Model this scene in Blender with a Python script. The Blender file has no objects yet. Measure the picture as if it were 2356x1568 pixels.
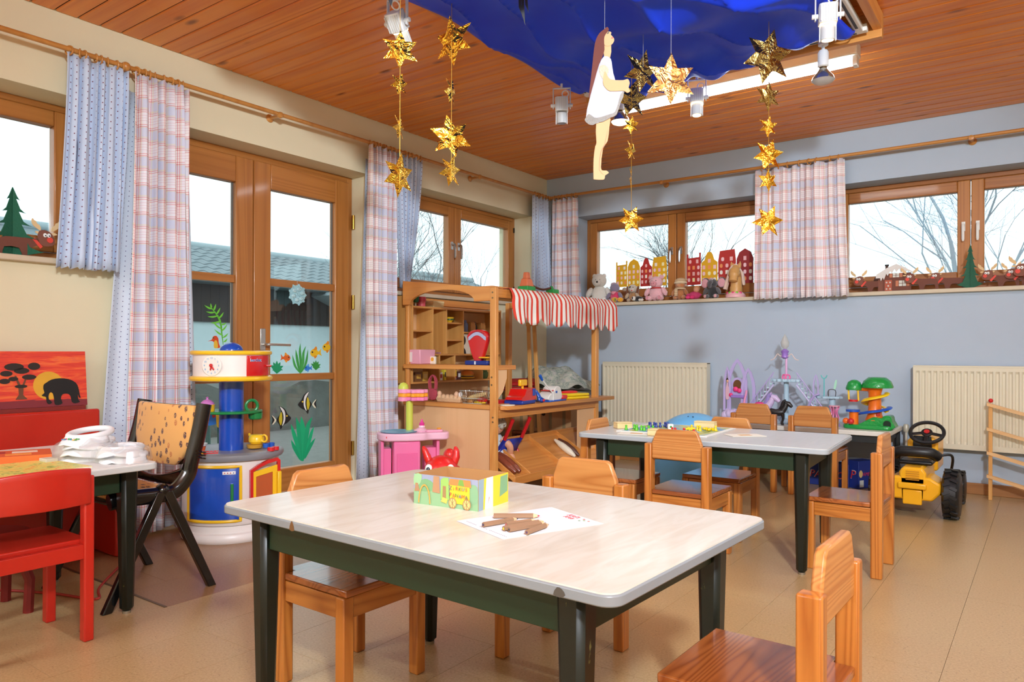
import bpy, math, random
from mathutils import Vector, Matrix, Euler
from math import pi, sin, cos, radians, sqrt, atan2

SC = bpy.context.scene
COL = SC.collection
# ------------------------------------------------------------------ camera
cam_d = bpy.data.cameras.new('camera'); cam = bpy.data.objects.new('camera', cam_d); COL.objects.link(cam)
cam.location = (3.8928, -5.8855, 0.9557)
cam.rotation_euler = Euler((pi/2 + 0.00086, 0.0, 0.63111), 'XYZ')
cam_d.sensor_width = 36.0
cam_d.lens = 36.0*1691.6/2356.0
cam_d.shift_y = 23.3/2356.0
cam_d.clip_start = 0.05; cam_d.clip_end = 200
SC.camera = cam
cam.rotation_euler = (cam.rotation_euler.to_matrix() @ Matrix.Rotation(0.00286, 3, 'Z')).to_euler()
# ------------------------------------------------------------------ world: bright overcast sky
W = bpy.data.worlds.new('overcast_sky'); SC.world = W; W.use_nodes = True
wb = W.node_tree.nodes['Background']
wb.inputs['Color'].default_value = (0.84, 0.95, 1.0, 1); wb.inputs['Strength'].default_value = 1.9
SC.view_settings.view_transform = 'Standard'; SC.view_settings.look = 'None'
SC.view_settings.gamma = 1.0; SC.view_settings.exposure = 0.08

# ------------------------------------------------------------------ material helpers
def lin(c):
    return tuple(((x/255.0)/12.92 if x/255.0 <= .04045 else ((x/255.0+.055)/1.055)**2.4) for x in c[:3]) + (1.0,)
def newmat(name):
    m = bpy.data.materials.new(name); m.use_nodes = True
    return m, m.node_tree, m.node_tree.nodes['Principled BSDF']
def setp(b, rough=.5, metal=0., spec=.5, coat=0., trans=0., sheen=0., sss=0.):
    b.inputs['Roughness'].default_value = rough; b.inputs['Metallic'].default_value = metal
    b.inputs['Specular IOR Level'].default_value = spec
    if coat: b.inputs['Coat Weight'].default_value = coat; b.inputs['Coat Roughness'].default_value = .08
    if trans: b.inputs['Transmission Weight'].default_value = trans
    if sheen: b.inputs['Sheen Weight'].default_value = sheen
MC = {}
def pm(c, rough=.5, metal=0., spec=.5, coat=0., trans=0., sheen=0., var=.04, bump=0., bscale=60.):
    """plain procedural material: colour with a little noise variation"""
    key = (tuple(c), rough, metal, spec, coat, trans, sheen, var, bump, bscale)
    if key in MC: return MC[key]
    m, t, b = newmat('paint_%02x%02x%02x' % tuple(int(x) for x in c[:3])); setp(b, rough, metal, spec, coat, trans, sheen)
    n = t.nodes.new('ShaderNodeTexNoise'); n.inputs['Scale'].default_value = 9.0; n.inputs['Detail'].default_value = 3
    tc = t.nodes.new('ShaderNodeTexCoord'); t.links.new(tc.outputs['Object'], n.inputs['Vector'])
    mx = t.nodes.new('ShaderNodeMix'); mx.data_type = 'RGBA'
    L = lin(c)
    mx.inputs[6].default_value = tuple(min(1, x*(1-var)) for x in L[:3])+(1,); mx.inputs[7].default_value = tuple(min(1, x*(1+var)) for x in L[:3])+(1,)
    t.links.new(n.outputs['Fac'], mx.inputs[0]); t.links.new(mx.outputs[2], b.inputs['Base Color'])
    if bump:
        n2 = t.nodes.new('ShaderNodeTexNoise'); n2.inputs['Scale'].default_value = bscale; n2.inputs['Detail'].default_value = 4
        t.links.new(tc.outputs['Object'], n2.inputs['Vector'])
        bp = t.nodes.new('ShaderNodeBump'); bp.inputs['Strength'].default_value = bump; bp.inputs['Distance'].default_value = .01
        t.links.new(n2.outputs['Fac'], bp.inputs['Height']); t.links.new(bp.outputs['Normal'], b.inputs['Normal'])
    MC[key] = m; return m
class G:
    """tiny node-graph helper"""
    def __init__(s, t): s.t = t
    def n(s, typ, **kw):
        x = s.t.nodes.new(typ)
        for k, v in kw.items(): setattr(x, k, v)
        return x
    def put(s, sock, v):
        if hasattr(v, 'links'): s.t.links.new(v, sock)
        else: sock.default_value = v
    def m(s, op, a, b=None, c=None):
        x = s.n('ShaderNodeMath', operation=op)
        for i, v in enumerate((a, b, c)):
            if v is not None: s.put(x.inputs[i], v)
        return x.outputs[0]
    def mix(s, f, a, b):
        x = s.n('ShaderNodeMix', data_type='RGBA')
        s.put(x.inputs[0], f); s.put(x.inputs[6], a); s.put(x.inputs[7], b)
        return x.outputs[2]
    def noise(s, vec, scale, detail=3, rough=.5, dist=0.):
        x = s.n('ShaderNodeTexNoise'); s.put(x.inputs['Vector'], vec)
        x.inputs['Scale'].default_value = scale; x.inputs['Detail'].default_value = detail
        x.inputs['Roughness'].default_value = rough; x.inputs['Distortion'].default_value = dist
        return x.outputs['Fac']
    def ramp(s, f, stops):
        x = s.n('ShaderNodeValToRGB'); s.put(x.inputs[0], f); e = x.color_ramp.elements
        while len(e) < len(stops): e.new(.5)
        for q, (p, c) in zip(e, stops): q.position = p; q.color = c
        return x.outputs[0]
    def map(s, vec, scale=(1, 1, 1), loc=(0, 0, 0), rot=(0, 0, 0)):
        x = s.n('ShaderNodeMapping'); s.put(x.inputs['Vector'], vec)
        x.inputs['Scale'].default_value = scale; s.put(x.inputs['Location'], loc); x.inputs['Rotation'].default_value = rot
        return x.outputs[0]
    def bump(s, h, strength, dist=.01):
        x = s.n('ShaderNodeBump'); x.inputs['Strength'].default_value = strength; x.inputs['Distance'].default_value = dist
        s.put(x.inputs['Height'], h); return x.outputs[0]
def wood(name, light, dark, axis='x', rough=.45, coat=0., ring=26., knots=.5, knotc=(70, 35, 15), grain=1.0, bump=.05, stretch=.05, rnd=True):
    """procedural timber: ring bands stretched along the grain axis, fine fibres and knots; every piece is shifted on its own"""
    m, t, b = newmat(name); g = G(t); setp(b, rough, 0, .5, coat)
    tc = g.n('ShaderNodeTexCoord'); v = tc.outputs['Object']
    if rnd:
        oi = g.n('ShaderNodeObjectInfo'); cx = g.n('ShaderNodeCombineXYZ')
        r = g.m('MULTIPLY', oi.outputs['Random'], 37.0); r2 = g.m('MULTIPLY', oi.outputs['Random'], 91.0)
        for i in range(3): g.put(cx.inputs[i], r if i != 1 else r2)
        va = g.n('ShaderNodeVectorMath', operation='ADD'); g.put(va.inputs[0], v); g.put(va.inputs[1], cx.outputs[0]); v = va.outputs[0]
    ai = 'xyz'.index(axis); sc = [1, 1, 1]; sc[ai] = stretch
    vs = g.map(v, tuple(sc))
    big = g.noise(vs, 5.0, 2, .5, .6)
    rings = g.m('FRACT', g.m('MULTIPLY', big, ring*.5))
    tri = g.m('ABSOLUTE', g.m('SUBTRACT', g.m('MULTIPLY', rings, 2.0), 1.0))
    sc2 = [140, 140, 140]; sc2[ai] = 3.0
    fib = g.noise(g.map(v, tuple(sc2)), 1.0, 2)
    f = g.m('ADD', g.m('MULTIPLY', g.m('POWER', tri, 1.6), .55*grain), g.m('MULTIPLY', fib, .35))
    col = g.mix(g.m('MINIMUM', f, 1.0), lin(light), lin(dark))
    if knots > 0:
        kv = g.n('ShaderNodeTexVoronoi'); sck = [7, 7, 7]; sck[ai] = 2.6
        g.put(kv.inputs['Vector'], g.map(v, tuple(sck))); kv.inputs['Scale'].default_value = 1.0
        k = g.m('LESS_THAN', kv.outputs['Distance'], .055*knots*2)
        soft = g.n('ShaderNodeMapRange'); g.put(soft.inputs[0], kv.outputs['Distance']); soft.inputs[1].default_value = .04*knots*2; soft.inputs[2].default_value = .13*knots*2
        soft.inputs[3].default_value = .85; soft.inputs[4].default_value = 0.
        col = g.mix(soft.outputs[0], col, lin(knotc))
    rv = g.noise(v, .7, 2); col = g.mix(g.m('MULTIPLY', rv, .25), col, lin(dark))
    t.links.new(col, b.inputs['Base Color'])
    if bump: t.links.new(g.bump(f, bump, .004), b.inputs['Normal'])
    return m
def emis(c, s, name='lamp_glow'):
    m = bpy.data.materials.new(name); m.use_nodes = True; t = m.node_tree; t.nodes.clear()
    e = t.nodes.new('ShaderNodeEmission'); e.inputs[0].default_value = lin(c); e.inputs[1].default_value = s
    o = t.nodes.new('ShaderNodeOutputMaterial'); t.links.new(e.outputs[0], o.inputs[0]); return m
def glassmat(name, tint=(255, 255, 255), gloss=.06, alpha=0., rough=0.):
    m = bpy.data.materials.new(name); m.use_nodes = True; t = m.node_tree; t.nodes.clear()
    tr = t.nodes.new('ShaderNodeBsdfTransparent'); tr.inputs[0].default_value = lin(tint)
    gl = t.nodes.new('ShaderNodeBsdfGlossy'); gl.inputs['Roughness'].default_value = rough
    mx = t.nodes.new('ShaderNodeMixShader'); mx.inputs[0].default_value = gloss
    t.links.new(tr.outputs[0], mx.inputs[1]); t.links.new(gl.outputs[0], mx.inputs[2]); last = mx
    if alpha:
        df = t.nodes.new('ShaderNodeBsdfDiffuse'); df.inputs[0].default_value = lin(tint)
        m2 = t.nodes.new('ShaderNodeMixShader'); m2.inputs[0].default_value = alpha
        t.links.new(mx.outputs[0], m2.inputs[1]); t.links.new(df.outputs[0], m2.inputs[2]); last = m2
    o = t.nodes.new('ShaderNodeOutputMaterial'); t.links.new(last.outputs[0], o.inputs[0]); return m

# ------------------------------------------------------------------ mesh builder
class MB:
    def __init__(s): s.v = []; s.f = []; s.uv = []
    def add(s, vs, fs, M=None, uv=None):
        o = len(s.v)
        s.v += [tuple(M @ Vector(p)) if M is not None else tuple(p) for p in vs]
        s.f += [tuple(i+o for i in f) for f in fs]
        if uv is not None: s.uv += list(uv)
        return s
    def box(s, x0, y0, z0, x1, y1, z1, M=None):
        v = [(x0, y0, z0), (x1, y0, z0), (x1, y1, z0), (x0, y1, z0), (x0, y0, z1), (x1, y0, z1), (x1, y1, z1), (x0, y1, z1)]
        return s.add(v, [(0, 3, 2, 1), (4, 5, 6, 7), (0, 1, 5, 4), (1, 2, 6, 5), (2, 3, 7, 6), (3, 0, 4, 7)], M)
    def cbox(s, c, d, M=None):
        return s.box(c[0]-d[0]/2, c[1]-d[1]/2, c[2]-d[2]/2, c[0]+d[0]/2, c[1]+d[1]/2, c[2]+d[2]/2, M)
    def frus(s, c0, d0, c1, d1, M=None):
        """box tapering from rectangle d0 at c0 to d1 at c1"""
        v = []
        for c, d in ((c0, d0), (c1, d1)):
            v += [(c[0]-d[0]/2, c[1]-d[1]/2, c[2]), (c[0]+d[0]/2, c[1]-d[1]/2, c[2]), (c[0]+d[0]/2, c[1]+d[1]/2, c[2]), (c[0]-d[0]/2, c[1]+d[1]/2, c[2])]
        return s.add(v, [(0, 3, 2, 1), (4, 5, 6, 7), (0, 1, 5, 4), (1, 2, 6, 5), (2, 3, 7, 6), (3, 0, 4, 7)], M)
    def lathe(s, prof, n=24, c=(0, 0, 0), axis=(0, 0, 1), a0=0., a1=2*pi, M=None):
        full = abs(a1-a0) > 6.28; k = n if full else n+1
        q = Vector((0, 0, 1)).rotation_difference(Vector(axis)).to_matrix(); c = Vector(c)
        v = []; f = []
        for r, z in prof:
            for i in range(k):
                a = a0+(a1-a0)*i/n; v.append(tuple(c+q @ Vector((r*cos(a), r*sin(a), z))))
        for j in range(len(prof)-1):
            for i in range(n):
                i2 = (i+1) % k; f.append((j*k+i, j*k+i2, (j+1)*k+i2, (j+1)*k+i))
        if full:
            if prof[0][0] > 1e-6: f.append(tuple(range(k-1, -1, -1)))
            if prof[-1][0] > 1e-6: f.append(tuple(range((len(prof)-1)*k, len(prof)*k)))
        return s.add(v, f, M)
    def cyl(s, p0, p1, r0, r1=None, n=16, M=None):
        p0 = Vector(p0); p1 = Vector(p1); L = (p1-p0).length
        return s.lathe([(r0, 0), (r0 if r1 is None else r1, L)], n, p0, (p1-p0)/L, M=M)
    def tube(s, pts, r, n=8, closed=False, M=None, flat=1.0):
        pts = [Vector(p) for p in pts]; k = len(pts); v = []; f = []; up = Vector((0, 0, 1)); prev = None
        for i, p in enumerate(pts):
            a = pts[(i-1) % k] if closed or i else pts[0]; b = pts[(i+1) % k] if closed or i < k-1 else pts[-1]
            d = (b-a).normalized()
            if prev is None:
                x = d.cross(up)
                if x.length < 1e-3: x = d.cross(Vector((0, 1, 0)))
            else: x = prev - d*prev.dot(d)
            x.normalize(); y = d.cross(x); prev = x
            rr = r[i] if isinstance(r, (list, tuple)) else r
            for j in range(n):
                t = 2*pi*j/n; v.append(tuple(p + x*(rr*cos(t)) + y*(rr*flat*sin(t))))
        m = k if closed else k-1
        for i in range(m):
            for j in range(n):
                i2 = (i+1) % k; f.append((i*n+j, i*n+(j+1) % n, i2*n+(j+1) % n, i2*n+j))
        if not closed: f.append(tuple(range(n-1, -1, -1))); f.append(tuple(range((k-1)*n, k*n)))
        return s.add(v, f, M)
    def torus(s, c, R, r, axis=(0, 0, 1), n=24, m=8, a0=0., a1=2*pi, M=None, sq=1.0):
        q = Vector((0, 0, 1)).rotation_difference(Vector(axis)).to_matrix(); c = Vector(c)
        cl = abs(a1-a0) > 6.28
        pts = [c+q @ Vector((R*cos(a0+(a1-a0)*i/n), R*sq*sin(a0+(a1-a0)*i/n), 0)) for i in range(n if cl else n+1)]
        return s.tube(pts, r, m, cl, M)
    def prism(s, poly, t, M=None, bot=0.):
        n = len(poly); v = [(p[0], p[1], bot) for p in poly]+[(p[0], p[1], bot+t) for p in poly]
        f = [tuple(range(n-1, -1, -1)), tuple(range(n, 2*n))]+[(i, (i+1) % n, n+(i+1) % n, n+i) for i in range(n)]
        return s.add(v, f, M)
    def ell(s, c, r, n=20, m=12, M=None):
        r = (r, r, r) if isinstance(r, (int, float)) else r
        v = [(0, 0, -1)]; f = []
        for j in range(1, m):
            a = -pi/2+pi*j/m
            for i in range(n): v.append((cos(a)*cos(2*pi*i/n), cos(a)*sin(2*pi*i/n), sin(a)))
        v.append((0, 0, 1)); N = len(v)-1
        for i in range(n): f.append((0, 1+(i+1) % n, 1+i)); f.append((N, N-n+i, N-n+(i+1) % n))
        for j in range(m-2):
            for i in range(n): f.append((1+j*n+i, 1+j*n+(i+1) % n, 1+(j+1)*n+(i+1) % n, 1+(j+1)*n+i))
        v = [(c[0]+p[0]*r[0], c[1]+p[1]*r[1], c[2]+p[2]*r[2]) for p in v]
        return s.add(v, f, M)
    def grid(s, P, uvs=None):
        h = len(P); w = len(P[0]); v = [p for row in P for p in row]
        f = [(j*w+i, j*w+i+1, (j+1)*w+i+1, (j+1)*w+i) for j in range(h-1) for i in range(w-1)]
        return s.add(v, f, uv=[u for row in uvs for u in row] if uvs else None)
    def mesh(s, name, mat=None, smooth=True, ang=38):
        me = bpy.data.meshes.new(name); me.from_pydata(s.v, [], s.f); me.update()
        if s.uv:
            L = me.uv_layers.new(name='UVMap')
            for lp in me.loops: L.data[lp.index].uv = s.uv[lp.vertex_index]
        if mat is not None: me.materials.append(mat)
        if smooth:
            me.polygons.foreach_set('use_smooth', [True]*len(me.polygons)); me.set_sharp_from_angle(angle=radians(ang))
        return me
    def build(s, name, mat=None, parent=None, bev=0., seg=2, smooth=True, sub=0, solid=0., ang=38, loc=None, rot=None):
        o = bpy.data.objects.new(name, s.mesh(name, mat, smooth, ang)); COL.objects.link(o)
        if parent is not None: o.parent = parent
        if loc is not None: o.location = loc
        if rot is not None: o.rotation_euler = rot
        if solid: d = o.modifiers.new('solid', 'SOLIDIFY'); d.thickness = solid; d.offset = 0
        if bev: d = o.modifiers.new('bevel', 'BEVEL'); d.width = bev; d.segments = seg; d.limit_method = 'ANGLE'; d.angle_limit = radians(40); d.harden_normals = False
        if sub: d = o.modifiers.new('sub', 'SUBSURF'); d.levels = sub; d.render_levels = sub
        return o
def tag(o, label=None, cat=None, group=None, kind=None):
    if label: o['label'] = label
    if cat: o['category'] = cat
    if group: o['group'] = group
    if kind: o['kind'] = kind
    return o
def thing(name, label, cat, loc=(0, 0, 0), rz=0., group=None, kind=None):
    o = bpy.data.objects.new(name, None); COL.objects.link(o); o.empty_display_size = .05
    o.location = loc; o.rotation_euler = (0, 0, rz)
    return tag(o, label, cat, group, kind)
def dup(o, parent=None, loc=None, rz=None, label=None):
    c = o.copy(); COL.objects.link(c); c.parent = parent
    if loc is not None: c.location = loc
    if rz is not None: c.rotation_euler = (0, 0, rz)
    if label: c['label'] = label
    for ch in list(o.children): dup(ch, c)
    return c
def like(o, parent, loc=None, rot=None):
    """another object that shares o's mesh"""
    c = o.copy(); COL.objects.link(c); c.parent = parent
    if loc is not None: c.location = loc
    if rot is not None: c.rotation_euler = rot
    return c
def text(s, size, mat, parent, M, depth=.0006, name='lettering', ax='CENTER', font_shear=0.):
    cu = bpy.data.curves.new(name, 'FONT'); cu.body = s; cu.size = size; cu.extrude = depth; cu.align_x = ax; cu.align_y = 'CENTER'; cu.resolution_u = 2; cu.shear = font_shear
    tmp = bpy.data.objects.new('tmp_text', cu); COL.objects.link(tmp)
    bpy.context.view_layer.update()
    me = bpy.data.meshes.new_from_object(tmp.evaluated_get(bpy.context.evaluated_depsgraph_get()))
    bpy.data.objects.remove(tmp); bpy.data.curves.remove(cu)
    me.transform(M); me.materials.clear(); me.materials.append(mat)
    o = bpy.data.objects.new(name, me); COL.objects.link(o); o.parent = parent; return o
def frame_m(o, x, y):
    """matrix whose local x,y axes are the given world vectors (z = x cross y), origin o"""
    x = Vector(x).normalized(); y = Vector(y).normalized(); z = x.cross(y)
    return Matrix(((x.x, y.x, z.x, o[0]), (x.y, y.y, z.y, o[1]), (x.z, y.z, z.z, o[2]), (0, 0, 0, 1)))
XZ = lambda o: frame_m(o, (1, 0, 0), (0, 0, 1))     # faces -y (as things on the blue wall's sill do)
YZ = lambda o: frame_m(o, (0, 1, 0), (0, 0, 1))     # faces +x (as things on the cream wall do)
def rrect(w, h, r, n=6, cx=0., cy=0.):
    p = []
    for sx, sy, a in ((1, 1, 0), (-1, 1, pi/2), (-1, -1, pi), (1, -1, 3*pi/2)):
        for i in range(n+1): t = a+pi/2*i/n; p.append((cx+sx*(w/2-r)+r*cos(t), cy+sy*(h/2-r)+r*sin(t)))
    return p
def circ(r, n=24, cx=0., cy=0., ry=None): return [(cx+r*cos(2*pi*i/n), cy+(ry or r)*sin(2*pi*i/n)) for i in range(n)]
def smoothpoly(p, k=4):
    """closed Catmull-Rom through the points"""
    out = []; n = len(p)
    for i in range(n):
        a, b, c, d = p[i-1], p[i], p[(i+1) % n], p[(i+2) % n]
        for j in range(k):
            t = j/k; out.append(tuple(.5*(2*b[q]+(c[q]-a[q])*t+(2*a[q]-5*b[q]+4*c[q]-d[q])*t*t+(3*b[q]-a[q]-3*c[q]+d[q])*t**3) for q in range(len(b))))
    return out
def smoothline(p, k=6):
    p = [Vector(q) for q in p]; out = []
    for i in range(len(p)-1):
        a = p[i-1] if i else p[0]; b = p[i]; c = p[i+1]; d = p[i+2] if i+2 < len(p) else p[-1]
        for j in range(k):
            t = j/k; out.append(.5*(2*b+(c-a)*t+(2*a-5*b+4*c-d)*t*t+(3*b-a-3*c+d)*t**3))
    return out+[p[-1]]

# ------------------------------------------------------------------ shared materials
M_CREAM = pm((226, 216, 184), .85, bump=.04, bscale=180, var=.02)
M_BLUEWALL = pm((178, 192, 208), .85, bump=.04, bscale=180, var=.02)
M_PLANK = wood('ceiling_pine', (242, 156, 60), (208, 108, 28), 'x', .42, .15, ring=14, knots=.62, knotc=(96, 44, 16), stretch=.03)
M_LARCH = wood('window_larch', (190, 124, 58), (156, 92, 36), 'z', .4, .2, ring=22, knots=0, stretch=.03)
M_LARCHH = wood('window_larch_cross', (190, 124, 58), (156, 92, 36), 'y', .4, .2, ring=22, knots=0, stretch=.03)
M_LARCHX = wood('window_larch_cross_x', (180, 114, 54), (146, 84, 34), 'x', .4, .2, ring=22, knots=0, stretch=.03)
M_MARBLE = pm((205, 190, 165), .35, var=.15, bump=0)
M_GLASS = glassmat('window_glass', (246, 252, 252), .05)
M_STEEL = pm((190, 190, 190), .3, 1.0)
M_WHITEPL = pm((236, 236, 232), .35)
M_BRASS = pm((190, 150, 70), .25, 1.0)
M_BLACK = pm((18, 17, 16), .3)
# ================================================================== the room
RX, RY, RH = 6.9, -8.6, 2.6
def cork(name, c1, c2, c3, rough=.32):
    m, t, b = newmat(name); g = G(t); setp(b, rough, 0, .5, .25); b.inputs['Coat Roughness'].default_value = .3
    tc = g.n('ShaderNodeTexCoord'); oi = g.n('ShaderNodeObjectInfo')
    v = g.map(tc.outputs['Object'])
    n1 = g.noise(v, 130, 4, .7); n2 = g.noise(v, 38, 3, .6); n3 = g.noise(v, 3, 2)
    col = g.mix(g.ramp(n1, [(.38, (0, 0, 0, 1)), (.62, (1, 1, 1, 1))]), lin(c2), lin(c1))
    vo = g.n('ShaderNodeTexVoronoi'); g.put(vo.inputs['Vector'], v); vo.inputs['Scale'].default_value = 75
    dark = g.m('MULTIPLY', g.m('LESS_THAN', vo.outputs['Distance'], .16), g.m('GREATER_THAN', n2, .52))
    col = g.mix(g.m('MULTIPLY', dark, .75), col, lin(c3))
    col = g.mix(g.m('MULTIPLY', n3, .18), col, lin(c2))
    col = g.mix(g.m('MULTIPLY', oi.outputs['Random'], .14), col, lin(c2))
    t.links.new(col, b.inputs['Base Color']); t.links.new(g.bump(n1, .03, .002), b.inputs['Normal'])
    return m
M_CORK = cork('cork_tile', (198, 168, 122), (176, 142, 94), (112, 76, 44))
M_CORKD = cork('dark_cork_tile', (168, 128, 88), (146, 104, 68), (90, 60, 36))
fl = MB().box(-.05, RY-.05, -.12, RX+.05, .05, -.003).build('floor', pm((96, 66, 40), .8), smooth=False)
tag(fl, 'speckled tan cork tile floor with thin seams', 'floor', kind='structure')
random.seed(4)
tl = {}
def tile(x0, y0, x1, y1, mat):
    w, d = round(x1-x0, 3), round(y1-y0, 3); k = (w, d, mat.name)
    if k not in tl: tl[k] = MB().box(.0006, .0006, -.003, w-.0006, d-.0006, 0).mesh('tile', mat, False)
    o = bpy.data.objects.new('tile', tl[k]); COL.objects.link(o); o.parent = fl; o.location = (x0, y0, 0)
for i in range(-1, 23):
    x0, x1 = max(0, .035+.3*i), min(RX, .035+.3*(i+1))
    if x1 <= x0: continue
    off = {6: -4.404, 7: -3.985}.get(i, -4.404+.9*random.random())
    ys = sorted([RY, 0]+[off+.9*k for k in range(-12, 12) if RY+.05 < off+.9*k < -.05])
    if x1 <= 1.24: ys = sorted([y for y in ys if abs(y+4.43) > .12 and abs(y+2.2) > .12]+[-4.43, -2.2])
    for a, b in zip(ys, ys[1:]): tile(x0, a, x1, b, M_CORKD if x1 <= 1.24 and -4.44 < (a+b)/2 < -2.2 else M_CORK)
MB().box(.3, -4.437, -.002, 1.235, -4.427, .0025).build('edge_strip', pm((120, 100, 80), .4, .6), fl)

ce = MB().box(-.05, RY-.05, RH+.012, RX+.05, .05, RH+.14).build('ceiling', pm((70, 38, 16), .8), smooth=False)
tag(ce, 'orange varnished pine plank ceiling with knots', 'ceiling', kind='structure')
pmesh = MB().box(0, .002, 0, RX, .1054-.002, .0125).mesh('plank', M_PLANK, False)
for k in range(int(-RY/.1054)+1):
    o = bpy.data.objects.new('plank', pmesh); COL.objects.link(o); o.parent = ce; o.location = (0, -.1054*(k+1), RH)
    d = o.modifiers.new('bevel', 'BEVEL'); d.width = .007; d.segments = 1
def wall(name, axis, spans, z1, holes, label, mat, t=.38):
    """wall in plane axis=0 running along the other axis over spans; holes = (a0,a1,z0,z1)"""
    m = MB(); s0, s1 = spans
    def put(a0, a1, za, zb):
        if a1-a0 < 1e-4 or zb-za < 1e-4: return
        if axis == 'x': m.box(-t, a0, za, 0, a1, zb)
        else: m.box(a0, 0, za, a1, t, zb)
    cur = s0
    for a0, a1, za, zb in sorted(holes):
        put(cur, a0, 0, z1); put(a0, a1, 0, za); put(a0, a1, zb, z1); cur = a1
    put(cur, s1, 0, z1)
    o = m.build(name, mat, smooth=False); tag(o, label, 'wall', kind='structure'); return o
HL = [(-5.9, -4.13, 1.38, 2.207), (-3.94, -2.27, 0, 2.207), (-2.02, -.25, 1.38, 2.215)]
HR = [(.33, 2.16, 1.38, 2.212), (2.53, 4.36, 1.38, 2.212)]
wall('wall_left', 'x', (RY, .38), RH+.1, HL, 'cream plastered wall with garden door and windows', M_CREAM)
wall('wall_right', 'y', (0, RX), RH+.1, HR, 'pale grey blue wall with long high windows', M_BLUEWALL)
tag(MB().box(RX, RY-.2, 0, RX+.2, .38, RH+.1).build('wall_far', M_CREAM, smooth=False), 'cream wall beyond the view on the far side', 'wall', kind='structure')
tag(MB().box(-.38, RY-.2, 0, RX, RY, RH+.1).build('wall_back', M_CREAM, smooth=False), 'cream wall behind the viewer', 'wall', kind='structure')
M_BB = wood('baseboard_wood', (176, 122, 70), (140, 88, 44), 'x', .45, ring=20, knots=0)
M_BBY = wood('baseboard_wood_y', (176, 122, 70), (140, 88, 44), 'y', .45, ring=20, knots=0)
tag(MB().box(.0, -.014, .0, RX, -.0, .076).build('baseboard_right', M_BB, bev=.003), 'brown wooden baseboard along the grey blue wall', 'baseboard', kind='structure')
bl = MB(); bl.box(0, -2.27, 0, .014, -.014, .076); bl.box(0, RY, 0, .014, -3.94, .076)
tag(bl.build('baseboard_left', M_BBY, bev=.003), 'brown wooden baseboard along the cream wall', 'baseboard', kind='structure')

# ------------------------------------------------------------------ windows
def W_(axis, a, d, z):
    """wall coordinates (along, depth outwards, up) -> world"""
    return (-d, a, z) if axis == 'x' else (a, d, z)
class WB(MB):
    def __init__(s, axis): super().__init__(); s.ax = axis
    def wb(s, a0, a1, d0, d1, z0, z1):
        if s.ax == 'x': s.box(-d1, a0, z0, -d0, a1, z1)
        else: s.box(a0, d0, z0, a1, d1, z1)
def window(name, axis, a0, a1, gap, z0, z1, label, handle='steel', hs=(1, 1)):
    root = thing(name, label, 'window', kind='structure')
    mv = M_LARCH; mh = M_LARCHH if axis == 'x' else M_LARCHX
    D0, D1 = .2, .27
    for aa, bb in ((a0, a0+.035), (a1-.035, a1)):
        m = WB(axis); m.wb(aa, bb, D0, D1, z0, z1); m.build('frame', mv, root, bev=.004)
    for za, zb in ((z0, z0+.05), (z1-.035, z1)):
        m = WB(axis); m.wb(a0+.035, a1-.035, D0, D1, za, zb); m.build('frame', mh, root, bev=.004)
    for k, (p, q) in enumerate(((a0+.038, gap-.003), (gap+.003, a1-.038))):
        s = thing('sash', None, None); s.parent = root
        zb, zt = z0+.053, z1-.038; w = .078
        for aa, bb in ((p, p+w), (q-w, q)):
            m = WB(axis); m.wb(aa, bb, D0-.015, D1-.02, zb, zt); m.build('stile', mv, s, bev=.006)
        for za, zc in ((zb, zb+w), (zt-w, zt)):
            m = WB(axis); m.wb(p+w, q-w, D0-.015, D1-.02, za, zc); m.build('rail', mh, s, bev=.006)
        m = WB(axis); m.wb(p+w-.005, q-w+.005, D0+.02, D0+.026, zb+w-.005, zt-w+.005); m.build('pane', M_GLASS, s, smooth=False)
        ha = q-.04 if k == 0 else p+.04; zm = (z0+z1)/2+.02
        if hs[k]:
            h = WB(axis); h.wb(ha-.011, ha+.011, D0-.022, D0-.014, zm-.01, zm+.055)
            hm = M_WHITEPL if handle == 'white' else M_STEEL
            c0 = Vector(W_(axis, ha, D0-.02, zm+.025)); c1 = Vector(W_(axis, ha, D0-.05, zm+.025)); c2 = Vector(W_(axis, ha, D0-.052, zm-.085))
            h.tube(smoothline([c0, c1, c2], 5), [.009]*5+[.009]*5+[.006], 8)
            h.build('handle', hm, s)
    # hinge on the outer stile
    for za in (z0+.12, z1-.14):
        m = WB(axis); aa = a1-.04; m.wb(aa, aa+.012, D0-.022, D0-.01, za, za+.045); m.build('hinge', pm((70, 60, 50), .4, .8), root)
    return root
window('window_1', 'x', -5.9, -4.13, -5.02, 1.40, 2.207, 'brown wooden window at the viewer end of the cream wall')
window('window_2', 'x', -2.02, -.25, -1.13, 1.40, 2.215, 'brown wooden double window above the toy shop stall')
window('window_3', 'y', .33, 2.16, 1.244, 1.40, 2.212, 'brown wooden double window behind the row of stuffed animals')
window('window_4', 'y', 2.53, 4.36, 3.445, 1.40, 2.212, 'brown wooden double window with two white handles and moose cutouts', 'white')
sills = [('x', -5.95, -4.10, 'beige marble sill under the far left window'), ('x', -2.03, -.24, 'beige marble sill behind the toy stall roof'),
         ('y', .30, 2.18, 'beige marble sill carrying the stuffed animals'), ('y', 2.51, 4.40, 'beige marble sill carrying the moose cutouts')]
for i, (ax, a0, a1, lb) in enumerate(sills):
    m = WB(ax); m.wb(a0, a1, -.035, .2, 1.372, 1.40)
    tag(m.build('window_sill' if i == 0 else 'window_sill', M_MARBLE, bev=.004), lb, 'window sill', kind='structure')

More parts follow.
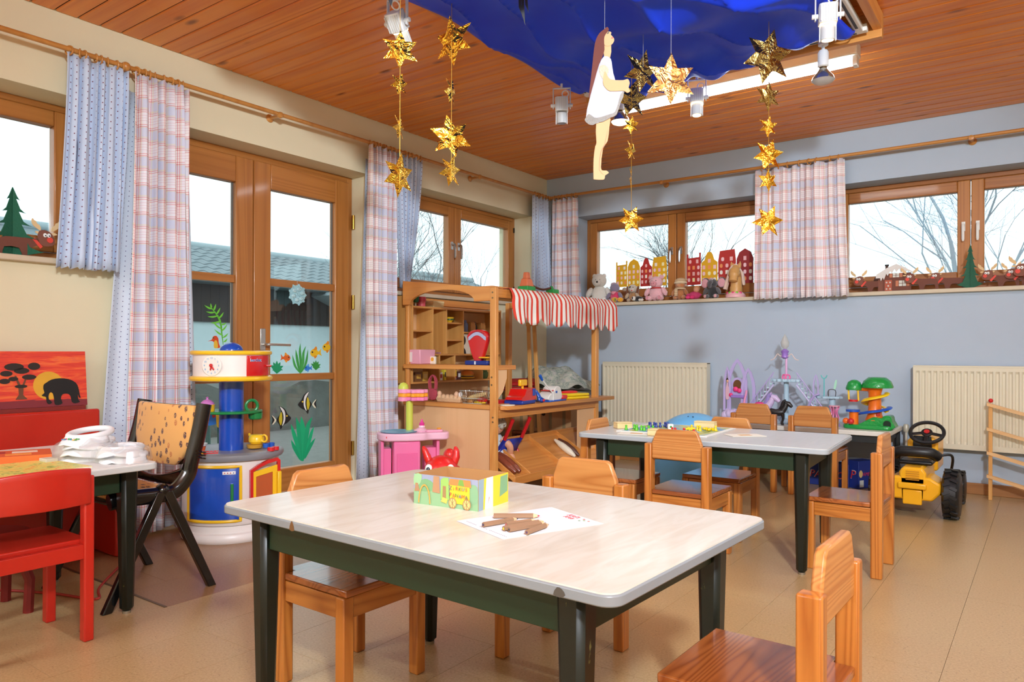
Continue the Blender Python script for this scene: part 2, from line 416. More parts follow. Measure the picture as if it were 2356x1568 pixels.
# ------------------------------------------------------------------ garden door: frame, two glazed leaves
fr = thing('trim_1', 'brown wooden frame around the glazed garden door', 'door frame', kind='structure')
for aa, bb in ((-3.94, -3.895), (-2.315, -2.27)):
    m = WB('x'); m.wb(aa, bb, .19, .27, 0, 2.207); m.build('jamb', M_LARCH, fr, bev=.004)
m = WB('x'); m.wb(-3.895, -2.315, .19, .27, 2.165, 2.207); m.build('head', M_LARCHH, fr, bev=.004)
m = WB('x'); m.wb(-3.895, -2.315, .19, .3, 0, .03); m.build('threshold', pm((120, 100, 80), .4, .5), fr)
def leaf(name, a0, a1, label, free):
    root = thing(name, label, 'door', kind='structure'); D0, D1 = .165, .23
    zb, zt = .03, 2.163; ws = .125 if free == 'L' else .122
    g0, g1 = a0+ws, a1-ws
    for aa, bb in ((a0, g0), (g1, a1)):
        m = WB('x'); m.wb(aa, bb, D0, D1, zb, zt); m.build('stile', M_LARCH, root, bev=.006)
    for za, zc in ((zb, .185), (2.0, zt)):
        m = WB('x'); m.wb(g0, g1, D0, D1, za, zc); m.build('rail', M_LARCHH, root, bev=.006)
    for za, zc in ((.76, .806), (1.378, 1.426)):
        m = WB('x'); m.wb(g0, g1, D0+.012, D1-.01, za, zc); m.build('glazing_bar', M_LARCHH, root, bev=.003)
    for za, zc in ((.185, .76), (.806, 1.378), (1.426, 2.0)):
        m = WB('x'); m.wb(g0-.004, g1+.004, D0+.035, D0+.041, za-.003, zc+.003); m.build('pane', M_GLASS, root, smooth=False)
        m = WB('x'); m.wb(g1-.014, g1, D0+.03, D0+.034, za, zc); m.build('spacer', pm((120, 120, 115), .4, .6), root)
    return root, D0
dr, D0 = leaf('door_1', -3.098, -2.318, 'glazed wooden door leaf with a silver lever handle', 'L')
m = WB('x'); m.wb(-3.055, -3.015, D0-.008, D0, .96, 1.10); hp = m.build('handle_plate', pm((200, 200, 196), .3, .8), dr, bev=.004)
hm = MB(); P = lambda a, d, z: Vector(W_('x', a, d, z))
hm.tube(smoothline([P(-3.03, D0-.006, .998), P(-3.03, D0-.05, .998), P(-2.99, D0-.056, .998), P(-2.86, D0-.05, .996)], 5), .0095, 10)
hm.build('handle', pm((205, 205, 200), .25, .9), hp)
for z in (.26, 1.31, 1.885):
    m = MB(); m.cyl(W_('x', -2.283, .16, z-.05), W_('x', -2.283, .16, z+.05), .011); m.build('hinge', M_BRASS, dr)
leaf('door_2', -3.89, -3.104, 'glazed wooden door leaf half hidden by the plaid curtain', 'R')

# ================================================================== outside
M_GROUND = pm((112, 112, 106), .95, var=.25, bump=.5, bscale=40)
gnd = MB().box(-40, -25, -.5, -.4, 45, -.12); gnd.box(-.4, .4, -.5, 40, 45, -.12)
tag(gnd.build('ground_outside', M_GROUND, smooth=False), 'grey winter garden ground outside the door', 'ground', kind='structure')
# low rough garden wall
random.seed(7)
gw = MB(); P = []
for j in range(7):
    P.append([(-4.5-.03*j+random.uniform(-.03, .03), -6+.25*i, -.2+j*.115+(.06*sin(i*.7)+.04*sin(i*1.9) if j == 6 else 0)) for i in range(45)])
P.append([(p[0]-.9, p[1], p[2]+.05) for p in P[-1]])
gw.grid(P)
tag(gw.build('garden_bank', pm((88, 90, 84), .95, var=.3, bump=.6, bscale=30)), 'low rough grey stone bank beyond the garden door', 'stone bank')
# neighbouring house
hs = thing('neighbour_house', 'white house with dark timber cladding and grey tiled roof outside the door', 'house', (-10, 0, 0))
MB().box(-6, -3, -.3, 0, 14, 1.55).build('white_wall', pm((196, 212, 214), .9), hs, smooth=False)
cl = MB()
M_CLAD = wood('dark_cladding', (52, 42, 36), (32, 25, 22), 'z', .8, ring=20, knots=0)
bmesh_c = MB().box(0, .003, 1.55, .06, .197, 2.40).mesh('board', M_CLAD, False)
MB().box(-5.9, -3, 1.55, 0, 14, 2.40).build('cladding_backing', pm((30, 24, 20), .9), hs, smooth=False)
for i in range(60):
    o = bpy.data.objects.new('board', bmesh_c); COL.objects.link(o); o.parent = hs; o.location = (0, -1+.2*i, 0)
rf = MB().add([(.45, -3, 2.36), (.45, 14, 2.36), (-2.4, 14, 3.36), (-2.4, -3, 3.36), (-5.2, -3, 2.36), (-5.2, 14, 2.36)], [(0, 1, 2, 3), (3, 2, 5, 4)]).build('roof', pm((110, 122, 126), .7), hs, solid=.05, smooth=False)
tm = MB(); P = []
for j in range(2):
    P.append([(-.0-.42*j, .3*i/10, .03+.018*cos(2*pi*i/10)+.02*(1-j)) for i in range(11)])
P.append([(p[0]+.012, p[1], p[2]-.045) for p in P[0]]); P = [P[2], P[0], P[1]]
tm.grid(P); tmesh = tm.mesh('roof_tile', pm((112, 124, 128), .55, var=.12), True)
ang = atan2(1.0, 2.85)
for r in range(8):
    for c in range(30):
        o = bpy.data.objects.new('roof_tile', tmesh); COL.objects.link(o); o.parent = rf
        s = r*.375; o.location = (.45-s*cos(ang), .6+.3*c, 2.40+s*sin(ang)); o.rotation_euler = (0, ang, 0)
MB().cyl((-2.4, -3, 3.42), (-2.4, 14, 3.42), .11, n=12).build('ridge', pm((150, 164, 168), .6), rf)
MB().cyl((.5, -3, 2.33), (.5, 14, 2.33), .06, n=10).build('gutter', pm((60, 72, 74), .5, .4), hs)
# lower wing with a sloping verge
wr = MB().add([(.9, 5.15, 2.26), (.9, 8.8, .9), (-1.2, 8.8, .9), (-1.2, 5.15, 2.26)], [(0, 1, 2, 3)]).build('wing_roof', pm((140, 152, 156), .6), hs, solid=.08, smooth=False)
# green garden chairs outside the left leaf, stacked plastic crate
def gchair(loc, rz, label):
    t = thing('garden_chair', label, 'garden chair', loc, rz, 'green garden chairs outside'); mg = pm((40, 86, 82), .5)
    MB().box(-.22, -.22, .36, .22, .22, .40).build('seat', mg, t, bev=.01)
    for x in (-.15, 0, .15): MB().box(x-.055, .19, .42, x+.055, .22, .8).build('slat', mg, t, bev=.02)
    for sx in (-1, 1):
        for sy in (-1, 1): MB().box(sx*.2-.02, sy*.2-.02, 0, sx*.2+.02, sy*.2+.02, .38).build('leg', mg, t)
gchair((-2.75, -2.2, -.12), 2.2, 'green plastic garden chair outside, nearer the curtain')
gchair((-3.35, -1.62, -.12), 2.3, 'green plastic garden chair outside, behind the blue pillar of the toy cooker')
# bare trees
def tree(name, label, base, h, seed, spread=.55, n0=5, depth=5, lean=(0, 0), col=(116, 114, 116), twist=.5, r0=.09, droop=0.):
    rnd = random.Random(seed); tr = thing(name, label, 'tree', base)
    T = [MB(), MB(), MB()]
    def grow(p, d, L, r, k):
        k2 = min(2, k//2); pts = [p]; q = p
        nseg = 4 if k < 2 else 3
        for i in range(nseg):
            d = (d+Vector((rnd.uniform(-1, 1), rnd.uniform(-1, 1), rnd.uniform(-.5, .6)))*.16*(1+k*.25)+Vector((0, 0, -droop*k*.05))).normalized()
            q = q+d*(L/nseg); pts.append(q)
        T[k2].tube(pts, [r*(1-.45*i/nseg) for i in range(nseg+1)], 6 if k == 0 else (4 if k < 3 else 3))
        if k >= depth: return
        nb = n0 if k == 0 else rnd.randint(3, 5)
        for i in range(nb):
            t = rnd.uniform(.35, 1.0) if i else 1.0; w = pts[min(nseg, int(t*nseg))]
            a = rnd.uniform(0, 2*pi); e = spread*rnd.uniform(.6, 1.3)
            u = d.cross(Vector((0, 0, 1)) if abs(d.z) < .9 else Vector((1, 0, 0))).normalized(); v = d.cross(u)
            nd = (d*cos(e)+(u*cos(a)+v*sin(a))*sin(e)+Vector((0, 0, .12))).normalized()
            grow(w, nd, L*rnd.uniform(.55, .85), r*.45, k+1)
    grow(Vector((0, 0, 0)), Vector((lean[0], lean[1], 1)).normalized(), h*.36, r0, 0)
    mt = pm(col, .9)
    T[0].build('trunk', mt, tr); tag(T[1].build('branches', mt, tr, smooth=False), kind='stuff'); tag(T[2].build('twigs', mt, tr, smooth=False), kind='stuff')
    return tr
tree('bare_tree', 'bare shrubby tree filling the window pane above the toy stall', (-4.0, 2.6, -.1), 4.6, 3, .5, 7, 5, r0=.05)
tree('bare_tree', 'bare thin tree in the narrow pane beside the spotted curtain', (-3.6, .8, -.1), 4.2, 5, .45, 6, 5, (-.1, -.05), r0=.05)
tree('bare_tree', 'bare branching tree behind the white teddy bear window', (-.9, 5.2, -.1), 5.0, 8, .55, 6, 5, (.1, 0), r0=.05)
tree('birch_tree', 'bare birch tree seen above the moose cutouts', (2.75, 9.6, -.1), 8.6, 12, .5, 8, 5, (.02, 0), (168, 178, 188), r0=.065, droop=.5)
# ================================================================== lamps of the room
def arealight(name, parent, loc, rot, sx, sy, watts, col=(.80, .94, 1.08)):
    d = bpy.data.lights.new(name, 'AREA'); d.shape = 'RECTANGLE'; d.size = sx; d.size_y = sy; d.energy = watts; d.color = col
    o = bpy.data.objects.new(name, d); COL.objects.link(o); o.parent = parent; o.location = loc; o.rotation_euler = rot; return o
M_TUBE = emis((240, 251, 255), 34.0, 'fluorescent_glow')
def fluor(loc, L, label, watts, two=True, rz=0.):
    t = thing('fluorescent_lamp', label, 'lamp', loc, rz, 'fluorescent ceiling lamps')
    MB().box(-L/2-.03, -.05, -.075, L/2+.03, .05, 0).build('housing', M_WHITEPL, t, bev=.006)
    for sx in (-1, 1):
        MB().box(sx*(L/2+.015)-.012, -.028, -.125, sx*(L/2+.015)+.012, .028, -.072).build('lamp_holder', M_WHITEPL, t, bev=.004)
    MB().cyl((-L/2, 0, -.105), (L/2, 0, -.105), .014, n=14).build('tube', M_TUBE, t)
    if watts: arealight('tube_light', t, (0, 0, -.125), (0, 0, 0), L, .06, watts)
    return t
fluor((2.37, -1.66, 2.6), 1.35, 'white fluorescent strip lamp below the ceiling behind the hanging stars', 0)
fluor((4.9, -1.66, 2.6), 1.35, 'white fluorescent strip lamp over the window end beyond the view', 8)
fluor((5.2, -4.0, 2.6), 1.35, 'white fluorescent strip lamp over the right side beyond the view', 18)
fluor((1.2, -7.4, 2.6), 1.35, 'white fluorescent strip lamp at the viewer end near the cream wall', 75)
fluor((5.2, -7.4, 2.6), 1.35, 'white fluorescent strip lamp at the viewer end beyond the view', 30)
dl = thing('ceiling_dome_lamp', 'round white ceiling lamp above the viewer', 'lamp', (4.7, -6.05, 2.6))
MB().lathe([(.19, 0), (.2, -.02), (.18, -.06), (.1, -.09), (0, -.1)], 28).build('glass_bowl', emis((255, 244, 225), 3.0, 'opal_glow'), dl)
pl_ = bpy.data.lights.new('dome_light', 'POINT'); pl_.energy = 140; pl_.color = (.80, .95, 1.12); pl_.shadow_soft_size = .14
po_ = bpy.data.objects.new('dome_light', pl_); COL.objects.link(po_); po_.parent = dl; po_.location = (0, 0, -.27)

# added unseen lamp standing in for a flash, aimed at the far corner (its beam throws the awning's shadow on the wall)
pj = thing('added_flash_lamp', 'added white flash lamp above the viewer, not part of the room', 'lamp', (5.0, -6.45, 2.6))
MB().cyl((0, 0, -.03), (0, 0, 0), .05, n=20).build('ceiling_plate', M_WHITEPL, pj)
MB().cyl((0, 0, -.1), (0, 0, -.03), .012, n=12).build('stem', M_WHITEPL, pj)
dv = Vector((.5, -.7, 1.15))-Vector((5.0, -6.45, 2.46)); q_ = dv.to_track_quat('-Z', 'Y')
ph_ = MB().lathe([(.0, .09), (.06, .085), (.09, .04), (.13, -.02), (.135, -.02), (.095, .045), (0, .095)], 28).build('shade', M_WHITEPL, pj, loc=(0, 0, -.14)); ph_.rotation_mode = 'QUATERNION'; ph_.rotation_quaternion = q_
d = bpy.data.lights.new('added_flash_beam', 'SPOT'); d.energy = 700; d.spot_size = radians(78); d.spot_blend = 1.0; d.color = (.90, .985, 1.05); d.shadow_soft_size = .11
o = bpy.data.objects.new('added_flash_beam', d); COL.objects.link(o); o.parent = ph_; o.location = (0, 0, -.04)
# ================================================================== tables
def laminate(name, c1, c2, rough=.28):
    m, t, b = newmat(name); g = G(t); setp(b, rough, 0, .5, .2)
    tc = g.n('ShaderNodeTexCoord'); v = tc.outputs['Object']
    br = g.n('ShaderNodeTexBrick'); g.put(br.inputs['Vector'], g.map(v, (1, 1, 1), (0, 0, 0), (0, 0, pi/2)))
    br.inputs['Scale'].default_value = 1.0; br.inputs['Brick Width'].default_value = .34; br.inputs['Row Height'].default_value = .16; br.inputs['Mortar Size'].default_value = 0.
    br.inputs['Color1'].default_value = (0, 0, 0, 1); br.inputs['Color2'].default_value = (1, 1, 1, 1)
    w = g.noise(g.map(v, (26, 5, 1), (0, 0, 0), (0, 0, .5)), 1.0, 3, .5, 1.2)
    f = g.m('ADD', g.m('MULTIPLY', br.outputs['Color'], .25), g.m('MULTIPLY', g.ramp(w, [(.4, (0, 0, 0, 1)), (.65, (1, 1, 1, 1))]), .6))
    t.links.new(g.mix(f, lin(c1), lin(c2)), b.inputs['Base Color']); return m
def worn(name, c, under, rough=.4, amt=.62, s=30):
    """old paint rubbed through on the wear spots"""
    m, t, b = newmat(name); g = G(t); setp(b, rough)
    tc = g.n('ShaderNodeTexCoord'); v = tc.outputs['Object']
    n = g.noise(g.map(v, (1, 1, .35)), s, 6, .75)
    k = g.ramp(n, [(amt, (0, 0, 0, 1)), (amt+.04, (1, 1, 1, 1))])
    n2 = g.noise(v, 4, 2)
    col = g.mix(k, g.mix(n2, lin(c), lin(tuple(x*.8 for x in c))), lin(under)); t.links.new(col, b.inputs['Base Color']); return m
M_TOPW = laminate('birch_laminate', (222, 218, 206), (206, 196, 178))
M_TOPG = laminate('grey_laminate', (206, 206, 202), (196, 196, 192))
M_EDGE = pm((134, 139, 143), .35, var=.06)
M_GREEN = worn('green_black_paint', (14, 22, 15), (96, 92, 50), .35, .66)
M_GREENF = worn('green_apron_paint', (20, 48, 27), (120, 100, 60), .4, .72)
def table(name, label, c, sx, sy, rz, zt, top, edge=M_EDGE, legs=M_GREEN, apron=M_GREENF, th=.024, inx=.085, iny=.035, lt=.062, lb=.042, r=.035, ah=.085, flat=False):
    t = thing(name, label, 'table', (c[0], c[1], 0), rz)
    MB().prism(rrect(sx, sy, r), th-.003, bot=zt-th).build('edge_band', edge, t, bev=.003)
    MB().prism(rrect(sx-.008, sy-.008, r-.003), .003, bot=zt-.003).build('table_top', top, t)
    for ax in (-1, 1):
        for ay in (-1, 1):
            x1 = ax*(sx/2-inx-lt/2); y1 = ay*(sy/2-iny-lt/2)
            d = (lt-lb)/2
            m = MB().frus((x1-ax*0, y1-ay*0, 0.008), (lb, lb, 0), (x1, y1, zt-th), (lt, lt, 0))
            m.build('leg', legs, t, bev=.012, seg=1)
            MB().cyl((x1, y1, 0), (x1, y1, .009), lb*.36).build('foot_cap', pm((150, 140, 120), .4, .6), t)
    a = zt-th-ah
    for ay in (-1, 1): MB().box(-sx/2+inx+lt, ay*(sy/2-iny-.03)-.011, a, sx/2-inx-lt, ay*(sy/2-iny-.03)+.011, zt-th).build('apron', apron, t, bev=.002)
    for ax in (-1, 1): MB().box(ax*(sx/2-inx-.03)-.011, -sy/2+iny+lt, a, ax*(sx/2-inx-.03)+.011, sy/2-iny-lt, zt-th).build('apron', apron, t, bev=.002)
    return t
ZT = .552
mt = table('play_table', 'birch topped table in front with dark green legs and chipped grey edge', (2.7265, -4.415), 1.20, .745, radians(-1.8), ZT, M_TOPW)
MB().prism(smoothpoly([(-.012, -.007), (-.004, .007), (.006, .005), (.013, -.004), (.002, -.01)], 2), .0008, XZ((.49, -.3728, ZT-.013))).build('chip', pm((80, 74, 66), .8), mt)
MB().prism(smoothpoly([(-.009, -.011), (-.002, .009), (.003, .008), (.01, -.011)], 2), .0008, XZ((-.28, -.3728, ZT-.012))).build('burn_mark', pm((110, 74, 34), .8), mt)
table('play_table', 'grey topped table with green frame in the middle of the room', (2.543, -2.34), 1.18, .67, radians(3.2), ZT, M_TOPG, pm((164, 171, 177), .35))
table('play_table', 'white topped table at the left edge with black green legs', (.875, -4.84), .82, .72, 0., ZT, pm((232, 230, 226), .3), pm((200, 202, 200), .35), inx=.08)

# ================================================================== wooden children's chairs
M_CH_SEAT = wood('chair_seat_pine', (180, 104, 50), (132, 64, 26), 'x', .22, .5, ring=44, knots=.35, knotc=(90, 40, 16), stretch=.07, grain=1.4)
M_CH = wood('chair_pine', (204, 130, 56), (158, 86, 28), 'z', .35, .2, ring=46, knots=.25, knotc=(120, 60, 24), stretch=.05, grain=1.35)
M_CHX = wood('chair_pine_rail', (204, 132, 60), (160, 90, 30), 'x', .35, .2, ring=46, knots=.35, knotc=(120, 60, 24), stretch=.06, grain=1.35)
M_CHY = wood('chair_pine_side', (200, 128, 56), (156, 86, 28), 'y', .35, .2, ring=46, knots=.25, knotc=(120, 60, 24), stretch=.06, grain=1.35)
M_CHB = wood('chair_pine_back', (210, 146, 80), (172, 102, 44), 'x', .4, .15, ring=50, knots=.35, knotc=(110, 56, 26), stretch=.06, grain=1.3)
def kid_chair():
    """local: back on +y side, faces -y; outer 0.31 x 0.31, centred"""
    t = thing('wooden_chair', 'x', 'chair', group='small pine chairs')
    w, d = .312, .31; pw, pd = .036, .046
    for sx in (-1, 1):
        x = sx*(w/2-pw/2)
        MB().box(x-pw/2, d/2-pd, 0, x+pw/2, d/2, .532).build('leg', M_CH, t, bev=.005)
        MB().box(x-pw/2, -d/2, 0, x+pw/2, -d/2+pw, .298).build('leg', M_CH, t, bev=.004)
        MB().box(x-.011, -d/2+pw, .238, x+.011, d/2-pd, .296).build('side_rail', M_CHY, t, bev=.002)
    MB().box(-w/2+pw, -d/2+.006, .238, w/2-pw, -d/2+.028, .296).build('front_rail', M_CHX, t, bev=.002)
    MB().box(-w/2+pw, d/2-pd+.012, .238, w/2-pw, d/2-.012, .296).build('back_rail', M_CHX, t, bev=.002)
    s = MB().prism([(-w/2+.004, -d/2-.004), (w/2-.004, -d/2-.004), (w/2-.004, d/2-pd-.001), (w/2-pw, d/2-pd-.001), (w/2-pw, d/2-.006), (-w/2+pw, d/2-.006), (-w/2+pw, d/2-pd-.001), (-w/2+.004, d/2-pd-.001)], .02, bot=.299)
    s.build('seat', M_CH_SEAT, t, bev=.004)
    bw = w/2-pw+.001; pl = [(-bw, .462), (bw, .462), (bw, .538), (bw-.022, .592), (bw-.036, .601), (-bw+.036, .601), (-bw+.022, .592), (-bw, .538)]
    MB().prism(pl, .022, XZ((0, d/2-.008, 0))).build('backrest', M_CHB, t, bev=.005)
    return t
c0 = kid_chair()
CH = [((2.232, -4.415), radians(90-1), 'pine chair pushed under the left end of the birch topped table'),
      ((2.645, -3.90), radians(0), 'pine chair behind the birch topped table with worn pale backrest'),
      ((3.425, -4.385), radians(-91), 'pine chair in the near right corner with a glossy seat'),
      ((2.518, -2.588), radians(180.5), 'pine chair turned with its back to the viewer at the grey table'),
      ((3.172, -2.318), radians(-90), 'pine chair at the right end of the grey table beside the toy tractor'),
      ((2.488, -2.078), radians(0), 'pine chair tucked under the far long side of the grey table'),
      ((2.07, -2.42), radians(91), 'pine chair at the stall end of the grey table'),
      ((2.228, -.625), radians(181), 'pine chair facing the castle table, the one nearer the blue tub'),
      ((2.628, -.63), radians(179), 'pine chair facing the castle table, in front of the black toy horse')]
for i, ((x, y), a, lb) in enumerate(CH):
    if i == 0: c0.location = (x, y, 0); c0.rotation_euler = (0, 0, a); c0['label'] = lb
    else: dup(c0, None, (x, y, 0), a, lb)

# ------------------------------------------------------------------ low table by the blue wall
lt_ = table('low_wall_table', 'low white topped table with dark steel frame against the blue wall', (2.37, -.325), 1.37, .56, 0., .44, pm((222, 220, 212), .35), pm((226, 222, 212), .4), pm((40, 44, 46), .4, .3), pm((46, 50, 52), .4, .3), th=.03, inx=.012, iny=.012, lt=.035, lb=.035, r=.006, ah=.05)

# ------------------------------------------------------------------ red chair and red bench
M_RED = pm((196, 40, 26), .32, coat=.2, var=.06)
rc = thing('red_chair', 'red painted wooden chair at the white table by the left edge', 'chair', (1.185, -4.90, 0), radians(-90))
w, d = .33, .32
for sx in (-1, 1):
    x = sx*(w/2-.016)
    MB().box(x-.016, d/2-.036, 0, x+.016, d/2, .545).build('leg', M_RED, rc, bev=.005)
    MB().box(x-.016, -d/2, 0, x+.016, -d/2+.034, .30).build('leg', M_RED, rc, bev=.004)
    MB().box(x-.012, -d/2+.034, .275, x+.012, d/2-.036, .315).build('side_rail', M_RED, rc, bev=.002)
MB().box(-w/2+.03, d/2-.03, .272, w/2-.03, d/2-.008, .32).build('back_rail', M_RED, rc, bev=.002)
MB().box(-w/2+.03, -d/2+.006, .272, w/2-.03, -d/2+.028, .315).build('front_rail', M_RED, rc, bev=.002)
MB().box(-w/2+.002, -d/2-.01, .315, w/2-.002, d/2-.037, .333).build('seat', M_RED, rc, bev=.004)
P = []
for z in (.455, .5, .55, .57):
    P.append([(-.148+.296*i/12, d/2+.004+.03*sin(pi*i/12), z+(.012*sin(pi*i/12) if z > .5 else -.02*(1-sin(pi*i/12))*0)) for i in range(13)])
MB().grid(P).build('backrest', M_RED, rc, solid=.014, bev=.004)
bn = thing('red_bench', 'long red painted bench with a tall flat backrest against the cream wall', 'bench', (.12, -4.75, 0))
MB().box(-.01, -.8, .0, .018, .585, .672).build('backrest', M_RED, bn, bev=.012, seg=3)
MB().box(.018, -.8, .29, .30, .57, .32).build('seat', M_RED, bn, bev=.006)
for y in (-.78, .53): MB().box(.02, y, 0, .29, y+.035, .29).build('side_panel', M_RED, bn, bev=.01)
MB().box(-.07, -.8, .672, -.012, .53, .69).build('ledge', pm((130, 36, 30), .5), bn)
# small dark red stool half seen under the white table
st = thing('red_stool', 'dark red round legged stool in the shade under the white table', 'stool', (.78, -4.86, 0))
MB().lathe([(.0, .26), (.14, .26), (.15, .275), (.14, .29), (0, .29)], 24).build('seat', pm((128, 26, 22), .5), st)
for i in range(4):
    a = pi/4+i*pi/2; MB().tube([(.1*cos(a), .1*sin(a), .26), (.15*cos(a), .15*sin(a), .12), (.145*cos(a), .145*sin(a), .0)], .018, 8).build('leg', pm((128, 26, 22), .5), st)
cd = MB().tube(smoothline([(.46, -4.8, .006), (.55, -4.72, .006), (.75, -4.62, .006), (.95, -4.55, .006), (.82, -4.48, .006), (.6, -4.3, .006)], 8), .005, 6).build('power_cable', pm((170, 40, 30), .5))
tag(cd, 'thin red cable lying on the floor under the white table', 'cable')

# ------------------------------------------------------------------ painting
def painting_mat():
    m, t, b = newmat('sunset_paint'); g = G(t); setp(b, .55)
    tc = g.n('ShaderNodeTexCoord'); v = tc.outputs['Object']
    n = g.noise(g.map(v, (1, 3, 26)), 1.6, 4, .6, .8)
    sk = g.ramp(n, [(.3, lin((196, 44, 40))), (.48, lin((226, 64, 40))), (.6, lin((240, 110, 50))), (.75, lin((214, 70, 80)))])
    sp = g.n('ShaderNodeSeparateXYZ'); g.put(sp.inputs[0], v)
    gr = g.m('LESS_THAN', g.m('ADD', sp.outputs[2], g.m('MULTIPLY', n, .02)), .042)
    t.links.new(g.mix(gr, sk, lin((132, 40, 48))), b.inputs['Base Color']); t.links.new(g.bump(n, .15, .003), b.inputs['Normal']); return m
# local: along +y, up z; leans back on the wall
pt = thing('elephant_painting', 'orange sunset painting with black elephant and acacia tree leaning on wall', 'painting', (.085, -4.44, .69)); pt.rotation_euler = (0, radians(-6), 0)
MB().box(-.006, -.26, 0, .006, .235, .262).build('canvas', painting_mat(), pt)
MP = lambda x: YZ((x, 0, 0))
MB().prism(circ(.066, 32, .066, .1), .0006, MP(.0066)).build('sun', pm((226, 168, 44), .6, var=.15), pt)
el = [(.052, .108), (.075, .122), (.11, .127), (.15, .122), (.18, .105), (.192, .08), (.197, .045), (.201, .03), (.193, .032), (.188, .05), (.19, .02), (.197, .01), (.175, .004), (.16, .012), (.155, .04), (.142, .052), (.12, .05), (.112, .03), (.118, .008), (.1, 0.0), (.085, .004), (.082, .03), (.078, .055), (.068, .062), (.06, .05), (.06, .03), (.073, .014), (.06, .006), (.05, .016), (.048, .04), (.036, .044), (.03, .05), (.042, .06), (.038, .078), (.04, .098)]
MB().prism(smoothpoly([(y+.004, z+.006) for y, z in el], 2), .0008, MP(.0074)).build('elephant', pm((18, 15, 14), .6), pt)
tk = MB().prism([(a_+.125, b_) for a_, b_ in [(-.2, .04), (-.185, .062), (-.186, .1), (-.2, .15), (-.193, .15), (-.178, .11), (-.172, .1), (-.15, .155), (-.145, .152), (-.165, .095), (-.168, .06), (-.15, .04)]], .0008, MP(.0074))
tk.build('tree_trunk', pm((110, 66, 40), .6), pt)
for cy, cz, ry, rz_ in ((-.2, .19, .04, .017), (-.232, .16, .025, .013), (-.17, .172, .032, .014), (-.118, .192, .026, .017), (-.24, .125, .022, .012), (-.14, .142, .03, .012), (-.175, .1, .026, .008), (-.205, .135, .02, .01)):
    MB().prism(circ(ry, 14, cy+.125, cz, rz_), .0008, MP(.0076)).build('tree_crown', pm((44, 34, 28), .7, var=.2), pt)

# ------------------------------------------------------------------ black upholstered folding chair (faces the table, -y)
bk = thing('upholstered_chair', 'glossy black folding chair with patterned tan upholstery', 'chair', (.885, -4.385, 0))
M_GB = pm((14, 13, 13), .18, coat=.4, var=.0)
def leaffab():
    m, t, b = newmat('tan_leaf_print'); g = G(t); setp(b, .85, sheen=.2)
    tc = g.n('ShaderNodeTexCoord'); v = tc.outputs['Object']
    vo = g.n('ShaderNodeTexVoronoi'); g.put(vo.inputs['Vector'], g.map(v, (36, 36, 22), (0, 0, 0), (0, .6, 0))); vo.inputs['Scale'].default_value = 1.0; vo.inputs['Randomness'].default_value = .55
    k = g.m('LESS_THAN', vo.outputs['Distance'], .31); sp = g.n('ShaderNodeSeparateColor'); g.put(sp.inputs[0], vo.outputs['Color'])
    n = g.m('GREATER_THAN', g.noise(v, 260, 1), .44)
    spot = g.mix(g.m('GREATER_THAN', sp.outputs[0], .35), lin((186, 110, 60)), lin((58, 36, 58)))
    t.links.new(g.mix(g.m('MULTIPLY', k, g.m('ADD', g.m('MULTIPLY', n, .7), .25)), lin((222, 164, 92)), spot), b.inputs['Base Color']); return m
M_LEAF = leaffab()
for sx in (-1, 1):
    x = sx*.235
    prof = smoothline([(x, .175, .74), (x, .15, .62), (x, .12, .515), (x, .105, .46), (x, .05, .405), (x, -.02, .40), (x, -.15, .405), (x, -.2, .40)], 5)
    m = MB(); m.tube(prof, [.021]*len(prof), 10, flat=1.5); m.build('side_frame', M_GB, bk)
    q = smoothline([(x, .158, .53+.09), (x, .152, .50+.09), (x, .146, .47+.09)], 3)
    for j in (.0, .012, .024): MB().torus((x, .149-.003*j, .60-.05-j), .028, .004, (0, .25, 1), 16, 6).build('rib', M_GB, bk)
    MB().ell((x, 0, .415), (.028, .028, .028), 14, 8).build('pivot', M_GB, bk)
    for ya, yb in ((.01, .2), (-.01, -.215)):
        MB().frus((x+sx*.012, yb, 0), (.026, .035, 0), (x+sx*.012, ya, .415), (.026, .04, 0)).build('leg', M_GB, bk, bev=.004)
m = MB(); m.box(-.235, .13, .50, .235, .16, .57); 
P = []
for j in range(9):
    z = .735-.245*j/8; wv = .215*(1-max(0, (j-4)/4.)**2.2*.45)
    P.append([(wv*(-1+2*i/12), .128+.02*(z-.5)/.2+.03*(abs(-1+2*i/12)**2-1)*-1*0-.028*(1-(-1+2*i/12)**2), z) for i in range(13)])
MB().grid(P).build('back_cushion', M_LEAF, bk, solid=.03, bev=.01)
P = [[(p[0]*1.06, p[1]+.018, p[2]) for p in r] for r in P]
MB().grid(P).build('back_shell', M_GB, bk, solid=.008)
yy = []
for j in range(6):
    z = .50-.085*j/5; yy.append([(.225*(-1+2*i/12), .11-.05*(.5-z)/.085*.2+.03*(1-(-1+2*i/12)**2)*-1*(1-j/8), z-.055*(1-(-1+2*i/12)**2)*(1-j/5.)) for i in range(13)])
MB().grid(yy).build('lower_shell', M_GB, bk, solid=.01)
MB().box(-.225, -.2, .385, .225, .07, .405).build('seat_pan', M_GB, bk, bev=.008)
P = []
for j in range(9):
    y = -.19+.25*j/8; P.append([(.205*(-1+2*i/10), y, .412+.016*(1-(-1+2*i/10)**4)*(1-(-1+2*j/8)**4)) for i in range(11)])
MB().grid(P).build('seat_cushion', M_LEAF, bk, solid=.012)
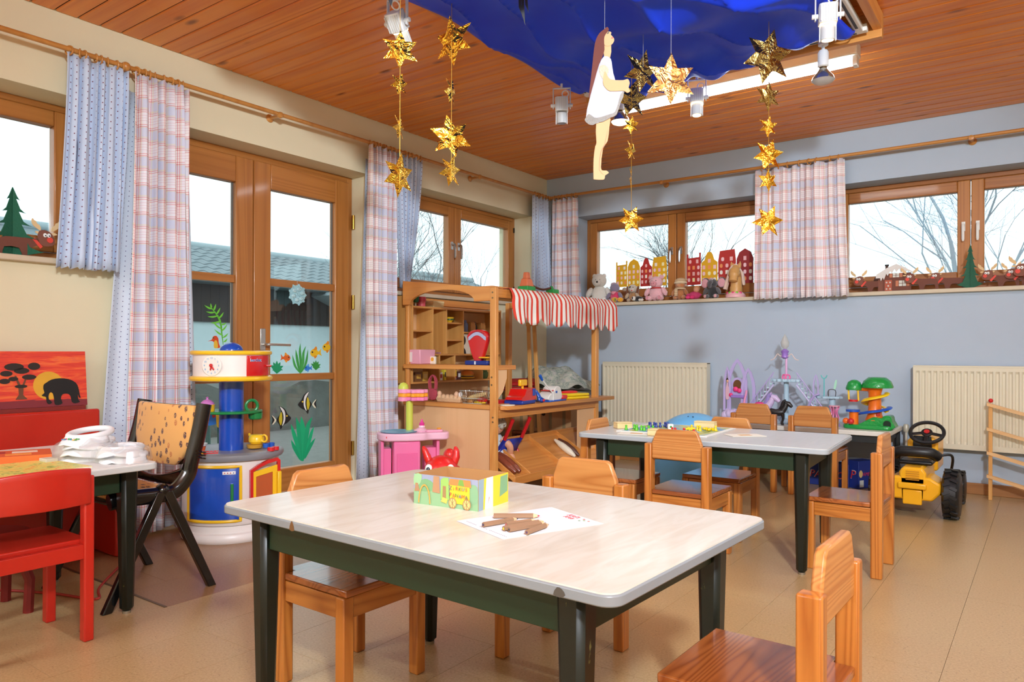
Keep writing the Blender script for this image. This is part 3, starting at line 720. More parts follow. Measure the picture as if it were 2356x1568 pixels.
# ================================================================== curtains
def plaid():
    m, t, b = newmat('plaid_cotton'); g = G(t); setp(b, .9, 0, .2, sheen=.2)
    uv = g.n('ShaderNodeUVMap'); sp = g.n('ShaderNodeSeparateXYZ'); g.put(sp.inputs[0], uv.outputs[0])
    R = []; Pk = []; A = []; Yl = []
    for s in (sp.outputs[0], sp.outputs[1]):
        q = g.m('FRACT', g.m('DIVIDE', s, .15))
        ln = lambda c, w: g.m('LESS_THAN', g.m('ABSOLUTE', g.m('SUBTRACT', q, c)), w)
        red = g.m('MAXIMUM', g.m('MAXIMUM', ln(.05, .012), ln(.115, .012)), g.m('MAXIMUM', ln(.55, .012), ln(.615, .012)))
        pk = g.m('MAXIMUM', g.m('MAXIMUM', ln(.25, .012), ln(.34, .012)), ln(.43, .012))
        yl = g.m('MAXIMUM', ln(.005, .03), ln(.67, .03))
        R.append(red); Pk.append(pk); A.append(g.m('LESS_THAN', g.m('ABSOLUTE', g.m('SUBTRACT', q, .34)), .29)); Yl.append(yl)
    col = g.mix(g.m('MULTIPLY', g.m('ADD', A[0], A[1]), .5), lin((204, 210, 232)), lin((246, 241, 240)))
    col = g.mix(g.m('MULTIPLY', g.m('ADD', Yl[0], Yl[1]), .28), col, lin((238, 214, 140)))
    col = g.mix(g.m('MULTIPLY', g.m('ADD', Pk[0], Pk[1]), .25), col, lin((196, 84, 130)))
    col = g.mix(g.m('MINIMUM', g.m('MULTIPLY', g.m('ADD', R[0], R[1]), .55), .9), col, lin((206, 40, 48)))
    t.links.new(col, b.inputs['Base Color']); return m
def dots(c, dc, pitch=.033):
    m, t, b = newmat('dotted_cotton'); g = G(t); setp(b, .9, 0, .2, sheen=.2)
    uv = g.n('ShaderNodeUVMap'); sp = g.n('ShaderNodeSeparateXYZ'); g.put(sp.inputs[0], uv.outputs[0])
    u = g.m('DIVIDE', sp.outputs[0], pitch); fu = g.m('SUBTRACT', g.m('FRACT', u), .5)
    v = g.m('ADD', g.m('DIVIDE', sp.outputs[1], pitch), g.m('MULTIPLY', g.m('FLOOR', u), .5)); fv = g.m('SUBTRACT', g.m('FRACT', v), .5)
    d = g.m('SQRT', g.m('ADD', g.m('MULTIPLY', fu, fu), g.m('MULTIPLY', fv, fv)))
    t.links.new(g.mix(g.m('LESS_THAN', d, .09), lin(c), lin(dc)), b.inputs['Base Color']); return m
M_PLAID = plaid(); M_DOT = dots((196, 212, 236), (120, 72, 92)); M_LINING = dots((206, 216, 230), (86, 80, 120), .026)
M_ROD = wood('rod_beech', (206, 146, 76), (176, 112, 48), 'x', .35, .2, ring=10, knots=0)
ring_m = MB().torus((0, 0, 0), .021, .0042, (0, 1, 0), 20, 8).mesh('ring', M_ROD)
def curtain(label, ax, top, bot, z1, z0, npl, amp, mat, seed, off=.1, rings=6, liner=None, flare=None, group='window curtains'):
    """hangs along a wall: top=(a0,a1), bot=(a0,a1) positions along the wall, off = distance from the wall"""
    rnd = random.Random(seed); N = npl*8; rows = 16
    ph = [rnd.uniform(-.35, .35) for _ in range(npl+1)]; am = [rnd.uniform(.65, 1.25) for _ in range(npl+1)]
    t = thing('curtain', label, 'curtain', group=group)
    P = []; U = []
    for j in range(rows+1):
        f = j/rows; z = z1+(z0-z1)*f; row = []; ur = []; L = 0; last = None
        fl = f**1.4
        a0 = top[0]+(bot[0]-top[0])*fl; a1 = top[1]+(bot[1]-top[1])*fl
        for i in range(N+1):
            s = i/N; k = min(npl-1, int(s*npl)); w = s*npl-k
            A = (am[k]*(1-w)+am[k+1]*w); phs = (ph[k]*(1-w)+ph[k+1]*w)
            gather = .55 if f < .04 else .75+.35*f
            sw = s+(.045*sin(2*pi*s*1.7+seed)+.028*sin(2*pi*s*3.1+2*seed))*(.5+.5*f); q_ = sin(2*pi*sw*npl+phs*2+.5*sin(3*f+seed)); d = 1.3*amp*A*gather*(abs(q_)**.75)*(1 if q_ > 0 else -1)
            sl = .13*(a1-a0)/npl*sin(4*pi*s*npl+phs)*(.6+.4*f)
            if f < .04: d += .004*sin(2*pi*s*npl*4)
            a = a0+(a1-a0)*s+sl
            if flare: a += flare(s, f)
            zz = z+(.006*sin(2*pi*s*npl*2) if j == rows else 0)+(.01*sin(pi*s*rings) if j == 0 else 0)
            p = (off+d, a, zz) if ax == 'x' else (a, -off-d, zz)
            row.append(p)
            if last is not None and j == rows//2: L += (Vector(p)-last).length
            last = Vector(p); ur.append(None)
        P.append(row)
    mid = P[rows//2]; cum = [0.]
    for i in range(N): cum.append(cum[-1]+(Vector(mid[i+1])-Vector(mid[i])).length)
    U = [[(cum[i], P[j][i][2]) for i in range(N+1)] for j in range(rows+1)]
    MB().grid(P, U).build('cloth', mat, t, solid=.0016, ang=80)
    for i in range(rings):
        a = top[0]+(top[1]-top[0])*(i+.5+rnd.uniform(-.25, .25))/rings
        o = bpy.data.objects.new('ring', ring_m); COL.objects.link(o); o.parent = t
        o.location = (.1, a, 2.392) if ax == 'x' else (a, -.1, 2.392)
        o.rotation_euler = (0, 0, rnd.uniform(-.5, .5)) if ax == 'x' else (0, 0, pi/2+rnd.uniform(-.5, .5))
    if liner:
        lp = []; 
        a0, a1, b0, b1, zt, zb, dd, np_, lm = liner
        for j in range(13):
            f = j/12; row = []
            for i in range(np_*8+1):
                s = i/(np_*8); a = a0+(a1-a0)*s+((b0-a0)*(1-s)+(b1-a1)*s)*f
                d = dd+.012*sin(2*pi*s*np_+seed); row.append((d, a, zt+(zb-zt)*f) if ax == 'x' else (a, -d, zt+(zb-zt)*f))
            lp.append(row)
        MB().grid(lp, [[(i*.014, p[2]) for i, p in enumerate(r)] for r in lp]).build('lining', lm, t, solid=.001, ang=80)
    return t
curtain('short pale blue dotted curtain beside the far left window', 'x', (-4.31, -4.02), (-4.36, -4.05), 2.378, 1.352, 7, .018, M_DOT, 1, .105, 8)
curtain('long plaid curtain with dotted lining on the left side of the garden door', 'x', (-4.0, -3.70), (-4.06, -3.66), 2.376, .02, 6, .028, M_PLAID, 2, .115, 8,
        liner=(-4.0, -3.68, -4.16, -3.6, 2.3, .03, .05, 4, M_LINING))
curtain('long plaid curtain between the garden door and the toy stall', 'x', (-2.385, -2.13), (-2.35, -2.125), 2.376, .07, 6, .026, M_PLAID, 3, .12, 8,
        liner=(-2.36, -2.13, -2.44, -2.1, 2.3, .06, .05, 3, M_LINING), flare=lambda s, f: -.02*(1-s)*sin(pi*f))
curtain('pale blue dotted curtain gathered behind the hanging gold star', 'x', (-2.10, -1.85), (-2.06, -1.99), 2.385, 1.42, 6, .02, M_DOT, 4, .10, 6)
curtain('pale blue dotted curtain in the room corner', 'x', (-.375, -.115), (-.385, -.06), 2.378, 1.39, 5, .018, M_DOT, 5, .10, 6)
curtain('plaid curtain in the room corner', 'y', (.13, .40), (.125, .44), 2.378, 1.36, 5, .02, M_PLAID, 6, .10, 6)
curtain('short plaid curtain between the two windows of the blue wall', 'y', (2.03, 2.68), (2.02, 2.71), 2.376, 1.372, 10, .022, M_PLAID, 7, .10, 9)
def rod(label, ax, a0, a1, z, brackets):
    t = thing('curtain_rod', label, 'curtain rod')
    p = lambda a, d, zz: (d, a, zz) if ax == 'x' else (a, -d, zz)
    MB().cyl(p(a0, .1, z), p(a1, .1, z), .0125, n=14).build('pole', M_ROD, t)
    for a in brackets:
        m = MB(); s = 1 if ax == 'x' else -1
        dirv = (1, 0, 0) if ax == 'x' else (0, -1, 0)
        m.lathe([(0, 0), (.024, 0), (.026, .006), (.02, .012), (.011, .02), (.010, .085), (.016, .095), (.02, .108), (.016, .12), (0, .124)], 16, p(a, 0, z-.006), dirv)
        m.build('bracket', M_ROD, t)
    return t
r1 = rod('beech curtain rod along the cream wall', 'x', -6.2, -.06, 2.398, (-5.4, -3.106, -1.162))
r2 = rod('beech curtain rod along the blue wall', 'y', .06, 5.2, 2.40, (1.233, 3.469))
MB().ell((.1, -4.03, 2.398), .024, 16, 10).build('joint_ball', M_ROD, r1)
MB().ell((.1, -.09, 2.398), .02, 14, 8).build('joint_ball', M_ROD, r1)
# ================================================================== toy shop stall
M_STX = wood('stall_pine_x', (226, 160, 84), (198, 122, 52), 'x', .4, .15, ring=22, knots=.25, stretch=.05)
M_STY = wood('stall_pine_y', (222, 154, 80), (194, 118, 50), 'y', .4, .15, ring=22, knots=.25, stretch=.05)
M_STZ = wood('stall_pine_z', (228, 166, 90), (204, 130, 60), 'z', .4, .15, ring=22, knots=.2, stretch=.05)
M_BEECH = wood('beech_panel', (234, 190, 142), (222, 174, 124), 'z', .5, 0, ring=8, knots=0, grain=.5, stretch=.04)
sl = thing('toy_shop_stall', 'wooden toy shop stall with arched front, counter and sloped tray', 'market stall')
MB().box(.957, -2.115, 0, 1.005, -2.08, 1.374).build('post', M_STZ, sl, bev=.004)
MB().box(.955, -.80, 0, 1.0, -.755, 1.36).build('post', M_STZ, sl, bev=.004)
MB().box(.245, -.99, 0, .285, -.945, 1.36).build('post', M_STZ, sl, bev=.004)
MB().box(.17, -2.088, 0, .2, -2.06, 1.43).build('post', M_STZ, sl, bev=.004)
ab = [(.167, 1.287), (.236, 1.287)]+[(.53+.295*cos(a), 1.287+.09*sin(a)) for a in [pi-pi*i/16 for i in range(1, 16)]]+[(.82, 1.287), (.957, 1.287), (.957, 1.374), (.167, 1.458)]
MB().prism(ab, .022, XZ((0, -2.09, 0))).build('arch_board', M_STX, sl, bev=.002)
MB().box(.965, -2.08, 1.31, .99, -.8, 1.368).build('top_rail', M_STY, sl, bev=.003)
MB().box(.04, -2.08, 1.31, .06, -.95, 1.36).build('top_rail', M_STY, sl, bev=.003)
MB().box(.29, -.985, 1.31, .955, -.955, 1.36).build('top_rail', M_STX, sl, bev=.003)
MB().box(.167, -2.105, .836, .957, -1.87, .866).build('shelf', M_STX, sl, bev=.003)
MB().box(.167, -2.105, .577, .957, -1.84, .607).build('shelf', M_STX, sl, bev=.003)
MB().box(.167, -2.092, .02, .957, -2.08, .577).build('side_panel', M_BEECH, sl)
MB().box(.022, -2.08, .3, .034, -.95, 1.36).build('back_panel', M_BEECH, sl)
MB().prism([(-2.06, .84), (-1.955, .84), (-1.957, .78), (-2.0, .69), (-2.06, .64)], .012, YZ((.968, 0, 0))).build('bracket_panel', M_BEECH, sl)
MB().box(.955, -2.08, .836, .985, -1.86, .866).build('side_rail', M_STY, sl, bev=.003)
MB().prism([(.80, -2.03), (1.005, -2.06), (1.04, -2.03), (1.056, -1.96), (1.056, -.60), (1.04, -.578), (.80, -.578)], .026, bot=.574).build('counter', M_STY, sl, bev=.003)
MB().box(.975, -2.06, .52, .998, -.80, .574).build('counter_apron', M_STY, sl, bev=.002)
MB().box(.97, -1.04, .05, .982, -.80, .52).build('end_panel', M_BEECH, sl)
for x, z in ((.98, 1.34), (.98, 1.305), (.975, .79), (.975, .74), (.985, .53), (.985, .50)):
    MB().cyl((x, -2.113, z), (x, -2.1175, z), .006, n=10).build('screw', pm((150, 130, 100), .35, .9), sl)
MB().box(.59, -2.08, 1.376, .95, -1.0, 1.388).build('roof_board', M_STY, sl)
# sloped tray
tr = thing('tray', None, None); tr.parent = sl
def tz(x): return .325+(.135-.325)*(x-.80)/(1.10-.80)
MB().add([(.80, -2.04, .30), (1.10, -2.04, .112), (1.10, -.62, .112), (.80, -.62, .30), (.80, -2.04, .312), (1.10, -2.04, .124), (1.10, -.62, .124), (.80, -.62, .312)], [(0, 3, 2, 1), (4, 5, 6, 7), (0, 1, 5, 4), (1, 2, 6, 5), (2, 3, 7, 6), (3, 0, 4, 7)]).build('tray_floor', M_STY, tr)
def slope_board(y, name='divider'):
    MB().add([(.80, y-.006, .308), (1.10, y-.006, .12), (1.10, y+.006, .12), (.80, y+.006, .308), (.80, y-.006, .345), (1.115, y-.006, .155), (1.115, y+.006, .155), (.80, y+.006, .345)], [(0, 3, 2, 1), (4, 5, 6, 7), (0, 1, 5, 4), (1, 2, 6, 5), (2, 3, 7, 6), (3, 0, 4, 7)]).build(name, M_STX, tr, bev=.002)
for y in (-2.045, -1.87, -1.44, -1.06, -.72): slope_board(y)
MB().box(1.095, -2.05, .095, 1.117, -.62, .15).build('front_lip', M_STY, tr, bev=.003)
MB().box(.785, -2.05, .285, .80, -.62, .35).build('back_lip', M_STY, tr, bev=.003)
for y in (-1.95, -.75): MB().box(.93, y, 0, .97, y+.04, .2).build('tray_leg', M_STZ, tr)
# awning
def stripes():
    m, t, b = newmat('red_stripe_cotton'); g = G(t); setp(b, .9, 0, .2)
    uv = g.n('ShaderNodeUVMap'); sp = g.n('ShaderNodeSeparateXYZ'); g.put(sp.inputs[0], uv.outputs[0])
    k = g.m('LESS_THAN', g.m('FRACT', g.m('DIVIDE', sp.outputs[0], .058)), .42)
    t.links.new(g.mix(k, lin((240, 236, 228)), lin((220, 72, 56))), b.inputs['Base Color']); return m
N = 200; P = []; U = []
for j in range(13):
    f = j/12; row = []; ur = []
    for i in range(N+1):
        s = i/N; y = -1.965+1.415*s
        sc = abs(sin(pi*s*9.0+.2)); drop = (.238+.02*s-.05*(1-sc)**1.2)*f
        d = (.004+.01*f)*sin(2*pi*s*4.5+1.2*sin(5*s))+.003*sin(2*pi*s*17)*f
        x = 1.004+.045*sin(min(1, f*3)*pi/2)+d
        yy = y-.03*(1-s)**6*0+(-.03*sin(pi*f)*(1-s)**10)
        row.append((x, yy, 1.378-.0*f-drop)); ur.append((1.6*s, f))
    P.append(row); U.append(ur)
P.insert(0, [(.94, p[1], 1.376) for p in P[0]]); U.insert(0, [(u[0], 0) for u in U[0]])
aw = MB().grid(P, U).build('awning', stripes(), None, solid=.0012, ang=70)
tag(aw, 'red and white striped scalloped awning cloth over the stall counter', 'awning')

# ------------------------------------------------------------------ shelf unit on the stall's back panel (front plane x = .20)
su = thing('pine_shelf_unit', 'knotty pine pigeonhole shelf hanging inside the stall', 'shelf')
M_SUZ = wood('shelf_pine', (224, 170, 98), (204, 144, 72), 'z', .5, 0, ring=18, knots=.5, knotc=(120, 62, 28), stretch=.06)
M_SUY = wood('shelf_pine_y', (214, 154, 84), (194, 130, 64), 'y', .5, 0, ring=18, knots=.3, stretch=.06)
MB().box(.036, -2.052, .722, .20, -2.034, 1.36).build('side_board', M_SUZ, su, bev=.002)
MB().box(.036, -1.0, .722, .20, -.985, 1.30).build('side_board', M_SUZ, su, bev=.002)
for z in (1.272, .925, .722): MB().box(.036, -2.034, z, .20, -1.0, z+.014).build('shelf', M_SUY, su, bev=.001)
for y, za, zb in ((-1.832, .939, 1.272), (-1.678, .939, 1.272), (-1.48, .939, 1.272), (-1.757, .736, .925), (-1.58, .736, .925), (-1.24, .736, .925)):
    MB().box(.036, y, za, .20, y+.012, zb).build('divider', M_SUZ, su, bev=.001)
for y0, y1, z in ((-2.034, -1.832, 1.10), (-1.666, -1.48, 1.168), (-1.666, -1.48, 1.037), (-1.468, -1.0, 1.10)):
    MB().box(.036, y0, z, .195, y1, z+.012).build('small_shelf', M_SUY, su, bev=.001)
# goods in the shelf unit
def lath(name, label, cat, loc, parts, group=None):
    t = thing(name, label, cat, loc, group=group)
    for pn, prof, c, r in parts: MB().lathe(prof, 20).build(pn, pm(c, r), t)
    return t
GS = 'toy goods in the stall'
lath('toy_goblet', 'small dark green toy goblet on the top stall shelf', 'cup', (.12, -1.93, 1.286), [('bowl', [(.0, .028), (.02, .032), (.026, .05), (.026, .085), (.023, .085), (.02, .05), (0, .04)], (20, 96, 52), .3), ('stem', [(.02, 0), (.02, .004), (.006, .008), (.006, .03), (0, .03)], (196, 200, 190), .3)], GS)
lath('toy_jar', 'pink and red toy jar beside the green goblet', 'jar', (.12, -1.865, 1.286), [('body', [(0, 0), (.028, 0), (.03, .04), (0, .04)], (222, 96, 110), .3), ('lid', [(0, .04), (.033, .041), (.033, .075), (0, .078)], (204, 60, 80), .35)], GS)
t = thing('wooden_box', 'plain pale wooden box on the top stall shelf', 'box', (.12, -1.72, 1.286), group=GS); MB().box(-.04, -.06, 0, .04, .06, .048).build('body', pm((222, 196, 140), .6), t, bev=.003); MB().box(-.042, -.062, .036, .042, .062, .052).build('lid', pm((226, 202, 150), .6), t, bev=.003)
lath('painted_bowl', 'yellow painted bowl with green pattern on a small stall shelf', 'bowl', (.13, -1.56, 1.18), [('body', [(0, 0), (.018, 0), (.02, .008), (.032, .02), (.036, .042), (.033, .042), (.028, .02), (0, .01)], (232, 186, 36), .3), ('band', [(.0362, .018), (.0368, .03), (.0355, .03), (.034, .018)], (60, 92, 40), .4)], GS)
t = lath('toy_bottle', 'blue grey toy bottle standing on the right stall shelf', 'bottle', (.12, -1.364, 1.112), [('body', [(0, 0), (.026, 0), (.027, .06), (.018, .075), (.014, .08), (0, .08)], (112, 134, 176), .35), ('cap', [(0, .079), (.014, .079), (.014, .094), (0, .094)], (104, 124, 168), .35)], GS)
lath('toy_bottle', 'black toy bottle between two wooden boxes in the stall', 'bottle', (.12, -1.235, 1.112), [('body', [(0, 0), (.018, 0), (.018, .05), (.008, .07), (0, .07)], (24, 24, 34), .3), ('cap', [(0, .069), (.008, .069), (.008, .085), (0, .085)], (24, 24, 40), .3)], GS)
for y, lb in ((-1.298, 'small gabled wooden box beside the blue grey bottle'), (-1.17, 'small gabled wooden box beside the black bottle')):
    t = thing('wooden_box', lb, 'box', (.12, y, 1.112), group=GS); MB().prism([(-.03, 0), (.03, 0), (.03, .055), (.02, .078), (-.03, .078)], .07, YZ((-.035, 0, 0))).build('body', pm((206, 150, 84), .6), t, bev=.002); MB().box(-.036, -.02, .07, .036, .025, .08).build('lid', pm((190, 130, 66), .6), t)
lath('food_can', 'small tin can with red and yellow label in the stall', 'can', (.13, -1.518, .939-.203+.203), [('label', [(.0275, .004), (.0275, .056)], (176, 60, 30), .4), ('tin', [(0, 0), (.028, 0), (.028, .004), (.027, .004), (.027, .056), (.028, .056), (.028, .06), (0, .06)], (190, 190, 186), .25)], GS) if False else None
def can(y, z, h, r, c, c2, lb):
    t = thing('food_can', lb, 'can', (.13, y, z), group=GS); MB().lathe([(0, 0), (r, 0), (r, h), (0, h)], 20).build('tin', pm((196, 192, 184), .25, .8), t)
    MB().lathe([(r+.0006, h*.08), (r+.0006, h*.92)], 20).build('label_band', pm(c, .4), t); MB().lathe([(r+.001, h*.2), (r+.001, h*.6)], 10, a0=-1.0, a1=.5).build('label_patch', pm(c2, .4), t)
can(-1.518, .739, .125, .029, (150, 44, 30), (222, 176, 40), 'tall red and gold tin can beside a shelf divider')
def carton(y, z, w, h, c, c2, lb, d=.03, rz=.0):
    t = thing('food_carton', lb, 'carton', (.13, y, z), rz, GS); MB().box(-d/2, -w/2, 0, d/2, w/2, h).build('box', pm(c, .5), t, bev=.001); MB().box(d/2-.0002, -w*.32, h*.3, d/2+.0008, w*.32, h*.78).build('label_patch', pm(c2, .5), t)
carton(-1.512, .736, .04, .058, (206, 40, 44), (236, 210, 200), 'small red toy food carton on the bottom stall shelf')
carton(-1.458, .736, .042, .064, (70, 30, 28), (210, 210, 210), 'small dark brown toy food carton beside the red one')
carton(-1.72, .736, .03, .075, (240, 238, 232), (220, 200, 160), 'white toy carton with yellow edge on the bottom stall shelf')
carton(-1.675, .736, .045, .06, (234, 236, 240), (190, 60, 60), 'white toy box with a colourful picture on the bottom stall shelf', rz=.2)
carton(-1.625, .736, .02, .08, (226, 206, 60), (60, 60, 60), 'narrow yellow toy carton with black print in the stall')
carton(-1.99, .736, .03, .062, (74, 62, 80), (120, 90, 90), 'narrow dark toy box at the left end of the bottom stall shelf')
carton(-1.92, .736, .075, .066, (128, 82, 40), (222, 170, 70), 'brown picture box of cakes on the bottom stall shelf')
carton(-1.845, .736, .05, .07, (214, 170, 70), (226, 196, 120), 'golden toy biscuit box on the bottom stall shelf', rz=-.2)
carton(-1.91, .866, .03, .05, (244, 236, 214), (232, 170, 40), 'white card with an egg yolk picture beside the pink box') if False else None
carton(-1.655, .939, .09, .012, (176, 120, 130), (200, 180, 180), 'flat pink toy packet on the middle stall shelf')
carton(-1.79, .939, .05, .022, (224, 204, 150), (120, 84, 40), 'little cream toy tin on the middle stall shelf')
carton(-1.66, 1.049, .03, .022, (240, 236, 234), (200, 60, 60), 'tiny white packet with red print on the small stall shelf')
lath('toy_burger', 'toy hamburger on a yellow plate on the bottom stall shelf', 'toy food', (.13, -1.352, .736), [('plate', [(0, 0), (.045, .004), (.066, .014), (.064, .018), (.044, .01), (0, .008)], (232, 190, 40), .35), ('patty', [(0, .012), (.055, .012), (.058, .02), (.055, .03), (0, .03)], (92, 52, 30), .6), ('lettuce', [(0, .028), (.06, .03), (.061, .034), (0, .036)], (236, 200, 70), .5), ('bun', [(.058, .034), (.062, .045), (.05, .062), (.025, .072), (0, .075)], (214, 122, 50), .4)], GS)
lath('toy_pot', 'dark green round toy pot on the bottom stall shelf', 'pot', (.13, -1.16, .736), [('body', [(0, 0), (.045, 0), (.055, .02), (.055, .05), (.045, .062), (0, .066)], (64, 84, 44), .5), ('rim', [(.046, .06), (.05, .064), (.046, .068), (.042, .064)], (84, 104, 60), .5)], GS)
lath('toy_spool', 'small grey and green thread spool on the middle stall shelf', 'spool', (.15, -1.05, .939), [('core', [(0, 0), (.014, 0), (.014, .03), (0, .03)], (30, 130, 90), .4), ('rim', [(0, .03), (.016, .03), (.016, .034), (0, .034)], (196, 190, 180), .4)], GS)
# framed picture of a dark haired child peeking out beside the scale
t = thing('photo_card', 'photo card of a dark haired child peeking behind the red scale', 'photo', (.16, -1.42, .939), group=GS)
MB().box(-.004, -.05, 0, .004, .07, .155).build('card', pm((226, 214, 196), .6), t); MB().prism(circ(.034, 20, -.02, .105, .04), .001, YZ((.0045, 0, 0))).build('hair', pm((20, 16, 16), .7), t)
MB().prism(circ(.021, 16, -.028, .088, .028), .001, YZ((.0058, 0, 0))).build('face', pm((206, 140, 110), .6), t); MB().prism([(-.05, 0), (.02, 0), (.01, .03), (-.015, .055), (-.05, .05)], .001, YZ((.005, 0, 0))).build('shirt', pm((26, 24, 30), .7), t)
# goods on the upper stall shelf
t = thing('pink_box', 'pale pink plastic box on the upper stall shelf', 'box', (.235, -1.99, .866)); m = MB()
m.frus((0, 0, 0), (.12, .15, 0), (0, 0, .104), (.13, .165, 0)); m.build('tub', pm((236, 170, 190), .35), t, bev=.006); MB().box(-.055, -.0835, .015, -.01, -.0815, .085).build('sticker', pm((238, 226, 226), .5), t)
sc = thing('toy_scale', 'red toy weighing scale with a blue base in the stall', 'scale', (.785, -2.0, .866))
MB().box(-.085, -.06, 0, .11, .06, .03).build('base', pm((24, 46, 130), .3), sc, bev=.006)
hd = smoothpoly([(-.03, .03), (-.085, .17), (-.088, .2), (-.06, .228), (0, .238), (.06, .228), (.088, .2), (.085, .17), (.03, .03)], 4)
MB().prism(hd, .035, XZ((0, .005, 0))).build('head', pm((206, 24, 26), .25, coat=.3), sc, bev=.006)
di = [(-.075, .165)]+[(-.075+.15*i/10, .188+.034*sin(pi*i/10)) for i in range(11)]+[(.075, .165)]+[(.06-.12*i/8, .17+.03*sin(pi*i/8)) for i in range(9)]
MB().prism(di, .002, XZ((0, -.031, 0))).build('dial', pm((176, 184, 216), .4), sc)
for i in range(9):
    a = -.055+.11*i/8; MB().box(a-.001, -.0345, .196+.026*cos(a*22), a+.001, -.033, .204+.026*cos(a*22)).build('dial_mark', pm((60, 60, 80), .5), sc)
MB().box(.0, -.062, .004, .012, -.06, .026).build('sticker', pm((220, 226, 236), .4), sc); MB().box(.03, -.055, .045, .12, .055, .056).build('weighing_tray', pm((240, 176, 30), .35), sc, bev=.004); MB().cyl((.075, 0, .03), (.075, 0, .047), .02).build('stem', pm((240, 176, 30), .35), sc)
t = thing('egg_card', 'white toy packet with an orange yolk picture beside the pink box', 'packet', (.315, -1.95, .866)); MB().box(-.024, -.01, 0, .024, .01, .056).build('packet', pm((240, 234, 214), .5), t, bev=.004); MB().prism(circ(.014, 14, 0, .034), .001, XZ((0, -.0102, 0))).build('print', pm((236, 170, 40), .5), t)
# goods on the lower stall shelf
bg = thing('toy_handbag', 'crimson knitted toy handbag hanging over the lower stall shelf', 'handbag', (.405, -2.05, .607))
M_BAG = pm((178, 70, 84), .9, var=.35, bump=.6, bscale=120)
MB().add([(-.045, -.02, 0), (.045, -.02, 0), (.045, .02, 0), (-.045, .02, 0), (-.052, -.022, .06), (.05, -.022, .06), (.05, .022, .06), (-.052, .022, .06), (-.036, -.01, .095), (.036, -.01, .095), (.036, .01, .095), (-.036, .01, .095)], [(0, 3, 2, 1), (0, 1, 5, 4), (1, 2, 6, 5), (2, 3, 7, 6), (3, 0, 4, 7), (4, 5, 9, 8), (5, 6, 10, 9), (6, 7, 11, 10), (7, 4, 8, 11), (8, 9, 10, 11)]).build('body', M_BAG, bg, sub=1)
for dy in (-.008, .008): MB().tube(smoothline([(-.028, dy, .085), (-.03, dy, .15), (0, dy*.5, .182), (.026, dy, .15), (.026, dy, .085)], 6), .006, 6).build('handle', M_BAG, bg)
ec = thing('egg_carton', 'beige pulp egg carton holding eggs on the lower stall shelf', 'egg carton', (.56, -2.03, .607), .03)
M_PULP = pm((216, 178, 138), .9, bump=.4, bscale=90)
MB().frus((0, 0, 0), (.20, .075, 0), (0, 0, .03), (.22, .09, 0)).build('base', M_PULP, ec, bev=.006)
for i in range(6):
    for j in (-1, 1): MB().lathe([(.021, .026), (.021, .034), (.012, .05), (0, .054)] if True else [], 12, (-.09+.036*i, j*.021, 0)).build('cup', M_PULP, ec)
for i, (ex, lb) in enumerate(((.10, 'white egg at the end of the egg carton'), (-.092, 'beige egg at the stall end of the egg carton'), (.062, 'beige egg next to the white egg'))):
    e = MB().ell((0, 0, 0), (.016, .016, .021), 16, 10).build('egg', pm((240, 236, 230) if i == 0 else (222, 180, 146), .5), None, loc=(.56+ex, -2.052, .607+.056)); tag(e, lb, 'egg', 'eggs in the carton')
wbk = thing('wire_basket', 'small tilted wire basket with toy groceries on the lower shelf', 'basket', (.775, -2.02, .607)); M_WIRE = pm((200, 196, 186), .2, 1.0)
m = MB()
for z, k in ((.002, .8), (.035, .9), (.085, 1.0)):
    m.tube([(-.10*k, -.06*k, z), (.10*k, -.06*k, z), (.10*k, .06*k, z), (-.10*k, .06*k, z)], .0022, 5, True)
m.build('rim_wires', M_WIRE, wbk)
m = MB()
for i in range(13):
    u = -1+2*i/12
    for s in (-1, 1): m.tube([(u*.08, s*.048, .002), (u*.10, s*.06, .085)], .0014, 4)
for i in range(7):
    u = -1+2*i/6
    for s in (-1, 1): m.tube([(s*.08, u*.048, .002), (s*.10, u*.06, .085)], .0014, 4)
tag(m.build('side_wires', M_WIRE, wbk), kind='stuff')
for nm, lb, c, loc, r in (('toy_baguette', 'cream toy baguette lying in the wire basket', (226, 200, 140), (.77, -2.015, .655), (.085, .018, .018)), ('toy_tomato', 'red toy tomato slice in the wire basket', (196, 36, 30), (.83, -2.03, .632), (.04, .03, .018)), ('toy_banana', 'yellow toy banana in the wire basket', (232, 200, 40), (.82, -2.045, .616), (.05, .012, .009)), ('toy_bread', 'small brown toy bread in the wire basket', (190, 130, 60), (.735, -2.04, .62), (.022, .018, .014))):
    o = MB().ell((0, 0, 0), r, 16, 8).build(nm, pm(c, .5), None, loc=loc); o.rotation_euler = (0, -.25 if 'baguette' in nm else 0, .1); tag(o, lb, 'toy food', 'groceries in the wire basket')
for i, (c, cn) in enumerate((((30, 120, 96), 'teal'), ((110, 60, 140), 'dark purple'), ((150, 90, 160), 'lilac'), ((40, 30, 60), 'black violet'), ((170, 40, 36), 'red'))): tag(MB().lathe([(0, 0), (.04, 0), (.055, .008), (.056, .0115), (0, .0105)], 20).build('toy_bowl', pm(c, .35), None, loc=(.23, -2.03, .607+.012*i)), cn+' toy bowl in the small stack behind the curtain edge', 'bowl', 'stacked toy bowls')
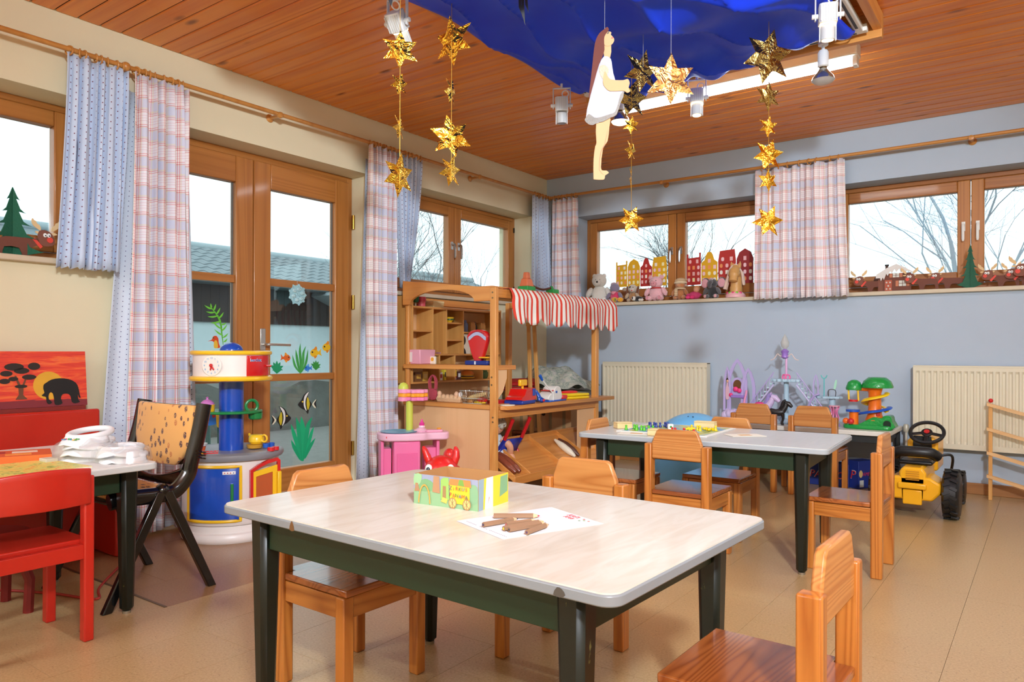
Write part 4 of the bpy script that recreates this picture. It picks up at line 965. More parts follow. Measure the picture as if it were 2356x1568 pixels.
# ------------------------------------------------------------------ goods on the counter
def rot_thing(*a, **k): return thing(*a, **k)
cr = thing('toy_cash_register', 'red and blue toy cash register with a yellow display on the counter', 'cash register', (.985, -1.80, .60), radians(8))
MB().box(-.085, -.09, 0, .06, .105, .028).build('base', pm((24, 56, 150), .3), cr, bev=.008)
MB().prism(smoothpoly([(-.09, .028), (-.085, .05), (-.055, .062), (-.03, .098), (-.01, .105), (.1, .105), (.105, .1), (.105, .028)], 3), .125, frame_m((-.068, 0, 0), (0, 1, 0), (0, 0, 1))).build('body', pm((214, 28, 24), .22, coat=.4), cr, bev=.006)
MB().box(.0575, .06, .055, .0605, .106, .104).build('blue_panel', pm((24, 70, 170), .3), cr, bev=.002)
MB().cyl((.0, .02, .1), (.0, .02, .128), .009).build('display_stem', pm((246, 180, 20), .3), cr); MB().box(-.01, -.03, .122, .012, .072, .166).build('display', pm((248, 190, 24), .3), cr, bev=.006)
rs = thing('scanner_till', 'white toy till with blue base and microphone stalk on the counter', 'toy till', (.985, -1.43, .60), radians(4))
MB().box(-.08, -.11, 0, .055, .14, .012).build('base', pm((30, 90, 190), .3), rs, bev=.004); MB().box(-.06, .09, .012, .05, .165, .04).build('red_block', pm((222, 48, 48), .3), rs, bev=.004)
MB().prism(smoothpoly([(-.1, .012), (-.1, .045), (-.03, .075), (-.02, .09), (.01, .108), (.05, .106), (.075, .08), (.078, .012)], 3), .1, frame_m((-.055, 0, 0), (0, 1, 0), (0, 0, 1))).build('body', pm((232, 230, 224), .35), rs, bev=.005)
MB().box(.044, -.01, .06, .047, .014, .076).build('blue_key', pm((36, 100, 190), .3), rs); MB().box(-.05, -.06, .076, .04, -.015, .082).build('red_key', pm((214, 50, 44), .3), rs)
MB().tube(smoothline([(.05, -.055, .01), (.05, -.06, .06), (.03, -.12, .12), (.02, -.165, .165)], 6), .005, 8).build('stalk', pm((226, 226, 222), .4), rs); MB().tube([(.02, -.158, .155), (.016, -.185, .19)], [.008, .012], 10).build('microphone', pm((24, 90, 190), .3), rs)
sn = thing('toy_hand_scanner', 'blue toy hand scanner leaning on the white till', 'toy scanner', (1.02, -1.615, .60)); MB().tube(smoothline([(0, 0, .016), (-.012, -.004, .045), (-.03, -.012, .085)], 5), [.026]*4+[.018]*4+[.012]*3, 12, flat=.75).build('handle', pm((24, 84, 180), .3), sn); MB().ell((.012, 0, .018), (.018, .026, .017), 16, 8).build('head', pm((28, 60, 150), .3), sn); MB().ell((.028, 0, .018), (.006, .014, .009), 12, 8).build('red_button', pm((220, 40, 50), .3), sn)
yc = thing('yellow_case', 'yellow plastic toy case with a red lid on the counter end', 'case', (.96, -1.06, .60), radians(-12)); MB().box(-.055, -.15, 0, .055, .11, .02).build('bottom', pm((238, 206, 24), .3), yc, bev=.007); MB().box(-.055, -.15, .022, .055, .11, .042).build('lid', pm((240, 210, 30), .3), yc, bev=.007); MB().ell((-.04, -.02, .047), (.02, .1, .014), 16, 8).build('red_handle', pm((216, 40, 44), .3), yc)
pp = MB().prism(circ(.05, 28), .006).build('toy_plate', pm((236, 232, 214), .4), None, bev=.002, loc=(1.0, -1.975, .60)); tag(pp, 'flat white toy plate on the counter beside the post', 'plate')
rt = MB().box(-.04, -.07, 0, .04, .07, .03).build('red_tray', pm((180, 24, 24), .35), None, bev=.005, loc=(.87, -1.93, .60)); tag(rt, 'low dark red toy tray behind the cash register', 'tray')
# ------------------------------------------------------------------ behind the counter
stl = thing('wooden_stool', 'brown wooden stool carrying a cardboard box in the corner', 'stool', (.34, -.62, 0), radians(18)); M_STO = wood('stool_wood', (150, 88, 46), (110, 60, 30), 'z', .5)
MB().box(-.2, -.2, .262, .2, .2, .285).build('seat', M_STO, stl, bev=.005)
for sx in (-1, 1):
    for sy in (-1, 1): MB().box(sx*.17-.02, sy*.17-.02, 0, sx*.17+.02, sy*.17+.02, .262).build('leg', M_STO, stl, bev=.003)
    MB().box(sx*.17-.008, -.15, .2, sx*.17+.008, .15, .262).build('apron', M_STO, stl); MB().box(-.15, sx*.17-.008, .2, .15, sx*.17+.008, .262).build('apron', M_STO, stl)
cb = thing('cardboard_box', 'large brown cardboard box with tape strips on the stool', 'cardboard box', (.36, -.56, .286), radians(14)); M_CARD = pm((176, 132, 88), .8, var=.08)
MB().box(-.30, -.21, 0, .30, .21, .335).build('carton', M_CARD, cb, bev=.004)
for x in (-.14, .0, .12, .24): MB().box(x-.013, -.2125, .03, x+.013, -.2095, .2).build('tape_strip', pm((132, 112, 76), .4), cb)
MB().prism(circ(.016, 16, .06, .15), .002, XZ((0, -.21, 0))).build('hole', pm((24, 18, 14), .9), cb)
cu = thing('floral_cushion', 'grey green floral cushion slumped on the cardboard box', 'cushion', (.44, -.47, .625), .2)
def floral():
    m, t, b = newmat('floral_cotton'); g = G(t); setp(b, .9)
    tc = g.n('ShaderNodeTexCoord'); v = tc.outputs['Object']; n = g.noise(v, 22, 5, .7, 1.5)
    vo = g.n('ShaderNodeTexVoronoi'); g.put(vo.inputs['Vector'], v); vo.inputs['Scale'].default_value = 16
    c = g.ramp(n, [(.35, lin((120, 138, 132))), (.5, lin((176, 186, 174))), (.65, lin((206, 204, 190)))])
    t.links.new(g.mix(g.m('MULTIPLY', g.m('LESS_THAN', vo.outputs['Distance'], .3), .35), c, lin((196, 190, 196))), b.inputs['Base Color']); return m
P = []
for j in range(17):
    row = []
    for i in range(25):
        u = -1+2*i/24; v = -1+2*j/16; e = (1-abs(u)**3)*(1-abs(v)**3)
        row.append((.31*u, .21*v, .03+.16*e*(1-.35*u)+.02*sin(6*u+3*v)+.012*sin(11*u-5*v)))
    P.append(row)
m = MB().grid(P); m.grid([[(p[0], p[1], -.005) for p in r][::-1] for r in P]); m.build('pillow', floral(), cu)
rb = thing('red_suitcase', 'red toy suitcase lying open on the cardboard box edge', 'suitcase', (.2, -.765, .623), radians(25)); MB().box(-.16, -.05, 0, .17, .05, .035).build('lower_shell', pm((178, 24, 28), .35), rb, bev=.012); MB().add([(-.16, -.05, .038), (.17, -.05, .038), (.19, .06, .06), (-.14, .06, .06), (-.16, -.05, .07), (.17, -.05, .07), (.2, .06, .115), (-.14, .06, .1)], [(0, 3, 2, 1), (4, 5, 6, 7), (0, 1, 5, 4), (1, 2, 6, 5), (2, 3, 7, 6), (3, 0, 4, 7)]).build('upper_shell', pm((184, 26, 30), .35), rb, bev=.012)
es = thing('wooden_easel', 'knotty wooden easel frame leaning behind the stall', 'easel', (.37, -.91, 0))
for dx in (0, .055): MB().frus((.1+dx*1.6, 0, 0), (.035, .02, 0), (.02+dx, .05, 1.2), (.03, .02, 0)).build('pole', M_SUZ, es, bev=.003)
MB().box(.0, .04, 1.17, .11, .06, 1.2).build('cross_bar', M_SUZ, es)
# doll in a toy stroller below the counter
stv = thing('doll_stroller', 'blue and red folding doll stroller under the stall counter', 'stroller', (.80, -1.80, 0))
M_SB = pm((28, 44, 150), .35); M_SR = pm((196, 26, 34), .35)
for y in (-.1, .1):
    MB().tube([(-.05, y, .03), (.0, y, .2), (.12, y, .36)], .012, 8).build('frame_tube', M_SB, stv); MB().tube([(.12, y, .36), (.19, y, .50)], .013, 8).build('handle_tube', M_SR, stv); MB().tube([(.12, y, .03), (.02, y, .2)], .011, 8).build('frame_tube', M_SB, stv)
    MB().ell((.06, y+.012, .25), (.03, .014, .04), 12, 8).build('joint', M_SR, stv)
    for x in (-.05, .12): MB().torus((x, y, .03), .024, .008, (0, 1, 0), 16, 6).build('wheel', M_BLACK, stv)
MB().add([(-.05, -.1, .2), (-.05, .1, .2), (.04, .1, .19), (.04, -.1, .19), (.12, .1, .36), (.12, -.1, .36)], [(0, 1, 2, 3), (3, 2, 4, 5)]).build('seat_cloth', M_SB, stv, solid=.004)
dl_ = thing('baby_doll', 'baby doll with curly grey blond hair in the stroller', 'doll', (.82, -1.86, .21)); M_SKIN = pm((226, 164, 130), .5)
MB().ell((.0, 0, .24), (.055, .055, .062), 18, 12).build('head', M_SKIN, dl_)
m = MB(); rd = random.Random(2)
for i in range(60):
    a = rd.uniform(0, 2*pi); e = rd.uniform(-.2, 1.5); p = Vector((cos(a)*cos(e)*.058, sin(a)*cos(e)*.058, .245+.064*sin(e))); m.ell(p, rd.uniform(.012, .02), 7, 5)
m.build('hair', pm((190, 182, 166), .8, var=.2), dl_)
MB().lathe([(0, 0), (.07, .0), (.075, .06), (.055, .14), (.03, .175), (0, .18)], 18).build('dress', pm((206, 218, 228), .8), dl_)
MB().tube(smoothline([(.05, -.01, .15), (.10, .02, .10), (.07, .05, .03), (.05, .05, 0)], 5), [.026]*5+[.024]*5+[.02]*5+[.018], 10).build('arm', M_SKIN, dl_); MB().tube(smoothline([(-.04, -.04, .15), (.0, -.08, .09), (.05, -.06, .03)], 5), .02, 10).build('arm', M_SKIN, dl_)
MB().tube(smoothline([(.02, .03, .02), (.1, .04, .03), (.11, .04, -.08)], 5), .022, 10).build('leg', M_SKIN, dl_)
MB().tube(smoothline([(.02, -.03, .02), (.1, -.03, .03), (.11, -.03, -.08)], 5), .022, 10).build('leg', M_SKIN, dl_)
# tray goods: lie on the slope
def onslope(name, label, cat, pts, r, c, rough=.3):
    o = MB().tube(smoothline(pts, 6), r, 12); k = o.build(name, pm(c, rough, var=.2, bump=.2, bscale=40), None); tag(k, label, cat, 'goods in the sloped tray'); return k
sz = lambda x: .312+(x-.80)*(.124-.312)/.30
sgs = thing('toy_sausage_pair', 'pair of brown toy sausages in the sloped tray', 'toy food', group='goods in the sloped tray')
for dy in (0, .048):
    pp_ = smoothline([(x, -1.99+dy+.03*(x-.85), sz(x)+.026) for x in (.90, .95, 1.0, 1.04, 1.075)], 4); nn = len(pp_)
    MB().tube(pp_, [.012+.013*min(1, 3.2*min(i, nn-1-i)/nn*1.2) for i in range(nn)], 12).build('sausage', pm((132, 66, 44), .25, var=.2), sgs)
for nm, lb, y, c in (('toy_loaf', 'white toy loaf in the sloped tray', -1.20, (238, 228, 204)), ('toy_loaf', 'dark brown toy loaf behind the white one in the tray', -1.145, (92, 54, 38))):
    pp_ = smoothline([(x, y+.03*(x-.85), sz(x)+.024) for x in (.87, .93, 1.0, 1.05)], 4); nn = len(pp_)
    o = MB().tube(pp_, [.008+.018*min(1, 3*min(i, nn-1-i)/nn) for i in range(nn)], 12).build(nm, pm(c, .4, var=.12), None); tag(o, lb, 'toy food', 'goods in the sloped tray')
# ================================================================== round toy cooker
ck = thing('toy_cooker', 'round white toy cooker with blue pillar, yellow rings and clock', 'toy kitchen', (.43, -3.64, 0), radians(57))
Y_ = pm((246, 196, 36), .3, coat=.2); BL = pm((22, 74, 178), .25, coat=.3); WH = pm((238, 230, 226), .35); RD = pm((208, 30, 34), .25, coat=.3); GN = pm((22, 128, 66), .3, coat=.2); GY = pm((138, 140, 146), .35)
MB().lathe([(0, 0), (.232, 0), (.243, .012), (.245, .03), (.236, .045), (.219, .05), (.217, .085), (0, .085)], 56).build('base', WH, ck)
MB().lathe([(.2, .082), (.226, .088), (.237, .105), (.237, .405), (.2, .408)], 56).build('body', WH, ck)
MB().lathe([(0, .402), (.225, .402), (.256, .41), (.264, .424), (.262, .438), (.248, .446), (.2, .446), (.15, .44), (0, .44)], 56).build('worktop', GY, ck)
MB().cyl((0, 0, .44), (0, 0, .81), .061, n=32).build('pillar', BL, ck)
MB().lathe([(0, .800), (.19, .8), (.2035, .805), (.207, .814), (.2035, .823), (.19, .828), (0, .828)], 56).build('lower_ring', Y_, ck)
MB().lathe([(.0, .826), (.187, .826), (.187, .935), (0, .935)], 56).build('drum', WH, ck)
MB().lathe([(0, .934), (.19, .934), (.2, .938), (.203, .946), (.2, .954), (.19, .958), (0, .958)], 56).build('upper_ring', Y_, ck)
MB().ell((.0, 0, .955), (.058, .058, .046), 24, 14).build('dome', BL, ck)
def cyl_patch(r, f0, f1, z0, z1, name, mat, parent, th=.006, n=14):
    P = [[(r*sin(f0+(f1-f0)*i/n), -r*cos(f0+(f1-f0)*i/n), z) for i in range(n+1)] for z in (z1, (z0+z1)/2, z0)]
    return MB().grid(P).build(name, mat, parent, solid=th, bev=.002)
def cyl_frame(r, f0, f1, z0, z1, name, mat, parent, rr=.008):
    p = []; n = 12
    for i in range(n+1): p.append((f0+(f1-f0)*i/n, z1))
    for i in range(1, 6): p.append((f1, z1+(z0-z1)*i/6))
    for i in range(n+1): p.append((f1-(f1-f0)*i/n, z0))
    for i in range(1, 6): p.append((f0, z0+(z1-z0)*i/6))
    return MB().tube([(r*sin(f), -r*cos(f), z) for f, z in p], rr, 8, True).build(name, mat, parent)
R_ = radians
fd = cyl_patch(.2395, R_(-53), R_(9), .12, .378, 'fridge_door', BL, ck); cyl_frame(.241, R_(-54.5), R_(10.5), .115, .383, 'door_frame', Y_, fd, .0085)
MB().tube([(.25*sin(R_(1)), -.25*cos(R_(1)), .30), (.256*sin(R_(1)), -.256*cos(R_(1)), .26), (.256*sin(R_(1)), -.256*cos(R_(1)), .18), (.25*sin(R_(1)), -.25*cos(R_(1)), .15)], .0075, 8).build('handle', GN, fd)
cyl_patch(.2445, R_(-9.5), R_(5), .346, .362, 'control_strip', pm((240, 236, 236), .4), fd, .002)
for i, c in enumerate(((204, 40, 40),)*3+((40, 90, 180),)): f = R_(-7+3.2*i); MB().ell((.2462*sin(f), -.2462*cos(f), .354), .0028, 8, 6).build('control_dot', pm(c, .4), fd)
od = thing('oven_door', None, None); od.parent = ck
MOD = frame_m((.085, -.222, 0), (cos(R_(18)), sin(R_(18)), 0), (0, 0, 1))
def inframe(pts, t_, mat, nm, off=0.): return MB().prism(pts, t_, MOD @ Matrix.Translation((0, 0, off))).build(nm, mat, od, bev=.003)
def ringpoly(o, i, th_, mat, nm, off):
    n = len(o); v = [(p[0], p[1], 0) for p in o]+[(p[0], p[1], 0) for p in i]; v += [(p[0], p[1], th_) for p in v]
    f = []
    for k in range(n):
        k2 = (k+1) % n; f += [(k, n+k, n+k2, k2), (2*n+k, 2*n+k2, 3*n+k2, 3*n+k), (k, k2, 2*n+k2, 2*n+k), (n+k2, n+k, 3*n+k, 3*n+k2)]
    return MB().add(v, f, MOD @ Matrix.Translation((0, 0, off))).build(nm, mat, od)
ob = [(0, .12), (0, .36), (.04, .385), (.09, .405), (.14, .412), (.152, .40), (.152, .12)]
ringpoly(ob, [(.014, .134), (.014, .352), (.05, .372), (.09, .388), (.132, .396), (.138, .39), (.138, .134)], .02, RD, 'door_rim', 0)
ringpoly([(.014, .134), (.014, .35), (.05, .357), (.09, .366), (.132, .376), (.138, .376), (.138, .134)], [(.03, .15), (.03, .325), (.05, .33), (.09, .338), (.112, .343), (.115, .343), (.115, .15)], .008, Y_, 'inner_frame', .004)
inframe([(.03, .15), (.03, .326), (.115, .344), (.115, .15)], .002, glassmat('amber_plastic', (226, 120, 70), .08, .55), 'window', .006)
MB().box(.134, .002, .13, .156, .03, .345, MOD @ Matrix(((1, 0, 0, 0), (0, 0, 1, 0), (0, 1, 0, 0), (0, 0, 0, 1)))).build('edge_bar', Y_, od, bev=.006)
dd = cyl_patch(.1895, R_(22), R_(74), .829, .932, 'microwave_door', RD, ck, .004)
MB().tube([(.196*sin(R_(58)), -.196*cos(R_(58)), .879), (.21*sin(R_(66)), -.21*cos(R_(66)), .879)], .006, 8).build('handle', RD, dd)
f = R_(37); MT = frame_m((.1935*sin(f), -.1935*cos(f), .909), (cos(f), sin(f), 0), (0, 0, 1))
text('berchet', .021, pm((240, 244, 250), .4), dd, MT @ Matrix.Diagonal((1.07, 1.16, 1, 1)), .0008, 'lettering_outline'); text('berchet', .021, pm((40, 120, 200), .4), dd, MT @ Matrix.Translation((0, 0, .0012)), .0005)
# clock
f = R_(-29); MK = frame_m((.1895*sin(f), -.1895*cos(f), .882), (cos(f), sin(f), 0), (0, 0, 1))
kf = MB().prism(circ(.0515, 40), .006, MK @ Matrix.Translation((0, 0, -.004))).build('clock_face', pm((240, 236, 230), .35), ck, bev=.002); MB().prism(circ(.045, 40), .0012, MK @ Matrix.Translation((0, 0, .002))).build('dial', pm((236, 230, 222), .4), kf)
for h in range(1, 13):
    a = pi/2-h*pi/6; text(str(h), .0135, pm((56, 150, 206), .4), kf, MK @ Matrix.Translation((.038*cos(a), .038*sin(a), .0036)), .0004, 'numeral')
for a, L in ((-100, .024), (-55, .026)):
    MB().box(-.004, -.004, 0, L, .004, .006, MK @ Matrix.Translation((0, 0, .0034)) @ Matrix.Rotation(R_(a), 4, 'Z')).build('clock_hand', RD, kf, bev=.003)
MB().prism(circ(.008, 16), .012, MK @ Matrix.Translation((.001, .002, .0034))).build('hand_knob', RD, kf, bev=.003)
# green shelf with cup holder
MB().prism([(.155*cos(2*pi*i/40), .155*sin(2*pi*i/40)*.9) for i in range(40)], .014, bot=.632).build('ring_shelf', GN, ck, bev=.005)
ch = MB().lathe([(.0, .598), (.028, .598), (.034, .604), (.036, .632), (.032, .632), (0, .61)], 24, (.118, -.04, 0)).build('cup_holder', GN, ck)
MB().torus((.10, -.03, .668), .03, .008, (.25, -1, 0), 24, 8, 0, 2*pi).build('loop', GN, ck)
# controls and utensils on the worktop
gb = thing('burner_grid', None, None); gb.parent = ck
for i in range(6): MB().box(-.155+.017*i, -.19, .447, -.15+.017*i, -.115, .452).build('grid_bar', RD, gb)
for y in (-.19, -.117): MB().box(-.158, y-.003, .446, -.06, y+.003, .452).build('grid_bar', RD, gb)
for x, y, c, nm in ((-.145, -.215, (240, 196, 40), 'knob'), (.19, -.16, (208, 34, 40), 'knob'), (.215, -.125, (208, 34, 40), 'knob')):
    MB().lathe([(0, .44), (.018, .44), (.017, .458), (0, .46)], 18, (x, y, .004)).build(nm, pm(c, .3), ck)
MB().ell((-.118, -.226, .452), .0055, 8, 6).build('lamp_dot', RD, ck); MB().ell((-.172, -.2, .452), .0055, 8, 6).build('lamp_dot', GN, ck)
def inlocal(o): o.parent = None
def at_ck(x, y, z):
    a = R_(57); return (.43+x*cos(a)-y*sin(a), -3.64+x*sin(a)+y*cos(a), z)
lath('toy_casserole', 'yellow toy pot with a purple lid on the green ring of the cooker', 'pot', at_ck(-.115, -.06, .646), [('pot', [(0, 0), (.033, 0), (.036, .006), (.036, .03), (.038, .034), (.036, .036), (0, .036)], (244, 190, 30), .3), ('lid', [(.034, .036), (.031, .046), (.018, .058), (.006, .062), (.005, .068), (.008, .072), (0, .076)], (196, 120, 190), .35)])
lath('toy_pan', 'orange toy pan at the bottom of the stack on the cooker', 'pan', at_ck(-.165, -.035, .446), [('pan', [(0, 0), (.04, 0), (.044, .022), (0, .022)], (232, 100, 36), .35)], 'stacked toy pans')
lath('toy_pan', 'white toy pan in the middle of the stack on the cooker', 'pan', at_ck(-.165, -.035, .446), [('pan', [(0, .022), (.048, .024), (.052, .036), (0, .036)], (226, 222, 214), .35)], 'stacked toy pans')
lath('toy_pan', 'yellow toy pan with a blue lid on top of the stack', 'pan', at_ck(-.165, -.035, .446), [('pan', [(0, .036), (.032, .036), (.034, .06), (0, .06)], (242, 194, 40), .35), ('lid', [(.034, .06), (.033, .066), (.02, .072), (0, .073)], (36, 84, 170), .35), ('lid_knob', [(.006, .072), (.007, .084), (.004, .09), (0, .091)], (244, 200, 40), .35)], 'stacked toy pans')
tp = lath('toy_teapot', 'yellow toy teapot with a looped handle on the cooker top', 'teapot', at_ck(.125, -.005, .466), [('body', [(0, 0), (.03, 0), (.04, .012), (.04, .032), (.032, .046), (.028, .048), (0, .048)], (240, 196, 40), .3)])
MB().torus((.052, .01, .03), .018, .005, (.3, -1, 0), 20, 8).build('handle', Y_, tp); MB().tube([(-.03, 0, .015), (-.05, -.005, .035), (-.058, -.006, .05)], [.009, .007, .006], 8).build('spout', Y_, tp)
bt = lath('toy_basket', 'amber toy bowl under the yellow teapot', 'bowl', at_ck(.115, -.02, .446), [('bowl', [(0, 0), (.036, 0), (.042, .018), (0, .018)], (206, 150, 50), .35)])
for i, (x, y) in enumerate(((.172, -.03), (.2, -.005))): lath('toy_cup', ('blue toy cup beside the amber bowl on the cooker', 'blue toy cup nearest the door on the cooker')[i], 'cup', at_ck(x, y, .446), [('cup', [(0, 0), (.016, 0), (.017, .022), (.014, .022), (.013, .004), (0, .004)], (36, 90, 186), .35)])

# ================================================================== stickers on the garden door panes
def sticker(name, label, org, polys, group='window stickers', th=.0005, smooth=3):
    """polys: (part, [(px,py)...], colour) in photo-sized units around org=(u,v,y,z,dy,dz); lies on the pane"""
    u0, v0, y0, z0, dy, dz = org
    t = thing(name, label, 'sticker', (-.1995, y0, z0), group=group)
    for k, (pn, pts, c) in enumerate(polys):
        q = [((u-u0)*dy, -(v-v0)*dz) for u, v in pts]
        if smooth: q = smoothpoly(q, smooth)
        MB().prism(q, th, YZ((.0003+k*.0006, 0, 0))).build(pn, pm(c, .5), t)
    return t
DR = lambda u, v: (u, v, -2.682+(u-700)*.003614, .8378-(v-850)*.002956-(u-700)*.000077, .003614, .002956)
DL = lambda u, v: (u, v, -3.3284+(u-500)*.0029, 1.0899-(v-760)*.00265, .0029, .00265)
def frond(pts, w):
    """leaf outline along a spine with half width w"""
    L = []; Rr = []
    for i, (x, y) in enumerate(pts):
        a = pts[max(0, i-1)]; b = pts[min(len(pts)-1, i+1)]; dx, dy = b[0]-a[0], b[1]-a[1]; l = sqrt(dx*dx+dy*dy) or 1
        k = w*sin(pi*min(1, (i+.35)/(len(pts)-.5))) if len(pts) > 2 else w
        L.append((x-dy/l*k, y+dx/l*k)); Rr.append((x+dy/l*k, y-dx/l*k))
    return L+Rr[::-1]
fr_l = [('stem', frond([(514, 800), (510, 770), (508, 750), (503, 735), (494, 722), (485, 712)], 2.2), (92, 180, 50))]
for a, b in (((509, 765), (522, 750)), ((509, 760), (490, 745)), ((508, 750), (520, 745)), ((506, 742), (484, 747)), ((503, 735), (513, 722)), ((500, 730), (478, 733)), ((497, 726), (505, 712)), ((494, 722), (474, 722)), ((490, 718), (495, 704)), ((487, 715), (470, 708)), ((485, 712), (483, 703)), ((511, 780), (523, 770)), ((511, 775), (492, 762)), ((513, 790), (521, 782))):
    fr_l.append(('leaflet', frond([a, ((a[0]+b[0])/2, (a[1]+b[1])/2+1.5), b], 2.0), (112, 204, 60)))
sticker('seaweed_sticker', 'bright green curved seaweed sticker on the left door pane', DL(505, 760), fr_l)
sticker('seahorse_sticker', 'red and yellow seahorse sticker above the toy cooker', DL(497, 788), [('body', [(478, 789), (487, 785), (490, 778), (497, 776), (502, 782), (503, 792), (506, 803), (493, 803), (494, 794), (488, 788)], (222, 74, 34)), ('belly', [(493, 788), (499, 788), (501, 803), (492, 803)], (236, 190, 60)), ('eye', circ(1.6, 10, 491, 781), (40, 90, 50))])
for lb, u, v, s, c, c2, fl_ in (('orange fish sticker above the lower door bar', 660, 826, 1.0, (226, 104, 36), (240, 160, 50), -1), ('yellow fish sticker, the lower of two on the door', 725, 813, 1.25, (232, 186, 30), (226, 140, 30), 1), ('yellow fish sticker at the edge of the door pane', 754, 799, 1.25, (232, 186, 30), (226, 140, 30), 1), ('small blue fish sticker between green plants', 708, 849, .85, (50, 130, 220), (90, 170, 236), 1)):
    q = lambda pts: [(u+p[0]*s*fl_, v+p[1]*s) for p in pts]
    sticker('fish_sticker', lb, DR(u, v), [('body', q([(-9, 1), (-5, -6), (2, -7), (7, -2), (12, -8), (11, 0), (13, 6), (7, 3), (2, 7), (-5, 7)]), c), ('top_fin', q([(-3, -5), (2, -12), (4, -6)]), c2), ('lower_fin', q([(-2, 6), (0, 11), (4, 6)]), c2), ('eye', [(u-5*s*fl_+1.4*s*cos(a), v-1*s+1.6*s*sin(a)) for a in [i*pi/5 for i in range(10)]], (30, 40, 50))])
gp = [('blade', frond([(690, 859), (686, 840), (683, 822), (681, 808)], 3), (64, 160, 74)), ('blade', frond([(691, 859), (692, 836), (690, 812), (691, 794)], 3), (64, 160, 74)), ('blade', frond([(692, 859), (697, 838), (698, 815), (703, 800)], 3), (70, 168, 80)), ('blade', frond([(689, 859), (680, 846), (676, 834), (673, 820)], 2.6), (70, 168, 80)), ('blade', frond([(694, 858), (702, 842), (706, 825), (708, 808)], 2.6), (64, 160, 74))]
sticker('water_plant_sticker', 'tall feathery green plant sticker on the middle door pane', DR(690, 830), gp)
for lb, u, v, s, c in (('low bushy green plant sticker in the corner of the pane', 639, 851, 1.0, (28, 158, 104)), ('small green plant sticker beside the blue fish', 727, 845, .8, (54, 150, 64)), ):
    sticker('water_plant_sticker', lb, DR(u, v), [('blade', frond([(u, v+9*s), (u+dx*.6*s, v+dy*.5*s), (u+dx*s, v+dy*s)], 3.0*s), c) for dx, dy in ((-13, -8), (-9, 3), (-7, -14), (0, -17), (7, -14), (13, -6), (12, 3))])
sticker('water_plant_sticker', 'large emerald plant sticker on the lowest door pane', DR(697, 1010), [('blade', frond([(695, 1057), (691, 1010), (688, 985), (683, 963)], 6), (12, 166, 112)), ('blade', frond([(697, 1057), (699, 1005), (696, 980), (694, 962)], 6), (16, 176, 118)), ('blade', frond([(699, 1057), (706, 1005), (710, 980), (718, 965)], 5), (12, 166, 112)), ('blade', frond([(692, 1057), (682, 1015), (676, 995), (671, 977)], 4.5), (16, 176, 118)), ('blade', frond([(702, 1055), (710, 1025), (717, 1000), (722, 987)], 4), (16, 176, 118)), ('blade', frond([(690, 1057), (682, 1038), (676, 1025), (671, 1012)], 4), (12, 166, 112)), ('blade', frond([(703, 1055), (711, 1036), (718, 1024), (725, 1014)], 4), (12, 166, 112))])
for lb, u, v, fl_ in (('black, white and yellow angelfish sticker, upper one on the lowest pane', 706, 930, 1), ('black, white and yellow angelfish sticker beside the cooker pillar', 651, 961, -1)):
    q = lambda pts: [(u+p[0]*fl_, v+p[1]) for p in pts]
    sticker('angelfish_sticker', lb, DR(u, v), [('body', q([(-20, 2), (-12, -8), (-6, -20), (6, -27), (2, -14), (8, -4), (12, 4), (6, 14), (3, 25), (-3, 16), (-11, 12)]), (26, 26, 28)), ('white_stripe', q([(-4, -18), (5, -26), (-2, -10), (-3, 4), (0, 18), (-6, 8), (-7, -6)]), (236, 236, 232)), ('yellow_stripe', q([(2, -14), (5, -8), (7, 4), (3, 16), (0, 6), (0, -6)]), (206, 186, 40)), ('tail', q([(13, 2), (22, -8), (19, 2), (21, 13), (15, 8)]), (230, 226, 200)), ('tail_edge', q([(17, 1), (24, -8), (21, 1), (23, 12), (18, 6)]), (26, 26, 28)), ('eye', q([(-12, -4), (-10, -6), (-8, -4), (-10, -2)]), (226, 200, 60))])
sticker('parrot_fish_sticker', 'colourful blue and orange fish sticker behind the black chair', DL(492, 968), [('body', [(476, 955), (490, 950), (503, 958), (503, 975), (490, 980), (478, 978)], (44, 120, 206)), ('orange_fin', [(474, 948), (484, 946), (482, 962), (478, 972), (473, 960)], (226, 120, 40)), ('yellow_edge', [(497, 948), (504, 948), (505, 984), (499, 982)], (236, 200, 50)), ('red_patch', [(488, 950), (497, 950), (495, 962), (489, 962)], (190, 50, 40))])
# crystal paper snowflake hanging in front of the pane
sn_ = thing('snowflake_ornament', 'pale turquoise crumpled paper snowflake on the door glazing bar', 'ornament', (-.135, -2.79, 1.33))
fl6 = []
for i in range(48): a = 2*pi*i/48; fl6.append(((.066+.006*cos(9*a)+.004*cos(18*a))*cos(a), (.066+.006*cos(9*a)+.004*cos(18*a))*sin(a)))
MB().prism(fl6, .006, YZ((0, 0, 0))).build('disc', pm((160, 206, 216), .35, var=.2, bump=1.2, bscale=60), sn_, bev=.002)
for i in range(6):
    a = i*pi/3+.3; MB().ell((.008, .036*cos(a), .036*sin(a)), (.008, .02, .014), 10, 6).build('petal', pm((176, 216, 224), .3, bump=1.0, bscale=70), sn_)
MB().box(.0, -.0006, .066, .0008, .0006, .09).build('thread', pm((220, 220, 220), .6), sn_)

